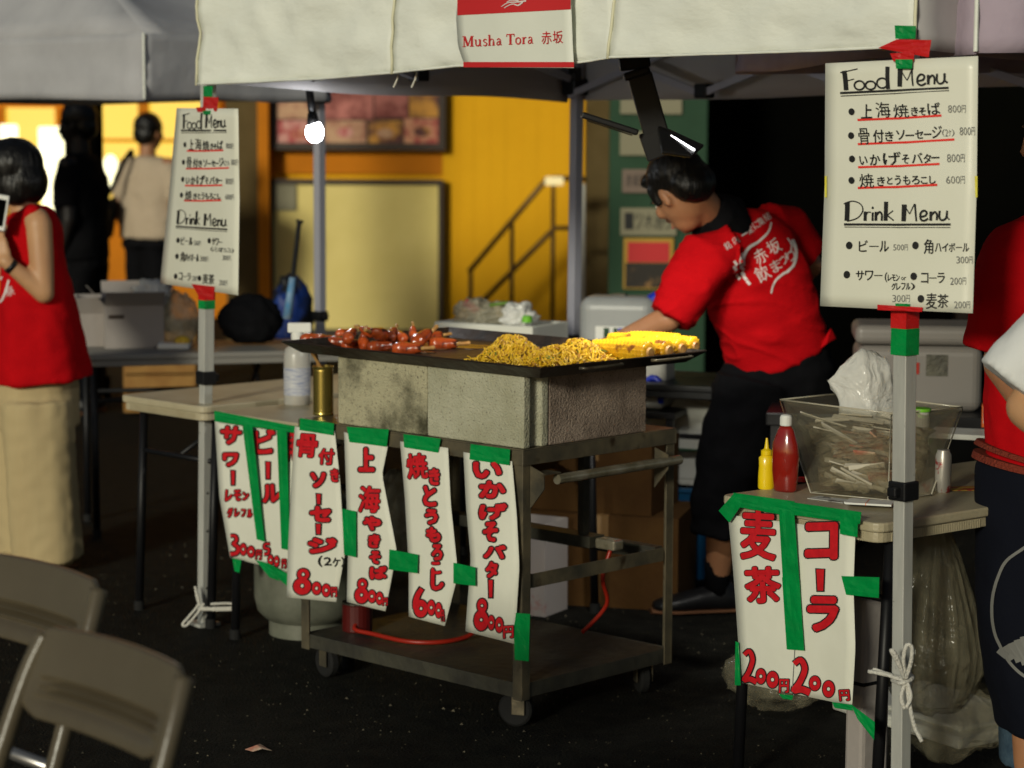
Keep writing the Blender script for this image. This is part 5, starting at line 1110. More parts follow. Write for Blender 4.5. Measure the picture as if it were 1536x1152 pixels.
# ================================================================ MENUS
def menu(rows, P0, n, parent_lab, tapeq, seed, left=False, thick=0):
    sh = Sheet(rows, P0, n, lambda u, v: .010 * math.sin(u * 3.1) + .004 * noise.noise(V((u * 3, v * 3, seed))))
    t = thing('menu_sign', parent_lab, 'menu sign', onplane(*rows[-1][1], P0, n))
    obj('paper', sh.mesh(12, 20, 0, .001), M['laminated'], t, world=True, smooth=True)
    src = Sheet([(0, (1238, 95), (1467, 84)), (1, (1230, 459), (1459, 470))], (0, 5, 0), (0, -1, 0))
    def mp(x, y, off):
        u, v = src.uv(1136 + x / 2.4, y / 2.4); X, Y = sh.px(u, v) if 0 <= v <= 1 else sh.px(u, min(max(v, 0), 1)); return sh.at(X, Y, off)
    k = Ink(mp, .0016)
    th, tn = (13, 12), 3.5
    def S(p, w=tn, sm=True): k.stroke(p, w, 'black', smooth=sm)
    # Food Menu
    S([(312, 255), (316, 290), (318, 326)], (17, 17)); S([(298, 262), (325, 256), (360, 248)], 4); S([(318, 292), (332, 289), (347, 285)], 3.5)
    for cx, cy, rx, ry in ((366, 308, 18, 16), (406, 308, 18, 15), (448, 300, 19, 18)): S([(cx + rx * math.cos(a * .5236), cy + ry * math.sin(a * .5236)) for a in range(13)], 6.5)
    S([(468, 240), (467, 280), (469, 322)], (15, 14)); S([(514, 246), (512, 280), (511, 313)], (18, 16)); S([(514, 250), (530, 278), (538, 290)], 4); S([(538, 290), (548, 268), (556, 244)], 3.5); S([(556, 244), (556, 280), (559, 310)], (6, 6))
    S([(577, 292), (595, 288), (600, 275), (588, 268), (576, 280), (576, 300), (590, 308), (606, 300)], 7.5)
    S([(614, 270), (614, 305)], 10); S([(615, 285), (628, 272), (636, 280), (636, 304)], 7.5); S([(646, 266), (645, 290), (655, 302), (670, 294), (674, 264)], 7.5); S([(672, 266), (674, 290), (684, 299)], 7.5)
    S([(296, 336), (490, 327), (687, 317)], 8, False); S([(298, 347), (490, 338), (688, 327)], 3, False)
    # Drink Menu
    S([(318, 732), (318, 765), (317, 798)], (17, 17)); S([(305, 738), (335, 728), (365, 738), (374, 762), (355, 788), (318, 800)], 4)
    S([(383, 765), (383, 798)], 11); S([(384, 782), (392, 768), (403, 768)], 4); S([(410, 768), (410, 798)], 7); k.disc(410, 752, 4)
    S([(422, 766), (422, 798)], 10); S([(423, 780), (434, 767), (443, 775), (443, 798)], 7.5); S([(458, 730), (457, 798)], (15, 14)); S([(484, 762), (460, 780)], 4); S([(462, 778), (486, 797)], 5)
    S([(524, 740), (522, 800)], (18, 16)); S([(524, 744), (544, 774)], 4); S([(544, 774), (560, 738)], 3.5); S([(562, 738), (568, 800)], (7, 6))
    S([(583, 784), (600, 780), (605, 768), (594, 762), (583, 772), (584, 792), (596, 798), (611, 790)], 7.5)
    S([(620, 765), (620, 798)], 10); S([(621, 780), (633, 767), (642, 775), (642, 796)], 7.5); S([(652, 762), (651, 785), (660, 796), (675, 788), (679, 762)], 7.5); S([(678, 764), (680, 786), (688, 794)], 5)
    S([(307, 811), (500, 812), (692, 811)], 8, False); S([(309, 820), (500, 822), (691, 822)], 2.5, False)
    def price(s, x0, x1, y0, y1, q='grey'): k.row(s, (x0, x1), y0, y1, key=q, bold=0)
    B = .6
    for x, y in ((336, 404), (333, 491), (335, 576), (332, 654)): k.disc(x, y, 11)
    for c, x0, y0, x1, y1 in (('上', 371, 377, 410, 428), ('海', 424, 369, 475, 426), ('焼', 487, 377, 541, 426), ('き', 551, 387, 575, 419), ('そ', 579, 389, 604, 417), ('ば', 610, 371, 656, 415),
      ('骨', 360, 464, 399, 523), ('付', 413, 470, 450, 516), ('き', 456, 476, 485, 511), ('ソ', 497, 471, 527, 506), ('ー', 530, 488, 560, 492), ('セ', 564, 471, 593, 502), ('ー', 596, 484, 622, 488), ('ジ', 626, 456, 660, 500),
      ('い', 363, 566, 390, 597), ('か', 400, 560, 436, 598), ('げ', 447, 551, 512, 598), ('そ', 516, 560, 541, 593), ('バ', 551, 554, 590, 591), ('タ', 594, 558, 620, 591), ('ー', 622, 569, 650, 573),
      ('焼', 361, 630, 412, 681), ('き', 425, 641, 452, 674), ('と', 461, 641, 480, 668), ('う', 489, 636, 510, 670), ('も', 519, 636, 544, 670), ('ろ', 550, 638, 578, 668), ('こ', 583, 642, 606, 666), ('し', 614, 638, 636, 666)): k.ch(c, x0, y0, x1, y1, key='black', bold=.4 if c in '海焼骨' else .85, jit=.1, rot=2)
    for a in ((357, 434, 660, 418), (357, 522, 706, 505), (357, 606, 651, 594), (355, 681, 642, 670)): S2 = k.stroke([(a[0], a[1]), ((a[0] + a[2]) / 2, (a[1] + a[3]) / 2 + 2), (a[2], a[3])], 8, 'rule', smooth=False)
    price('800円', 684, 750, 380, 408); price('(2ケ)', 661, 708, 468, 494, 'grey'); price('800円', 725, 782, 460, 490); price('800円', 678, 744, 558, 588); price('600円', 674, 744, 638, 666)
    if not left:
        for x, y in ((327, 886), (566, 886), (320, 990), (561, 996), (588, 1076)): k.disc(x, y, 12)
        k.row('ビ', (362, 398), 868, 908, bold=B); k.row('ール', (400, 474), 870, 908, bold=B); price('500円', 486, 540, 882, 904)
        k.ch('角', 597, 864, 630, 916, bold=B); k.row('ハイボール', (637, 762), 878, 908, bold=B); price('300円', 714, 775, 925, 950)
        k.row('サワー', (353, 452), 976, 1010, bold=B); k.ch('(', 457, 982, 465, 1016, bold=B); k.row('レモン', (468, 512), 990, 1012, bold=B); k.row('or', (516, 536), 998, 1010, bold=0); k.row('グレフル)', (482, 568), 1020, 1044, bold=B); price('300円', 485, 550, 1062, 1088)
        k.row('コーラ', (588, 676), 984, 1020, bold=B); price('200円', 693, 752, 1000, 1026); k.ch('麦', 607, 1056, 646, 1112, bold=B); k.ch('茶', 648, 1060, 687, 1108, bold=B); price('200円', 708, 767, 1085, 1110)
    else:
        for x, y in ((330, 880), (560, 872), (330, 960), (330, 1060), (500, 1060)): k.disc(x, y, 12)
        k.row('ビール', (352, 440), 862, 900, bold=B); price('500円', 448, 500, 876, 900); k.row('サワー', (580, 660), 858, 892, bold=B); k.row('(レモンorグレフル)', (572, 745), 902, 924, bold=0); price('300円', 660, 722, 938, 962)
        k.ch('角', 356, 936, 388, 984, bold=B); k.row('ハイボール', (392, 490), 944, 978, bold=B); price('300円', 498, 560, 950, 976)
        k.row('コーラ', (352, 440), 1040, 1076, bold=B); price('200円', 448, 490, 1050, 1076); k.ch('麦', 522, 1036, 562, 1084, bold=B); k.ch('茶', 564, 1036, 604, 1084, bold=B); price('200円', 640, 700, 1060, 1086)
    k.build(t)
    for m, q, o_ in tapeq: g = px_quad_mesh([q], P0, n, o_); obj('tape', g, M[m], t, world=True)
    return t
mdir = V((.75, -.66, 0)).normalized(); mn = V((-.66, -.75, 0)).normalized(); PM = TRc + mn * .045
menu([(0, (1238, 95), (1467, 84)), (.5, (1237, 275), (1465, 275)), (1, (1230, 459), (1459, 470))], PM, mn, 'tall white Food Menu and Drink Menu sheet on the right tent pole',
     [('tape_green', [(1342, 38), (1374, 39), (1373, 58), (1343, 58)], .012), ('tape_red', [(1317, 72), (1345, 59), (1397, 60), (1393, 86)], .016), ('tape_red', [(1335, 80), (1372, 78), (1370, 92), (1340, 92)], .018), ('tape_green', [(1343, 89), (1369, 89), (1368, 103), (1344, 103)], .020),
      ('tape_yellow', [(1237, 264), (1240, 264), (1240, 296), (1237, 296)], .004), ('tape_yellow', [(1462, 264), (1466, 264), (1466, 296), (1463, 296)], .004),
      ('tape_red', [(1316, 457), (1384, 461), (1383, 468), (1316, 465)], .014), ('tape_green', [(1343, 455), (1365, 456), (1364, 460), (1343, 459)], .015)], 1)
t = thing('tape_strip', 'red over green tape wound on the right tent pole under the menu', 'tape', atY(1357, 540, 4.83), 0)
rot = math.atan2(TD.y, TD.x)
for m, y0, y1 in (('tape_red', 464, 492), ('tape_green', 492, 532)):
    a, b = atY(1358, y0, 4.83), atY(1357, y1, 4.83); g = Mb(); g.box((a + b) / 2, (.0425, .0425, (a - b).length), Matrix.Rotation(rot, 3, 'Z')); obj('band', g, M[m], t, world=True)
n2 = V((-.85, -.53, 0)).normalized(); PL = TLc + n2 * .045
menu([(0, (265, 162), (357, 163)), (.5, (253, 295), (359, 300)), (1, (240, 425), (357, 443))], PL, n2, 'tilted white Food Menu and Drink Menu sheet on the left tent pole',
     [('tape_green', [(305, 129), (319, 129), (318, 146), (305, 146)], .006), ('tape_red', [(305, 145), (328, 146), (325, 167), (304, 167)], .010), ('tape_red', [(294, 161), (306, 161), (306, 168), (296, 168)], .011), ('tape_green', [(304, 166), (316, 166), (315, 172), (305, 172)], .012), ('tape_red', [(287, 426), (322, 430), (320, 450), (299, 446)], .010)], 5, True)
t = thing('tape_strip', 'red over green tape wound on the left tent pole under the menu', 'tape', atY(309, 462, 6.98), 0)
for m, y0, y1 in (('tape_red', 436, 450), ('tape_green', 450, 463)):
    a, b = atY(310, y0, 6.98), atY(310, y1, 6.98); g = Mb(); g.box((a + b) / 2, (.038, .038, (a - b).length), Matrix.Rotation(rot, 3, 'Z')); obj('band', g, M[m], t, world=True)

# ================================================================ LEFT TABLES
LA = at(178, 592, .70); LB = at(322, 617, .70)
ltA = folding_table('beige folding table at the left, outermost of the two abutting tables', V((LA.x, LA.y, 0)), CA - .02, 1.2, .44, .70, M['table'], group='beige tables at the left')
ltB = folding_table('beige folding table carrying the spray bottle, sour and beer prices taped to its end', V((LB.x, LB.y, 0)), CA - .005, 1.2, .58, .70, M['table'], group='beige tables at the left')
PB = rootmat(ltB) @ V((0, -.004, 0)); BN = (rootmat(ltB).to_3x3() @ V((0, -1, 0))).normalized()
sh = Sheet([(0, (322, 630), (446, 649)), (.5, (329, 745), (446, 770)), (1, (345, 836), (446, 862))], PB, BN, lambda u, v: .02 * math.sin(v * 2.2) * u)
t = thing('price_sheet', 'white price sheet with サワー and ビール in red, taped to the left table end', 'price sign', onplane(345, 836, PB, BN)); obj('paper', sh.mesh(12, 18), M['paper'], t, world=True, smooth=True)
k = Ink(sh.at); write(k, [('サ', 329, 638, 363, 668), ('ワ', 333, 678, 359, 701), ('|', 346, 706, 352, 727), ('レ', 337, 734, 349, 753), ('モ', 350, 734, 362, 752), ('ン', 363, 737, 374, 751), ('グ', 340, 761, 350, 777), ('レ', 351, 762, 360, 776), ('フ', 361, 763, 369, 776), ('ル', 370, 763, 379, 777), ('3', 344, 801, 359, 833), ('0', 359, 815, 370, 833), ('0', 370, 819, 382, 836), ('円', 383, 824, 393, 840),
    ('ビ', 379, 642, 414, 682), ('|', 398, 693, 405, 718), ('ル', 392, 725, 422, 755), ('5', 395, 815, 405, 832), ('0', 401, 832, 410, 848), ('0', 410, 834, 419, 850), ('円', 422, 838, 430, 853), ('角', 430, 646, 446, 693)], 1.6); k.build(t)
tapes([[(321, 616), (447, 640), (446, 650), (322, 632)], [(363, 634), (378, 637), (397, 813), (385, 809)], [(415, 643), (430, 646), (435, 826), (422, 823)], [(348, 837), (362, 840), (359, 859), (352, 857)], [(383, 840), (402, 845), (434, 862), (432, 880)], [(384, 841), (396, 844), (420, 872), (404, 866)]], PB, BN, .022, t)
# spray bottle
t = thing('spray_bottle', 'translucent spray bottle with white trigger head on the left table', 'spray bottle', at(446, 606, .70), R(180))
g = Mb(); g.lathe([(.038, 0), (.041, .005), (.041, .150), (.036, .172), (.018, .185), (.014, .2)], 28); o = obj('vessel', g, M['bottle'], t); smooth_by_angle(o, 50)
g = Mb(); g.lathe([(.0415, .03), (.0415, .115)], 28); obj('label_band', g, M['label'], t)
g = Mb(); g.lathe([(.018, .198), (.018, .222), (.012, .224)], 18); g.bb(-.045, .028, -.012, .012, .222, .252); obj('trigger_head', g, M['white_plastic'], t, bevel=.004)
g = Mb(); g.add([(-.030, -.006, .222), (-.020, -.006, .222), (-.036, -.006, .185), (-.046, -.006, .188), (-.030, .006, .222), (-.020, .006, .222), (-.036, .006, .185), (-.046, .006, .188)], [(0, 1, 2, 3), (7, 6, 5, 4), (0, 4, 5, 1), (1, 5, 6, 2), (2, 6, 7, 3), (3, 7, 4, 0)]); obj('trigger', g, M['white_plastic'], t)
t = thing('gold_tin', 'ribbed gold tin can beside the left concrete block', 'tin can', at(485, 622, .741))
g = Mb(); pr = [(.029, 0), (.030, .002)]
for i in range(24): pr += [(.0295, .006 + i * .0052), (.0283, .0086 + i * .0052)]
pr += [(.0295, .134), (.0305, .137), (.0305, .139), (.028, .139), (.028, .10), (.002, .10)]
g.lathe(pr, 30); o = obj('can_body', g, M['gold'], t); smooth_by_angle(o, 60)
for i, (dx, dy) in enumerate(((.012, .0), (-.008, .012))):
    tt = thing('wooden_skewer', ['orange brown wooden stick leaning left in the gold tin', 'orange brown wooden stick standing upright in the gold tin'][i], 'stick', at(485, 622, .74) + V((0, 0, .01)), 0, 'sticks in the gold tin'); p = at(485, 622, .74) + V((0, 0, .105)); g = Mb(); g.tube([p + V((dx, dy, 0)), p + V((dx - .045 + .03 * i, dy, .075))], .0045, 8); obj('stick', g, M['wood'], tt, world=True)
# far grey table with cartons
LC = at(130, 533, .70)
ltC = folding_table('grey folding table in the left background piled with white cartons and bags', V((LC.x, LC.y, 0)), R(16), .5, 1.35, .70, M['table_grey'], ribs=False)
def onC(px, off=0): p = at(px, 524, .70); return p + V((0, .12 + off, .001))
t = carton('white_carton', 'open white carton with a small dark stamp on the far left table', 'carton', onC(192), (.225, .18, .165), R(14), M['cardboard_w'], 'open')
g = Mb(); g.bb(-.10, -.04, -.0915, -.0902, .115, .13); obj('stamp', g, M['frame_dark'], t)
carton('white_carton', 'smaller white carton behind the woman at the end of the far table', 'carton', onC(128, .05), (.14, .15, .13), R(14), M['cardboard_w'], 'open')
c = onC(262); crumple('plastic_tub', 'translucent bag of supplies beside the open white carton', 'plastic bag', (c.x, c.y, .80), (.075, .07, .11), M['film'], 21, .2)
c = onC(222, .1); crumple('plastic_bag', 'crumpled white plastic poking out of the open carton', 'plastic bag', (c.x, c.y - .1, .91), (.07, .05, .045), M['film_white'], 22, .5)
t = thing('food_tray', 'stack of white trays with yellow contents next to the carton', 'tray', onC(260, -.09)); g = Mb(); g.bb(-.06, .06, -.04, .04, 0, .022); obj('tray_body', g, M['white_plastic'], t, bevel=.005); g = Mb(); g.ell((.03, 0, .028), (.03, .03, .02)); obj('contents', g, M['noodle'], t, smooth=True)
c = onC(368, .05); t = crumple('black_bag', 'black tote bag on the far table behind the left pole', 'bag', (c.x, c.y, .80), (.125, .08, .10), M['black_cloth'], 30, .12)
c = at(425, 520, .62) + V((0, .35, 0)); t = crumple('blue_bag', 'dark and blue insulated bag hanging below the thin black stick', 'bag', (c.x, c.y, .70), (.095, .08, .20), mat('blue_nylon', (.006, .035, .22), .5, col2=(.008, .009, .012), nscale=5, nlo=.42, nhi=.5, bump=.3, bscale=12), 31, .15)
t = thing('crate', 'orange lit wooden crate under the far left table', 'crate', at(215, 640, 0) + V((0, .6, 0)), R(8))
for i in range(4): g = Mb(); g.bb(-.19, .19, -.15, -.138, .02 + i * .105, .115 + i * .105); obj('plank', g, M['wood'], t, bevel=.002)
for i in range(4): g = Mb(); g.bb(-.19, .19, .138, .15, .02 + i * .105, .115 + i * .105); obj('plank', g, M['wood'], t, bevel=.002)
for s_ in (-1, 1): g = Mb(); g.bb(s_ * .19 - .006, s_ * .19 + .006, -.137, .137, .02, .43); obj('end_panel', g, M['wood'], t)
t = thing('brush', 'thin black stick with a light blue lower sleeve in front of the cream board', 'brush', atY(432, 480, 8.6)); g = Mb(); g.tube([atY(449, 332, 8.6), atY(439, 418, 8.6)], .009, 10); g.tube([atY(450, 330, 8.6), atY(449, 334, 8.6)], .014, 10); obj('stick', g, M['black_plastic'], t, world=True); g = Mb(); g.tube([atY(439, 416, 8.6), atY(431, 478, 8.6)], [.013, .018], 12); obj('sleeve', g, mat('sky_blue', (.03, .20, .42), .4, col2=(.3, .35, .4), nscale=12), t, world=True, smooth=True)

# ================================================================ BEHIND THE GRIDDLE
rear = folding_table('dark work table behind the griddle carrying the foam box and water jug', V((-.33, 7.86, 0)), R(-20), .45, 1.25, .70, M['black_plastic'], ribs=False)
def box_open(name, lab, cat, c, size, rz, m, rim=.015):
    t = thing(name, lab, cat, c, rz); L, W_, H_ = size; g = Mb()
    g.bb(-L/2, L/2, -W_/2, W_/2, 0, rim); g.bb(-L/2, L/2, -W_/2, -W_/2+rim, rim, H_); g.bb(-L/2, L/2, W_/2-rim, W_/2, rim, H_); g.bb(-L/2, -L/2+rim, -W_/2+rim, W_/2-rim, rim, H_); g.bb(L/2-rim, L/2, -W_/2+rim, W_/2-rim, rim, H_)
    obj('box_body', g, m, t, bevel=.004); return t
fb_ = atY(752, 508, 7.95); 
t = box_open('foam_box', 'white polystyrene box of vegetable bags behind the griddle', 'foam box', V((fb_.x - .0, 8.02, .715)), (.40, .26, .155), R(-30), M['styro'], .02)
g = Mb(); p = rootmat(t); g.add([(-.02, -.1305, .035), (.03, -.1305, .05), (.02, -.1305, .065)], [(0, 1, 2)]); obj('tape', g, M['tape_green'], t)
cfb = p @ V((0, 0, .15))
for i, (dx, dy, r, m, lab) in enumerate(((-.11, 0, (.07, .06, .055), 'film', 'pinkish clear bag at the left of the foam box'), (-.01, .02, (.09, .07, .045), 'film', 'clear bag of greens in the middle of the foam box'), (.09, -.03, (.06, .05, .05), 'film_white', 'knotted white bag at the right of the foam box'))):
    q = p @ V((dx, dy, .175)); crumple('produce_bag', lab, 'plastic bag', q, r, M[m], 40 + i, .4)
q = p @ V((.15, -.08, .165)); t = thing('green_lid', 'bright green bottle lid at the right end of the foam box', 'lid', q); g = Mb(); g.lathe([(.018, 0), (.018, .02), (.012, .024)], 16); obj('lid_disc', g, M['green_lid'], t)
q = p @ V((-.12, 0, .20)); t = thing('red_packet', 'red packet poking out of the pinkish bag in the foam box', 'packet', q); g = Mb(); g.box(q, (.07, .02, .03), Matrix.Rotation(R(35), 3, 'Y')); obj('sachet', g, M['tape_red'], t, world=True, bevel=.006)
q = p @ V((.02, 0, .215)); t = thing('leek', 'green leek tops lying on the bags in the foam box', 'vegetable', q); g = Mb()
for i in range(6): g.tube([q + V((-.06 + i * .004, i * .006 - .02, 0)), q + V((0, i * .007 - .02, .008)), q + V((.06, i * .006 - .02, -.006))], .006, 6)
obj('leaf', g, M['greens'], t, world=True, smooth=True)
jc = atY(930, 512, 8.15); t = thing('water_jug', 'grey plastic water container with blue cap behind the griddle', 'water container', V((jc.x, 8.15, .70)), R(-12))
g = Mb(); secs = []
pr = [(-.135, -.09), (.135, .09)]
def rbox(g, x0, x1, y0, y1, z0, z1): g.bb(x0, x1, y0, y1, z0, z1)
g.bb(-.14, .14, -.085, .085, .001, .255); o = obj('vessel', g, M['jug'], t, bevel=.045, seg=5, smooth=False); 
g = Mb(); g.lathe([(.028, 0), (.028, .03), (.022, .034)], 18, Matrix.Translation((.115, -.02, .235)) @ Matrix.Rotation(R(60), 4, 'Y')); obj('cap', g, M['blue'], t)
g = Mb(); g.bb(-.075, .035, -.088, -.0855, .05, .15); lb = obj('label', g, M['white_plastic'], t)
g = Mb(); g.bb(-.045, -.025, -.0885, -.0881, .055, .145); g.bb(-.01, .004, -.0885, -.0881, .055, .145); obj('print', g, M['green_wall'], lb); g = Mb(); g.bb(.006, .032, -.0886, -.0882, .055, .145); obj('print', g, M['blue'], lb)
g = Mb(); g.bb(-.03, .02, -.02, .02, .2552, .262); obj('handle_recess', g, M['steel_dark'], t)
jc = atY(983, 600, 7.5); t = thing('water_jug', 'milky water container with a blue tap right of the concrete blocks', 'water container', V((jc.x, 7.75, jc.z)), R(-20)); zj = .42
t.location.z = .60; g = Mb(); g.bb(-.07, .07, -.07, .07, .001, .20); obj('vessel', g, M['bottle'], t, bevel=.025, seg=4)
g = Mb(); A = V((.03, -.075, .085)); g.tube([A + V((.026 * math.cos(a * .6), 0, .026 * math.sin(a * .6))) for a in range(11)], .011, 8); g.tube([A + V((.028, -.004, .0)), A + V((.030, -.006, -.06))], .011, 8); obj('tap', g, M['blue'], t, smooth=True)
tt = thing('stand', 'dark stool carrying the milky water container', 'stool', V((jc.x, 7.75, 0)), R(-20)); g = Mb(); g.bb(-.12, .12, -.12, .12, .575, .599); obj('seat', g, M['black_plastic'], tt, bevel=.004)
for a in (-1, 1):
    for b in (-1, 1): g = Mb(); g.bb(a * .1 - .012, a * .1 + .012, b * .1 - .012, b * .1 + .012, 0, .575); obj('leg', g, M['black_plastic'], tt)
sb = atY(1040, 700, 7.8)
t = box_open('foam_box', 'open white foam box stacked topmost beside the man in red', 'foam box', V((sb.x + .02, 7.85, .50)), (.30, .24, .20), R(-28), M['styro'], .02)
t = box_open('foam_box', 'white foam box under the open one beside the man in red', 'foam box', V((sb.x + .02, 7.85, .33)), (.30, .24, .165), R(-26), M['styro'], .02)
g = Mb(); g.bb(-.16, .16, -.13, .13, .12, .128); obj('cord', g, mat('green_cord', (.02, .08, .04), .6), t)
t = thing('blue_tub', 'blue plastic tub on the ground under the white foam boxes', 'tub', V((sb.x - .02, 7.85, 0))); g = Mb(); g.lathe([(.12, 0), (.15, .31), (.158, .312), (.158, .325), (.145, .326), (.115, .02)], 28); o = obj('vessel', g, M['blue_tub'], t); smooth_by_angle(o, 40)
# cooler and counter at the right
cc = atY(1380, 600, 6.9)
ctr = thing('work_counter', 'dark counter behind the right table holding the cooler and white paper', 'counter', V((cc.x, 6.95, 0)), R(-10))
g = Mb(); g.bb(-.45, .6, -.22, .25, .66, .70); obj('countertop', g, M['black_plastic'], ctr, bevel=.004)
for x in (-.42, .57):
    for y in (-.2, .22): g = Mb(); g.bb(x - .015, x + .015, y - .015, y + .015, 0, .66); obj('leg', g, M['black_plastic'], ctr)
t = thing('cooler_box', 'large pale grey cooler box with a printed label behind the white bag', 'cooler', V((cc.x, 6.98, .70)), R(-6)); g = Mb(); g.bb(-.19, .19, -.13, .13, .0, .20); obj('cooler_body', g, M['cooler'], t, bevel=.03, seg=4)
g = Mb(); g.bb(-.195, .195, -.135, .135, .202, .262); obj('lid', g, M['cooler'], t, bevel=.022, seg=4)
g = Mb(); g.bb(.02, .085, -.1325, -.1302, .11, .175); lb = obj('label', g, M['steel_dark'], t); g = Mb(); g.bb(-.03, .0, -.1325, -.1302, .115, .15); obj('sticker', g, M['hose'], t)
t = thing('paper_stack', 'stack of white paper sheets on the dark counter at the right', 'paper', at(1456, 655, .701), R(-20)); g = Mb(); g.bb(-.11, .11, -.07, .07, 0, .014); obj('sheets', g, M['white_plastic'], t)
t = thing('snack_carton', 'orange and white striped carton by the arm in the white sleeve', 'carton', at(1487, 640, .70), R(-10)); g = Mb(); g.bb(-.028, .028, -.02, .02, 0, .065); b_ = obj('box_body', g, M['orange'], t)
for i in range(4): g = Mb(); g.bb(-.024 + i * .014, -.019 + i * .014, -.0206, -.0202, .012, .06); obj('stripe', g, M['white_plastic'], b_)
# ================================================================ LAMPS
bp = atY(472, 198, 7.3)
t = thing('bulb_lamp', 'lit white LED bulb hanging from a black cable under the tent edge', 'lamp', atY(463, 125, 7.3))
g = Mb(); g.lathe([(.012, .034), (.02, .026), (.0285, .008), (.0285, -.008), (.022, -.024), (.010, -.033)], 24, Matrix.Translation(bp)); o = obj('bulb', g, M['lamp_glass'], t, world=True, smooth=True)
g = Mb(); g.tube([atY(470, 188, 7.3), atY(468.5, 170, 7.3)], [.021, .016], 14); g.tube([atY(468.5, 170, 7.3), atY(466, 150, 7.3), atY(462, 118, 7.3)], .013, 12); obj('cable', g, M['black_plastic'], t, world=True, smooth=True)
g = Mb(); q = atY(462, 118, 7.3); g.box(q + V((0, 0, .03)), (.05, .05, .08)); obj('clip', g, M['black_plastic'], t, world=True, bevel=.005)
ld = bpy.data.lights.new('bulb_light', 'POINT'); lo = bpy.data.objects.new('bulb_light', ld); C.objects.link(lo); ld.energy = 3; ld.color = (.95, .98, 1); ld.shadow_soft_size = .03; lo.location = bp + V((0, -.045, -.045)); 
W_Y = 6.05
A = lambda x, y, d=0: atY(x, y, W_Y + d)
wl = thing('work_light', 'black folding LED work light with two wings hanging from the tent frame', 'work light', A(950, 92))
g = Mb(); a, b = A(958, 106), A(985, 212); d = b - a; rt_ = d.to_track_quat('Z', 'X').to_matrix(); g.box((a + b) / 2, (.042, .075, d.length), Matrix.Rotation(0, 3, 'Z') @ d.to_track_quat('X', 'Y').to_matrix() @ Matrix.Identity(3)) if 0 else None
def bar(g, a, b, w1, w2, up=(0, 1, 0)):
    d = (b - a); x = d.normalized(); y = (V(up) - x * V(up).dot(x)).normalized(); z = x.cross(y); rot = Matrix((x, y, z)).transposed(); g.box((a + b) / 2, (d.length, w1, w2), rot)
g = Mb(); bar(g, A(959, 112), A(984, 200), .03, .066); obj('arm', g, M['black_plastic'], wl, world=True, bevel=.004)
g = Mb(); bar(g, A(950, 84), A(953, 104), .05, .082); bar(g, A(953, 104), A(957, 116), .04, .072); obj('clamp', g, M['black_plastic'], wl, world=True, bevel=.006)
g = Mb(); bar(g, A(978, 195), A(992, 236), .03, .075); obj('hub', g, M['black_plastic'], wl, world=True, bevel=.004)
g = Mb(); bar(g, A(872, 172), A(956, 199), .10, .016); wg = obj('wing', g, M['black_plastic'], wl, world=True, bevel=.004)
for k_ in (0, 1): g = Mb(); bar(g, A(880, 179 + k_ * 3 - 1), A(948, 201 + k_ * 3 - 1), .02, .003); obj('rib', g, M['frame_dark'], wg, world=True)
g = Mb(); q4 = [A(984, 190, .0), A(1054, 222, .0), A(1036, 238, -.09), A(992, 232, -.09)]; nq = (q4[1] - q4[0]).cross(q4[3] - q4[0]).normalized(); nq = nq if nq.z > 0 else -nq
g.add(q4 + [p + nq * .012 for p in q4], [(3, 2, 1, 0), (4, 5, 6, 7), (0, 1, 5, 4), (1, 2, 6, 5), (2, 3, 7, 6), (3, 0, 4, 7)]); obj('wing', g, M['black_plastic'], wl, world=True, bevel=.003)
q5 = [A(996, 204, -.03), A(1007, 203, -.0302), A(1042, 224, -.055), A(1033, 229, -.058)]; g = Mb(); g.add([p - nq * .004 - V((0, .012, 0)) for p in q5] + [p - V((0, .010, 0)) for p in q5], [(0, 1, 2, 3), (7, 6, 5, 4), (0, 4, 5, 1), (1, 5, 6, 2), (2, 6, 7, 3), (3, 7, 4, 0)]); obj('led_strip', g, M['led'], wl, world=True)
ld = bpy.data.lights.new('work_light_beam', 'AREA'); lo = bpy.data.objects.new('work_light_beam', ld); C.objects.link(lo); ld.energy = 5; ld.spread = R(115); ld.shape = 'RECTANGLE'; ld.size = .09; ld.size_y = .02; ld.color = (1, .98, .9)
lo.location = A(1020, 222, -.05) + V((0, 0, -.035)); lo.rotation_euler = (V((.15, -.55, .8))).to_track_quat('Z', 'Y').to_euler()
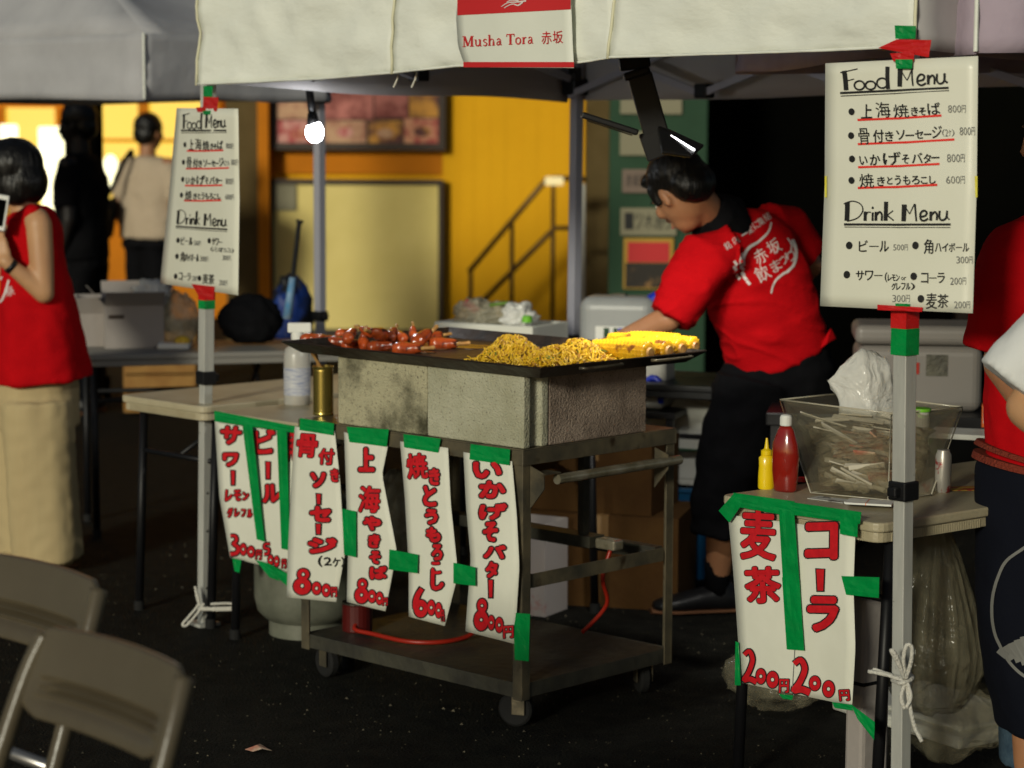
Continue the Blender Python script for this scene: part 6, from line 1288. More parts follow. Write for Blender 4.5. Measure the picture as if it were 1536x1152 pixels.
# ================================================================ CHAIRS
def make_chair(label, c, rz):
    t = thing('folding_chair', label, 'chair', c, rz, 'folding chairs in the left foreground')
    zt_, lean = .80, .36
    def Pb(x, z, d=0): return V((x, (z - .42) * lean + .016 * (1 - (x / .2) ** 2) + d, z))
    g = Mb(); nu, nv = 22, 22; W = nu + 1
    for side in (0, 1):
        for j in range(nv + 1):
            for i in range(nu + 1):
                u = i / nu * 2 - 1; v = j / nv; z = lerp(.665, zt_ - .004 * u * u, v); hw = .195 - .03 * max(0, (v - .80) / .2) ** 2.2 * 1.0 - .05 * max(0, (.2 - v) / .2) ** 2
                gr = 0
                if .10 < v < .42 and abs(u) < .84: gr = .013 * max(0, math.cos((v - .10) / .32 * 2 * math.pi * 3)) * min(1, (.84 - abs(u)) * 8)
                x = u * hw; g.v.append(Pb(x, z + (.0 if v > .05 else .02 * u * u * 0), (gr * 2 - .006 if side == 0 else .006 + gr)))
    n0 = W * (nv + 1)
    g.f = [(j * W + i, j * W + i + 1, (j + 1) * W + i + 1, (j + 1) * W + i) for j in range(nv) for i in range(nu)]
    g.f += [tuple(n0 + q for q in f[::-1]) for f in list(g.f)]
    rim = list(range(W)) + [j * W + nu for j in range(1, nv + 1)] + [nv * W + i for i in range(nu - 1, -1, -1)] + [j * W for j in range(nv - 1, 0, -1)]
    g.f += [(rim[i], rim[(i + 1) % len(rim)], n0 + rim[(i + 1) % len(rim)], n0 + rim[i]) for i in range(len(rim))]; g.mi = [0] * len(g.f)
    bk = obj('backrest', g, M['chair'], t, smooth=True, bevel=.003)
    for s in (-1, 1):
        g = Mb(); g.tube(spl([Pb(s * .186, .782, .004), Pb(s * .200, .70), Pb(s * .21, .50), V((s * .215, -.08, .2)), V((s * .22, -.19, .012))]), [.0155] * 25, 12); obj('side_frame', g, M['chair'], t, smooth=True)
        g = Mb(); g.tube([V((s * .185, .20, .012)), V((s * .185, .0, .32)), V((s * .185, -.05, .42))], .011, 10); obj('leg', g, M['chair_tube'], t, smooth=True)
    g = Mb(); g.bb(-.18, .18, -.36, .0, .418, .436); obj('seat', g, M['chair'], t, bevel=.009, seg=3)
    g = Mb(); g.tube([(-.205, -.05, .25), (.205, -.05, .25)], .009, 8); obj('stretcher', g, M['chair_tube'], t, smooth=True)
    g = Mb(); g.tube([(-.21, .032, .5), (.21, .032, .5)], .011, 10); g.tube([(-.19, .02, .5), (-.19, .045, .5)], .017, 12); obj('pivot_rod', g, M['chair_tube'], t, smooth=True)
    return t
ch1 = make_chair('taupe folding chair nearest the camera at the bottom left', V((-.684, 3.164, 0)), R(-47.8))
copy_tree(ch1, V((-.915, 3.762, 0)), R(-46), 'taupe folding chair behind the nearest one, at the left edge')
# ================================================================ PEOPLE
def head(mb, c, fwd, up, s=1.0, ears=True):
    """adds a head (skull, jaw, nose, brow, ears) to a body; returns its frame"""
    f = V(fwd).normalized(); u = V(up); u = (u - f * u.dot(f)).normalized(); r = u.cross(f)     # x = left side of the person
    rot = Matrix((r, f, u)).transposed(); c = V(c); P = lambda x, y, z: c + rot @ V((x * s, y * s, z * s))
    mb.ell(P(0, -.012, .028), (.075 * s, .094 * s, .085 * s), rot); mb.ell(P(0, .012, -.015), (.067 * s, .078 * s, .085 * s), rot); mb.ell(P(0, .038, -.068), (.045 * s, .048 * s, .042 * s), rot); mb.ell(P(0, .068, -.088), (.020 * s, .016 * s, .018 * s), rot)
    mb.cap(P(0, .086, .012), .008 * s, P(0, .106, -.030), .0125 * s); mb.ell(P(.012, .094, -.034), .008 * s); mb.ell(P(-.012, .094, -.034), .008 * s)
    mb.cap(P(-.035, .078, .026), .009 * s, P(.035, .078, .026), .009 * s); mb.cap(P(-.016, .091, -.057), .007 * s, P(.016, .091, -.057), .007 * s); mb.cap(P(-.013, .090, -.066), .007 * s, P(.013, .090, -.066), .007 * s)
    mb.ell(P(.038, .068, -.015), .022 * s); mb.ell(P(-.038, .068, -.015), .022 * s)
    if ears:
        for q in (-1, 1):
            mb.ell(P(q * .074, -.008, -.008), (.011 * s, .019 * s, .031 * s), rot @ Matrix.Rotation(q * .35, 3, 'Z')); mb.cap(P(q * .082, -.016, .010), .006 * s, P(q * .080, -.010, -.030), .006 * s)
    return P, rot
def face_parts(P, s, parent):
    for q in (-1, 1):
        g = Mb(); g.ell(P(q * .030, .0745, .006), (.0125 * s, .0085 * s, .0085 * s)); e = obj('eye', g, M['eye'], parent, world=True, smooth=True)
        g = Mb(); g.ell(P(q * .030, .0810, .006), .0052 * s, None, 12, 8); obj('iris', g, M['iris'], e, world=True, smooth=True)
        g = Mb(); g.cap(P(q * .018, .090, .027), .003 * s, P(q * .045, .080, .028), .0025 * s); obj('eyebrow', g, M['hair'], parent, world=True, smooth=True)
    g = Mb(); g.cap(P(-.018, .0965, -.0615), .0035 * s, P(.018, .0965, -.0615), .0035 * s); obj('mouth', g, M['lip'], parent, world=True, smooth=True)
def hand(mb, w_, d, palmn, s=1.0, curl=.5, spread=.12):
    """hand from wrist w_ pointing along d, palm facing palmn"""
    d = V(d).normalized(); n = V(palmn); n = (n - d * n.dot(d)).normalized(); x = d.cross(n); w_ = V(w_)
    P = lambda a, b, c: w_ + (x * a + d * b + n * c) * s
    for i in range(4): a = -.030 + i * .020; mb.cap(P(a * .6, .008, 0), .013 * s, P(a, .075, 0), .0115 * s, 10)
    for i, L in enumerate((.062, .074, .078, .068)):
        a = -.030 + i * .020; dx = (a / .03) * spread; p = P(a, .080, 0); ang = 0; r = .0088
        for kk, seg in enumerate((.45, .31, .24)):
            ang += curl * (.5 + .25 * kk); q = p + (x * dx + d * math.cos(ang) + n * math.sin(ang)) * L * seg * s * 1.15; mb.cap(p, r * s, q, (r - .0008) * s, 9); p = q; r -= .0009
    p = P(.026, .02, .006); q = P(.052, .050, .016); mb.cap(P(.01, .01, 0), .014 * s, q, .0115 * s, 10); r_ = P(.060, .082, .022 + .03 * curl); mb.cap(q, .0105 * s, r_, .0088 * s, 9)
def legs_shoe(parent, an, d, m, s=1.0, name='shoe', low=False):
    d = V((d[0], d[1], 0)).normalized(); x = V((d.y, -d.x, 0)); g = Mb(); b = V((an[0], an[1], 0))
    g.loft([(b - d * .07 * s + V((0, 0, .04)), (.030 * s, .038)), (b - d * .03 * s + V((0, 0, .048)), (.040 * s, .046)), (b + d * .05 * s + V((0, 0, .042)), (.043 * s, .038)), (b + d * .12 * s + V((0, 0, .032)), (.047 * s, .028)), (b + d * .17 * s + V((0, 0, .026)), (.036 * s, .020)), (b + d * .185 * s + V((0, 0, .024)), (.02 * s, .012))], x, 20)
    if not low: g.cap(b - d * .02 + V((0, 0, .05)), .040 * s, b - d * .01 + V((0, 0, .085)), .036 * s)
    g2 = blob(name, g, m, parent, .008, 4)
    g = Mb(); g.loft([(b - d * .078 * s + V((0, 0, .009)), (.034 * s, .008)), (b + V((0, 0, .009)), (.040 * s, .008)), (b + d * .12 * s + V((0, 0, .009)), (.050 * s, .008)), (b + d * .19 * s + V((0, 0, .009)), (.024 * s, .008))], x, 16); obj('sole', g, M['brown_sole'], g2, world=True)
# ---------------- the cook
YM = 7.15
J = lambda x, y, d=0: atY(x, y, YM + d)
cook = thing('person', 'cook in a red T-shirt with white back print bending over behind the griddle', 'person', V((J(1075, 900).x, YM + .08, 0)))
hc = J(1020, 286, -.12); fwd = V((-.42, .74, -.62)); up = V((-.5, .25, .8))
sk = Mb(); P, rot = head(sk, hc, fwd, up, 1.08)
neck = J(1078, 345, .02)
sk.cap(P(0, -.03, -.03), .058, neck, .066); shL, shR = J(1062, 385, -.13), J(1182, 350, .17); hip = J(1168, 575, .14)
sk.cap(shL, .06, shR, .06); sk.loft([(J(1105, 360, .03), (.12, .08)), (J(1132, 430, .07), (.11, .08)), (J(1158, 520, .13), (.10, .08)), (hip, (.10, .08))], V((1, .5, 0)), 24)
elL = J(1003, 478, -.16); wrL = J(925, 512, -.10)
sk.cap(shL, .055, elL, .043); sk.cap(elL, .043, wrL, .028); hand(sk, wrL, V((-.9, -.1, -.25)), (0, .3, -1), 1.05, .55)
elR = J(1215, 398, .22); wrR = J(1165, 455, .42); sk.cap(shR, .055, elR, .042); sk.cap(elR, .042, wrR, .028); hand(sk, wrR, V((-.7, .2, -.3)), (-.3, 0, -1), 1.05, .6)
anL, anR = J(1076, 880, .06), J(1165, 875, .40)
knL, knR = J(1080, 722, .02), J(1150, 725, .30)
for k_, a_2 in ((knL, anL), (knR, anR)): sk.cap(hip + V((0, 0, -.04)), .07, k_, .055); sk.cap(k_, .056, lerp(k_, a_2, .38) + V((.012, 0, 0)), .058); sk.cap(lerp(k_, a_2, .38) + V((.012, 0, 0)), .058, a_2, .034)
blob('body', sk, M['skin'], cook, .0075, 3)
face_parts(P, 1.08, cook)
g = Mb(); HR = lambda x, y, z: P(x, y, z)
g.ell(HR(0, -.022, .040), (.088, .104, .092), rot); g.ell(HR(0, -.062, -.012), (.080, .060, .072), rot); g.ell(HR(0, .052, .085), (.058, .04, .028), rot)
for q in (-1, 1): g.ell(HR(q * .073, .026, .020), (.010, .018, .040), rot)
blob('hair', g, M['hair'], cook, .007, 5, cloth(.0025, 60, (1, 1, .5)))
# T-shirt with flat hem and cuffs
g = Mb(); sdv = V((.93, .36, 0))
g.loft([(J(1086, 336, .03), (.075, .070)), (J(1100, 352, .03), (.135, .105)), (J(1118, 385, .05), (.176, .135)), (J(1136, 430, .07), (.172, .150)), (J(1150, 475, .09), (.165, .150)), (J(1163, 515, .12), (.164, .150)), (J(1168, 530, .13), (.165, .150))], sdv, 36)
g.cap(shL, .078, shR, .078)
sl0, sl1 = J(1060, 385, -.12), J(1004, 478, -.16); g.loft([(sl0 + V((.06, .03, .01)), (.10, .09)), (sl0, (.092, .092)), (lerp(sl0, sl1, .55), (.082, .080)), (sl1, (.072, .076))], (1, 0, .4), 26)
sr0, sr1 = J(1178, 345, .17), J(1208, 384, .21); g.loft([(sr0 - V((.06, .04, 0)), (.09, .09)), (sr0, (.085, .085)), (sr1, (.072, .074))], (0, 1, 0), 26)
def shirtfold(p, n):
    d = V((p.x * 9 + p.z * 7, p.y * 5, p.z * 20 - p.x * 10)); q = V((p.x * 16 - p.z * 10, 1.3, p.z * 7))
    e = V((p.x * 5 + p.z * 16, p.y * 6, p.z * 5 - p.x * 3)); c = 1 - abs(noise.noise(e)) * 4
    return .006 * noise.noise(d * .6) + .007 * max(0, c) ** 2 * (1 if p.z < 1.2 else .4)
shirt = blob('t_shirt', g, M['red'], cook, .0085, 5, shirtfold)
g = Mb(); g.loft([(J(1058, 314, -.05), (.070, .080)), (J(1070, 326, -.04), (.085, .094)), (J(1078, 334, -.02), (.098, .100)), (J(1084, 340, .0), (.100, .102))], sdv, 26); blob('collar_towel', g, M['black_cloth'], cook, .008, 3, cloth(.006, 22))
# trousers to below the knee
g = Mb()
g.loft([(J(1166, 517, .12), (.160, .140)), (J(1169, 545, .14), (.178, .155)), (J(1165, 590, .15), (.185, .16)), (J(1158, 630, .15), (.175, .155))], sdv, 32)
g.loft([(J(1130, 570, .05), (.12, .125)), (J(1112, 640, .04), (.120, .118)), (J(1088, 720, .03), (.098, .10)), (J(1074, 765, .03), (.082, .086)), (J(1071, 803, .03), (.076, .082))], (1, 0, 0), 28)
g.loft([(J(1190, 570, .22), (.12, .125)), (J(1180, 650, .26), (.118, .118)), (J(1160, 725, .30), (.095, .095)), (J(1155, 805, .33), (.080, .08))], (1, 0, 0), 28)
blob('trousers', g, M['black_cloth'], cook, .0095, 4, cloth(.012, 9, (1, 1, 1.6)))
g = Mb(); a, b = J(1243, 500, .02), J(1252, 512, .02); g.add([J(1222, 530, .03), J(1246, 492, .04), J(1254, 508, .06), J(1240, 516, .02)] + [J(1222, 531, .045), J(1247, 492, .055), J(1255, 508, .075), J(1240, 517, .035)], [(0, 1, 2, 3), (7, 6, 5, 4), (0, 4, 5, 1), (1, 5, 6, 2), (2, 6, 7, 3), (3, 7, 4, 0)]); obj('shirt_tail', g, M['red'], cook, world=True, bevel=.003)
for an in (anL, anR):
    g = Mb(); g.loft([(V((an.x, an.y, .06)), (.042, .045)), (V((an.x, an.y, .13)), (.041, .043)), (V((an.x + .003, an.y, .165)), (.046, .047))], (1, 0, 0), 18); obj('sock', g, M['black_cloth'], cook, world=True, smooth=True)
    legs_shoe(cook, an - V((.0, 0, 0)), (-1, -.15), M['black_plastic'], 1.15)
# back print, laid on the shirt by nearest hit
dg = bpy.context.evaluated_depsgraph_get()
bm_ = bmesh.new(); bm_.from_mesh(shirt.data); bm_.transform(rootmat(shirt)); bvh = BVHTree.FromBMesh(bm_)
def onshirt(x, y, off):
    d = ray(x, y).normalized(); h, n, i, ds = bvh.ray_cast(V((0, 0, HC)), d)
    return None if h is None else h + n * (off * 1.3)
k = Ink(onshirt, .0022)
def tri(k, c, cx, cy, w_, h_, rot_, bold): k.ch(c, cx - w_ / 2, cy - h_ / 2, cx + w_ / 2, cy + h_ / 2, key='white', bold=bold, rot=rot_)
for i, (c, x, y) in enumerate((('銘', 1091, 369), ('店', 1103, 361), ('一', 1116, 352), ('堂', 1124, 345), ('に', 1134, 338), ('集', 1141, 333), ('結', 1150, 326))): tri(k, c, x, y, 10, 11 if c != '一' else 2, 32, .02)
for c, x, y, s_ in (('赤', 1140, 384, 20), ('坂', 1160, 370, 19), ('飲', 1143, 410, 21), ('ま', 1163, 399, 15), ('つ', 1174, 391, 11), ('り', 1185, 384, 14)): tri(k, c, x, y, s_, s_ * 1.15, 30, .05)
k.stroke([(1156, 334), (1152, 348), (1138, 362), (1122, 372), (1114, 385), (1114, 398)], (2.2, 5.5), 'white', smooth=True)
k.stroke([(1112, 380), (1109, 392), (1112, 404)], 2.2, 'white', smooth=True); k.stroke([(1187, 360), (1193, 378), (1188, 400), (1172, 412), (1160, 425), (1156, 440)], (5.5, 2), 'white', smooth=True); k.stroke([(1180, 358), (1186, 368), (1184, 380)], 2, 'white', smooth=True)
for (x, y) in ((1102, 394), (1101, 402), (1103, 410), (1107, 416), (1112, 402), (1113, 410), (1117, 417), (1122, 424)): k.stroke([(x - 2, y - 3), (x + 3, y + 3)], 4.4, 'white')
k.build(cook, 'shirt_print')
# ---------------- woman at the left
YW = 7.95
J = lambda x, y, d=0: atY(x, y, YW + d)
wom = thing('person', 'woman with dark bob in a red sleeveless top and beige wide trousers holding a phone', 'person', V((J(45, 840).x, YW, 0)))
hc = J(14, 262, -.0); fwd = V((-.97, .05, -.22)); up = V((-.15, 0, 1)); sk = Mb(); P, rot = head(sk, hc, fwd, up, .98)
shN, shF = J(55, 330, -.13), J(40, 328, .16); sk.cap(P(0, -.03, -.03), .046, J(38, 325), .05); sk.cap(shN, .045, shF, .045)
sk.loft([(J(42, 335), (.10, .13)), (J(45, 420), (.10, .13)), (J(50, 500), (.10, .13)), (J(52, 570), (.11, .14))], (1, 0, 0), 24)
el = J(66, 440, -.16); wr = J(8, 392, -.20); sk.cap(J(58, 335, -.14), .046, lerp(J(58, 335, -.14), el, .5), .043); sk.cap(lerp(J(58, 335, -.14), el, .5), .043, el, .036); sk.cap(el, .036, wr, .024); hand(sk, wr, J(-12, 345, -.18) - wr, (0, .9, .2), .92, .5)
el2 = J(40, 440, .18); wr2 = J(-10, 390, .10); sk.cap(shF, .042, el2, .034); sk.cap(el2, .034, wr2, .024); hand(sk, wr2, V((-.4, 0, .9)), (0, -.9, 0), .92, .5)
for dx, dd in ((60, -.10), (35, .10)): sk.cap(J(54, 575, dd * .6), .08, J(dx, 700, dd), .055); sk.cap(J(dx, 700, dd), .052, J(dx + 8, 830, dd), .032)
blob('body', sk, M['skin_f'], wom, .0075, 3); face_parts(P, .98, wom)
g = Mb(); g.ell(P(0, -.022, .030), (.092, .108, .098), rot); g.ell(P(0, -.055, -.035), (.090, .075, .085), rot); g.ell(P(.06, -.02, -.045), (.032, .062, .070), rot); g.ell(P(-.06, -.02, -.045), (.032, .062, .070), rot); g.ell(P(0, .055, .075), (.06, .035, .03), rot)
blob('hair', g, M['hair'], wom, .008, 5, cloth(.003, 50, (1, 1, .3)))
g = Mb(); g.loft([(J(44, 312), (.055, .085)), (J(46, 322), (.082, .150)), (J(50, 345), (.100, .165)), (J(52, 400), (.112, .155)), (J(55, 460), (.135, .165)), (J(60, 520), (.158, .185)), (J(64, 556), (.170, .195)), (J(65, 570), (.172, .2))], (1, 0, .02), 40); g.cap(J(48, 322, -.13), .04, J(44, 320, .14), .04)
top = blob('sleeveless_top', g, M['red'], wom, .009, 4, cloth(.014, 7, (1.4, 1, .5)))
bm2 = bmesh.new(); bm2.from_mesh(top.data); bm2.transform(rootmat(top)); bv2 = BVHTree.FromBMesh(bm2)
def ontop(x, y, off):
    h, n, i, ds = bv2.ray_cast(V((0, 0, HC)), ray(x, y).normalized()); return None if h is None else h + n * (off * 1.3)
k = Ink(ontop, .0022); k.stroke([(14, 420), (8, 440), (2, 452), (-8, 455)], 3, 'white', smooth=True); k.stroke([(4, 415), (-4, 430), (-10, 440)], 2.4, 'white', smooth=True); k.ch('祭', 8, 430, 22, 444, key='white', rot=20); k.build(wom, 'shirt_print')
g = Mb(); g.loft([(J(56, 548), (.13, .15)), (J(55, 580), (.145, .165)), (J(54, 640), (.15, .17))], (1, 0, 0), 30)
for dx, dd in ((64, -.09), (40, .09)): g.loft([(J(54, 600, dd), (.13, .11)), (J(dx - 2, 700, dd), (.125, .115)), (J(dx + 4, 790, dd), (.125, .12)), (J(dx + 8, 833 - dd * 80, dd), (.125, .125))], (1, 0, 0), 30)
blob('trousers', g, M['beige'], wom, .010, 5, cloth(.009, 9, (1.6, 1.6, .12)))
for dx, dd in ((84, -.10), (58, .10)): legs_shoe(wom, J(dx, 842, dd), (-.6, -.8), M['beige'], .95)
g = Mb(); d = (wr - el).normalized(); g.tube([lerp(el, wr, .80), lerp(el, wr, .90)], .0285, 18); obj('wristband', g, M['black_plastic'], wom, world=True, smooth=True)
t = thing('phone', 'white phone held up by the woman in red at the left edge', 'phone', J(0, 320, -.2)); g = Mb(); p = J(-9, 318, -.22); bar(g, p + V((-.0, 0, -.06)), p + V((.02, 0, .06)), .008, .07, (0, 1, 0)); obj('phone_body', g, M['white_plastic'], t, world=True, bevel=.003); g = Mb(); bar(g, p + V((.002, -.0045, -.045)), p + V((.018, -.0045, .045)), .001, .055, (0, 1, 0)); obj('screen', g, M['dark'], t, world=True)
# ---------------- standing background people
def stander(label, x, foot, Y, hgt, face, mshirt, mtr, hairm='hair', skin='skin', bulky=1.0, armx=None, bagm=None, voxel=.014):
    b = V((atY(x, foot, Y).x, Y, 0)); t = thing('person', label, 'person', b); f = V(face).normalized(); sd = V((f.y, -f.x, 0)); H = hgt
    sk = Mb(); P, rot = head(sk, b + V((0, 0, H - .115)) + f * .02, f + V((0, 0, -.15)), (0, 0, 1), 1.0); sk.cap(b + V((0, 0, H - .19)), .05, b + V((0, 0, H - .27)), .055)
    sh = H * .815; sw = .17 * bulky
    sk.loft([(b + V((0, 0, sh)), (.13, .08)), (b + V((0, 0, sh - .25)), (.12, .09)), (b + V((0, 0, H * .5)), (.13, .1))], sd, 20); sk.cap(b + sd * sw + V((0, 0, sh - .02)), .045, b - sd * sw + V((0, 0, sh - .02)), .045)
    for q in (-1, 1):
        e_ = b + sd * q * (sw + .06) + V((0, 0, sh - .31)) - f * .03; w2 = b + sd * q * (sw + .03) + V((0, 0, sh - .50)) + f * (.10 if q > 0 else .04)
        sk.cap(b + sd * q * sw + V((0, 0, sh - .03)), .045, e_, .038); sk.cap(e_, .038, w2, .026); hand(sk, w2, V((0, 0, -1)) + f * .4, -sd * q, .95, .4)
        sk.cap(b + sd * q * .09 + V((0, 0, H * .48)), .08, b + sd * q * .09 + V((0, 0, .46)), .055); sk.cap(b + sd * q * .09 + V((0, 0, .46)), .052, b + sd * q * .09 + V((0, 0, .09)), .036)
    blob('body', sk, M[skin], t, voxel * .75, 2); face_parts(P, 1.0, t)
    g = Mb(); g.ell(P(0, -.024, .038), (.090, .102, .094), rot); g.ell(P(0, -.055, -.02), (.078, .062, .075), rot); blob('hair', g, M[hairm], t, .01, 3, cloth(.005, 50))
    g = Mb(); g.loft([(b + V((0, 0, sh + .035)), (.07, .06)), (b + V((0, 0, sh + .01)), (.15 * bulky, .095)), (b + V((0, 0, sh - .10)), (.20 * bulky, .125)), (b + V((0, 0, sh - .30)), (.185 * bulky, .13)), (b + V((0, 0, H * .5)), (.20 * bulky, .14))], sd, 28)
    for q in (-1, 1): g.loft([(b + sd * q * (sw - .03) + V((0, 0, sh - .03)), (.07, .07)), (b + sd * q * (sw + .03) + V((0, 0, sh - .15)), (.066, .07)), (b + sd * q * (sw + .045) + V((0, 0, sh - .25)), (.062, .066))], f, 20)
    blob('shirt', g, mshirt, t, voxel, 4, cloth(.012, 8))
    g = Mb(); g.loft([(b + V((0, 0, H * .56)), (.15 * bulky, .115)), (b + V((0, 0, H * .47)), (.18 * bulky, .135))], sd, 24)
    for q in (-1, 1): g.loft([(b + sd * q * .085 + V((0, 0, H * .5)), (.09, .11)), (b + sd * q * .09 + V((0, 0, .45)), (.075, .085)), (b + sd * q * .09 + V((0, 0, .09)), (.06, .07))], sd, 20)
    blob('trousers', g, mtr, t, voxel, 4, cloth(.008, 9))
    for q in (-1, 1): legs_shoe(t, b + sd * q * .09, f, M['black_plastic'], 1.0)
    return t, b, sd, f, sh
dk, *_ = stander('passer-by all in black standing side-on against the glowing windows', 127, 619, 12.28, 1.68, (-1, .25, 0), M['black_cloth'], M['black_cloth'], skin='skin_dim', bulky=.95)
pale, b, sd, f, sh = stander('passer-by in a pale T-shirt and black trousers with a shoulder bag', 226, 542, 15.0, 1.63, (.55, .85, 0), M['cream_cloth'], M['black_cloth'], bulky=1.15)
t = thing('shoulder_bag', 'dark shoulder bag slung on the passer-by in the pale T-shirt', 'bag', b + V((-.27, -.06, .85))); g = Mb(); c = b + V((-.27, -.08, .95)); g.box(c, (.10, .26, .26), Matrix.Rotation(R(10), 3, 'Y')); obj('bag_body', g, M['black_cloth'], t, world=True, bevel=.03, seg=3)
g = Mb(); g.tube(spl([c + V((0, -.04, .12)), b + V((-.20, -.15, sh - .15)), b + V((-.13, -.12, sh + .01)), b + V((-.11, .03, sh + .05)), b + V((-.2, .12, sh - .2)), c + V((0, .1, .1))]), .016, 8); obj('strap', g, M['black_cloth'], t, world=True, smooth=True)
# ---------------- people cut off at the right edge
YP1 = 5.15
J = lambda x, y, d=0: atY(x, y, YP1 + d)
p1 = thing('person', 'person in a red T-shirt and long navy apron cut off by the right edge', 'person', V((J(1590, 1100).x, YP1, 0)))
sk = Mb(); hc = J(1600, 190, 0); P, rot = head(sk, hc, V((-.9, .4, -.3)), (0, 0, 1), 1.0); sk.cap(P(0, -.03, -.03), .05, J(1602, 320), .06); sk.cap(J(1545, 370, -.02), .055, J(1660, 365, .12), .055)
sk.loft([(J(1598, 350, .04), (.13, .1)), (J(1590, 500, .03), (.10, .08)), (J(1585, 700, .02), (.09, .08))], (1, .3, 0), 24)
e1 = J(1500, 545, -.04); w1 = J(1470, 610, -.16); w1 = J(1545, 620, -.20); sk.cap(J(1540, 375, -.04), .052, e1, .040); sk.cap(e1, .040, w1, .028); hand(sk, w1, V((.6, -.5, -.2)), (0, 0, -1), 1, .5)
e2 = J(1690, 545, .15); w2 = J(1640, 620, -.1); sk.cap(J(1665, 370, .12), .05, e2, .04); sk.cap(e2, .04, w2, .028); hand(sk, w2, V((-.4, -.6, 0)), (0, 0, -1), 1, .5)
for q, dd in ((-40, -.05), (50, .1)): sk.cap(J(1588 + q, 740, dd), .07, J(1588 + q, 980, dd), .058); a = J(1588 + q, 980, dd); sk.cap(a, .056, V((a.x, a.y, .09)), .036); legs_shoe(p1, (a.x, a.y), (-1, -.1), M['black_plastic'], 1)
blob('body', sk, M['skin'], p1, .009, 3); face_parts(P, 1.0, p1)
g = Mb(); g.ell(P(0, -.024, .038), (.090, .102, .094), rot); g.ell(P(0, -.055, -.02), (.078, .062, .075), rot); blob('hair', g, M['hair'], p1, .01, 3, cloth(.005, 50))
g = Mb(); g.loft([(J(1600, 318, .03), (.08, .07)), (J(1600, 345, .03), (.17, .11)), (J(1597, 400, .03), (.20, .14)), (J(1590, 520, .03), (.172, .145)), (J(1585, 640, .02), (.165, .15)), (J(1585, 700, .02), (.165, .15))], (1, .2, 0), 34)
g.loft([(J(1560, 362, .0), (.08, .08)), (J(1530, 400, -.03), (.085, .088)), (J(1502, 480, -.04), (.072, .080)), (J(1491, 530, -.04), (.066, .075))], (0, 1, 0), 26); g.loft([(J(1650, 362, .1), (.08, .08)), (J(1672, 430, .13), (.08, .085)), (J(1682, 500, .15), (.068, .075))], (0, 1, 0), 26)
blob('t_shirt', g, M['red'], p1, .01, 4, cloth(.012, 8, (1, 1, 1.3)))
g = Mb(); g.loft([(J(1582, 698, .02), (.184, .170)), (J(1580, 708, .02), (.186, .172))], (1, .2, 0), 40); g.loft([(J(1582, 690, .02), (.180, .166)), (J(1580, 697, .02), (.184, .170))], (1, .2, 0), 40); obj('braided_belt', g, M['belt'], p1, world=True, smooth=False)
g = Mb(); g.loft([(J(1581, 697, .02), (.172, .160)), (J(1580, 706, .02), (.176, .163)), (J(1582, 760, .02), (.185, .165)), (J(1588, 900, .01), (.188, .165)), (J(1594, 1000, .0), (.180, .16)), (J(1600, 1085, .0), (.165, .15))], (1, .2, 0), 34); apr = blob('apron', g, M['navy'], p1, .011, 4, cloth(.010, 6, (1.6, 1.6, .5)))
bm3 = bmesh.new(); bm3.from_mesh(apr.data); bm3.transform(rootmat(apr)); bv3 = BVHTree.FromBMesh(bm3)
def onap(x, y, off):
    h, n, i, ds = bv3.ray_cast(V((0, 0, HC)), ray(x, y).normalized()); return None if h is None else h + n * (off * 1.5)
k = Ink(onap, .003); k.m = {}
k.stroke([(1560, 805), (1536, 822), (1512, 840), (1500, 862), (1492, 890), (1490, 920), (1494, 948), (1502, 968), (1514, 990), (1530, 1008), (1550, 1022)], 4.5, 'grey', smooth=True)
for i in range(5): k.stroke([(1500 + i * 9, 964 - i * 5 + 10), (1512 + i * 9, 990 + i * 4 - 6)], 10, 'grey')
k.build(p1, 'round_emblem')
g = Mb(); g.loft([(J(1560, 1040, .0), (.085, .09)), (J(1548, 1150, .0), (.08, .085)), (V((J(1548, 1150).x, YP1, .09)), (.075, .08))], (1, 0, 0), 24); g.loft([(J(1640, 1040, .1), (.085, .09)), (V((J(1640, 1150).x, YP1 + .1, .09)), (.075, .08))], (1, 0, 0), 24); blob('jeans', g, M['denim'], p1, .011, 3, cloth(.008, 9))
YP2 = 4.55
J = lambda x, y, d=0: atY(x, y, YP2 + d)
p2 = thing('person', 'person in a white T-shirt whose sleeve and forearm enter at the right edge', 'person', V((J(1690, 1150).x, YP2, 0)))
sk = Mb(); P, rot = head(sk, J(1690, 215), V((-.8, .5, -.2)), (0, 0, 1), 1.0); sk.cap(P(0, -.03, -.03), .05, J(1665, 350), .058); sk.cap(J(1645, 425), .05, J(1760, 420, .15), .05)
sk.loft([(J(1660, 380, .05), (.13, .1)), (J(1665, 560, .05), (.12, .1)), (J(1670, 740, .05), (.13, .11))], (1, .3, 0), 24)
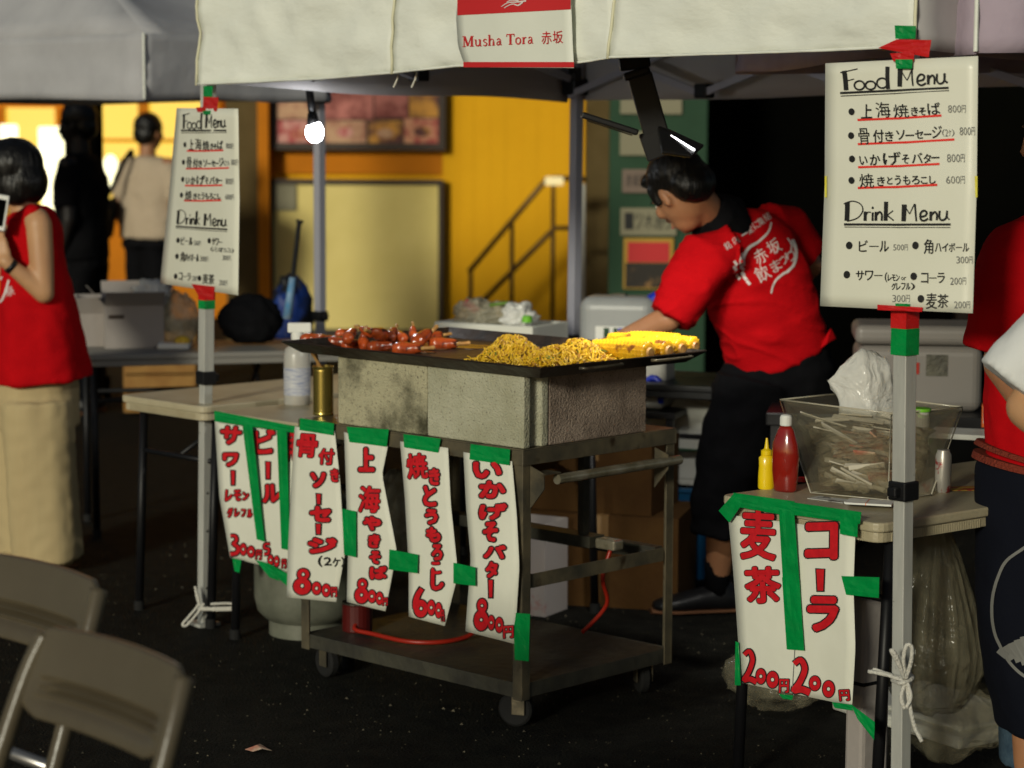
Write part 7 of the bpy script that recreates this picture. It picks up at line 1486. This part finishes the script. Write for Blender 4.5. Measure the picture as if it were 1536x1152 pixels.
el = J(1538, 612, -.02); wr = J(1600, 675, -.16); sk.cap(J(1640, 430), .050, el, .038); sk.cap(el, .041, wr, .028); hand(sk, wr, V((.6, -.6, 0)), (0, 0, -1), 1, .5)
e2 = J(1770, 590, .15); w2 = J(1700, 660, -.15); sk.cap(J(1745, 405, .15), .05, e2, .04); sk.cap(e2, .04, w2, .028); hand(sk, w2, V((-.6, -.6, 0)), (0, 0, -1), 1, .5)
for q, dd in ((-45, 0), (50, .1)): a = J(1670 + q, 760, dd); sk.cap(a, .09, V((a.x, a.y, .46)), .058); sk.cap(V((a.x, a.y, .46)), .056, V((a.x, a.y, .09)), .036); legs_shoe(p2, (a.x, a.y), (-1, -.1), M['black_plastic'], 1)
blob('body', sk, M['skin_f'], p2, .009, 3); face_parts(P, 1.0, p2)
g = Mb(); g.ell(P(0, -.024, .038), (.090, .102, .094), rot); g.ell(P(0, -.055, -.02), (.078, .062, .075), rot); blob('hair', g, M['hair'], p2, .01, 3)
g = Mb(); g.loft([(J(1665, 345, .04), (.08, .07)), (J(1690, 385, .05), (.12, .10)), (J(1715, 440, .05), (.15, .13)), (J(1715, 740, .05), (.15, .14))], (1, .3, 0), 34)
g.loft([(J(1665, 405, .0), (.065, .065)), (J(1625, 450, -.01), (.070, .075)), (J(1572, 522, -.02), (.074, .084)), (J(1522, 582, -.02), (.074, .086))], (0, 1, 0), 26); g.loft([(J(1720, 395, .12), (.08, .08)), (J(1755, 530, .15), (.07, .075))], (0, 1, 0), 26)
blob('t_shirt', g, M['white_cloth'], p2, .01, 4, cloth(.010, 8))
g = Mb(); g.loft([(J(1670, 730, .05), (.16, .135)), (J(1670, 800, .05), (.18, .145))], (1, .3, 0), 30)
for q, dd in ((-45, 0), (50, .1)): a = J(1670 + q, 760, dd); g.loft([(V((a.x, a.y, .80)), (.09, .11)), (V((a.x, a.y, .45)), (.075, .085)), (V((a.x, a.y, .09)), (.065, .07))], (1, 0, 0), 24)
blob('trousers', g, M['denim'], p2, .011, 4, cloth(.008, 9))
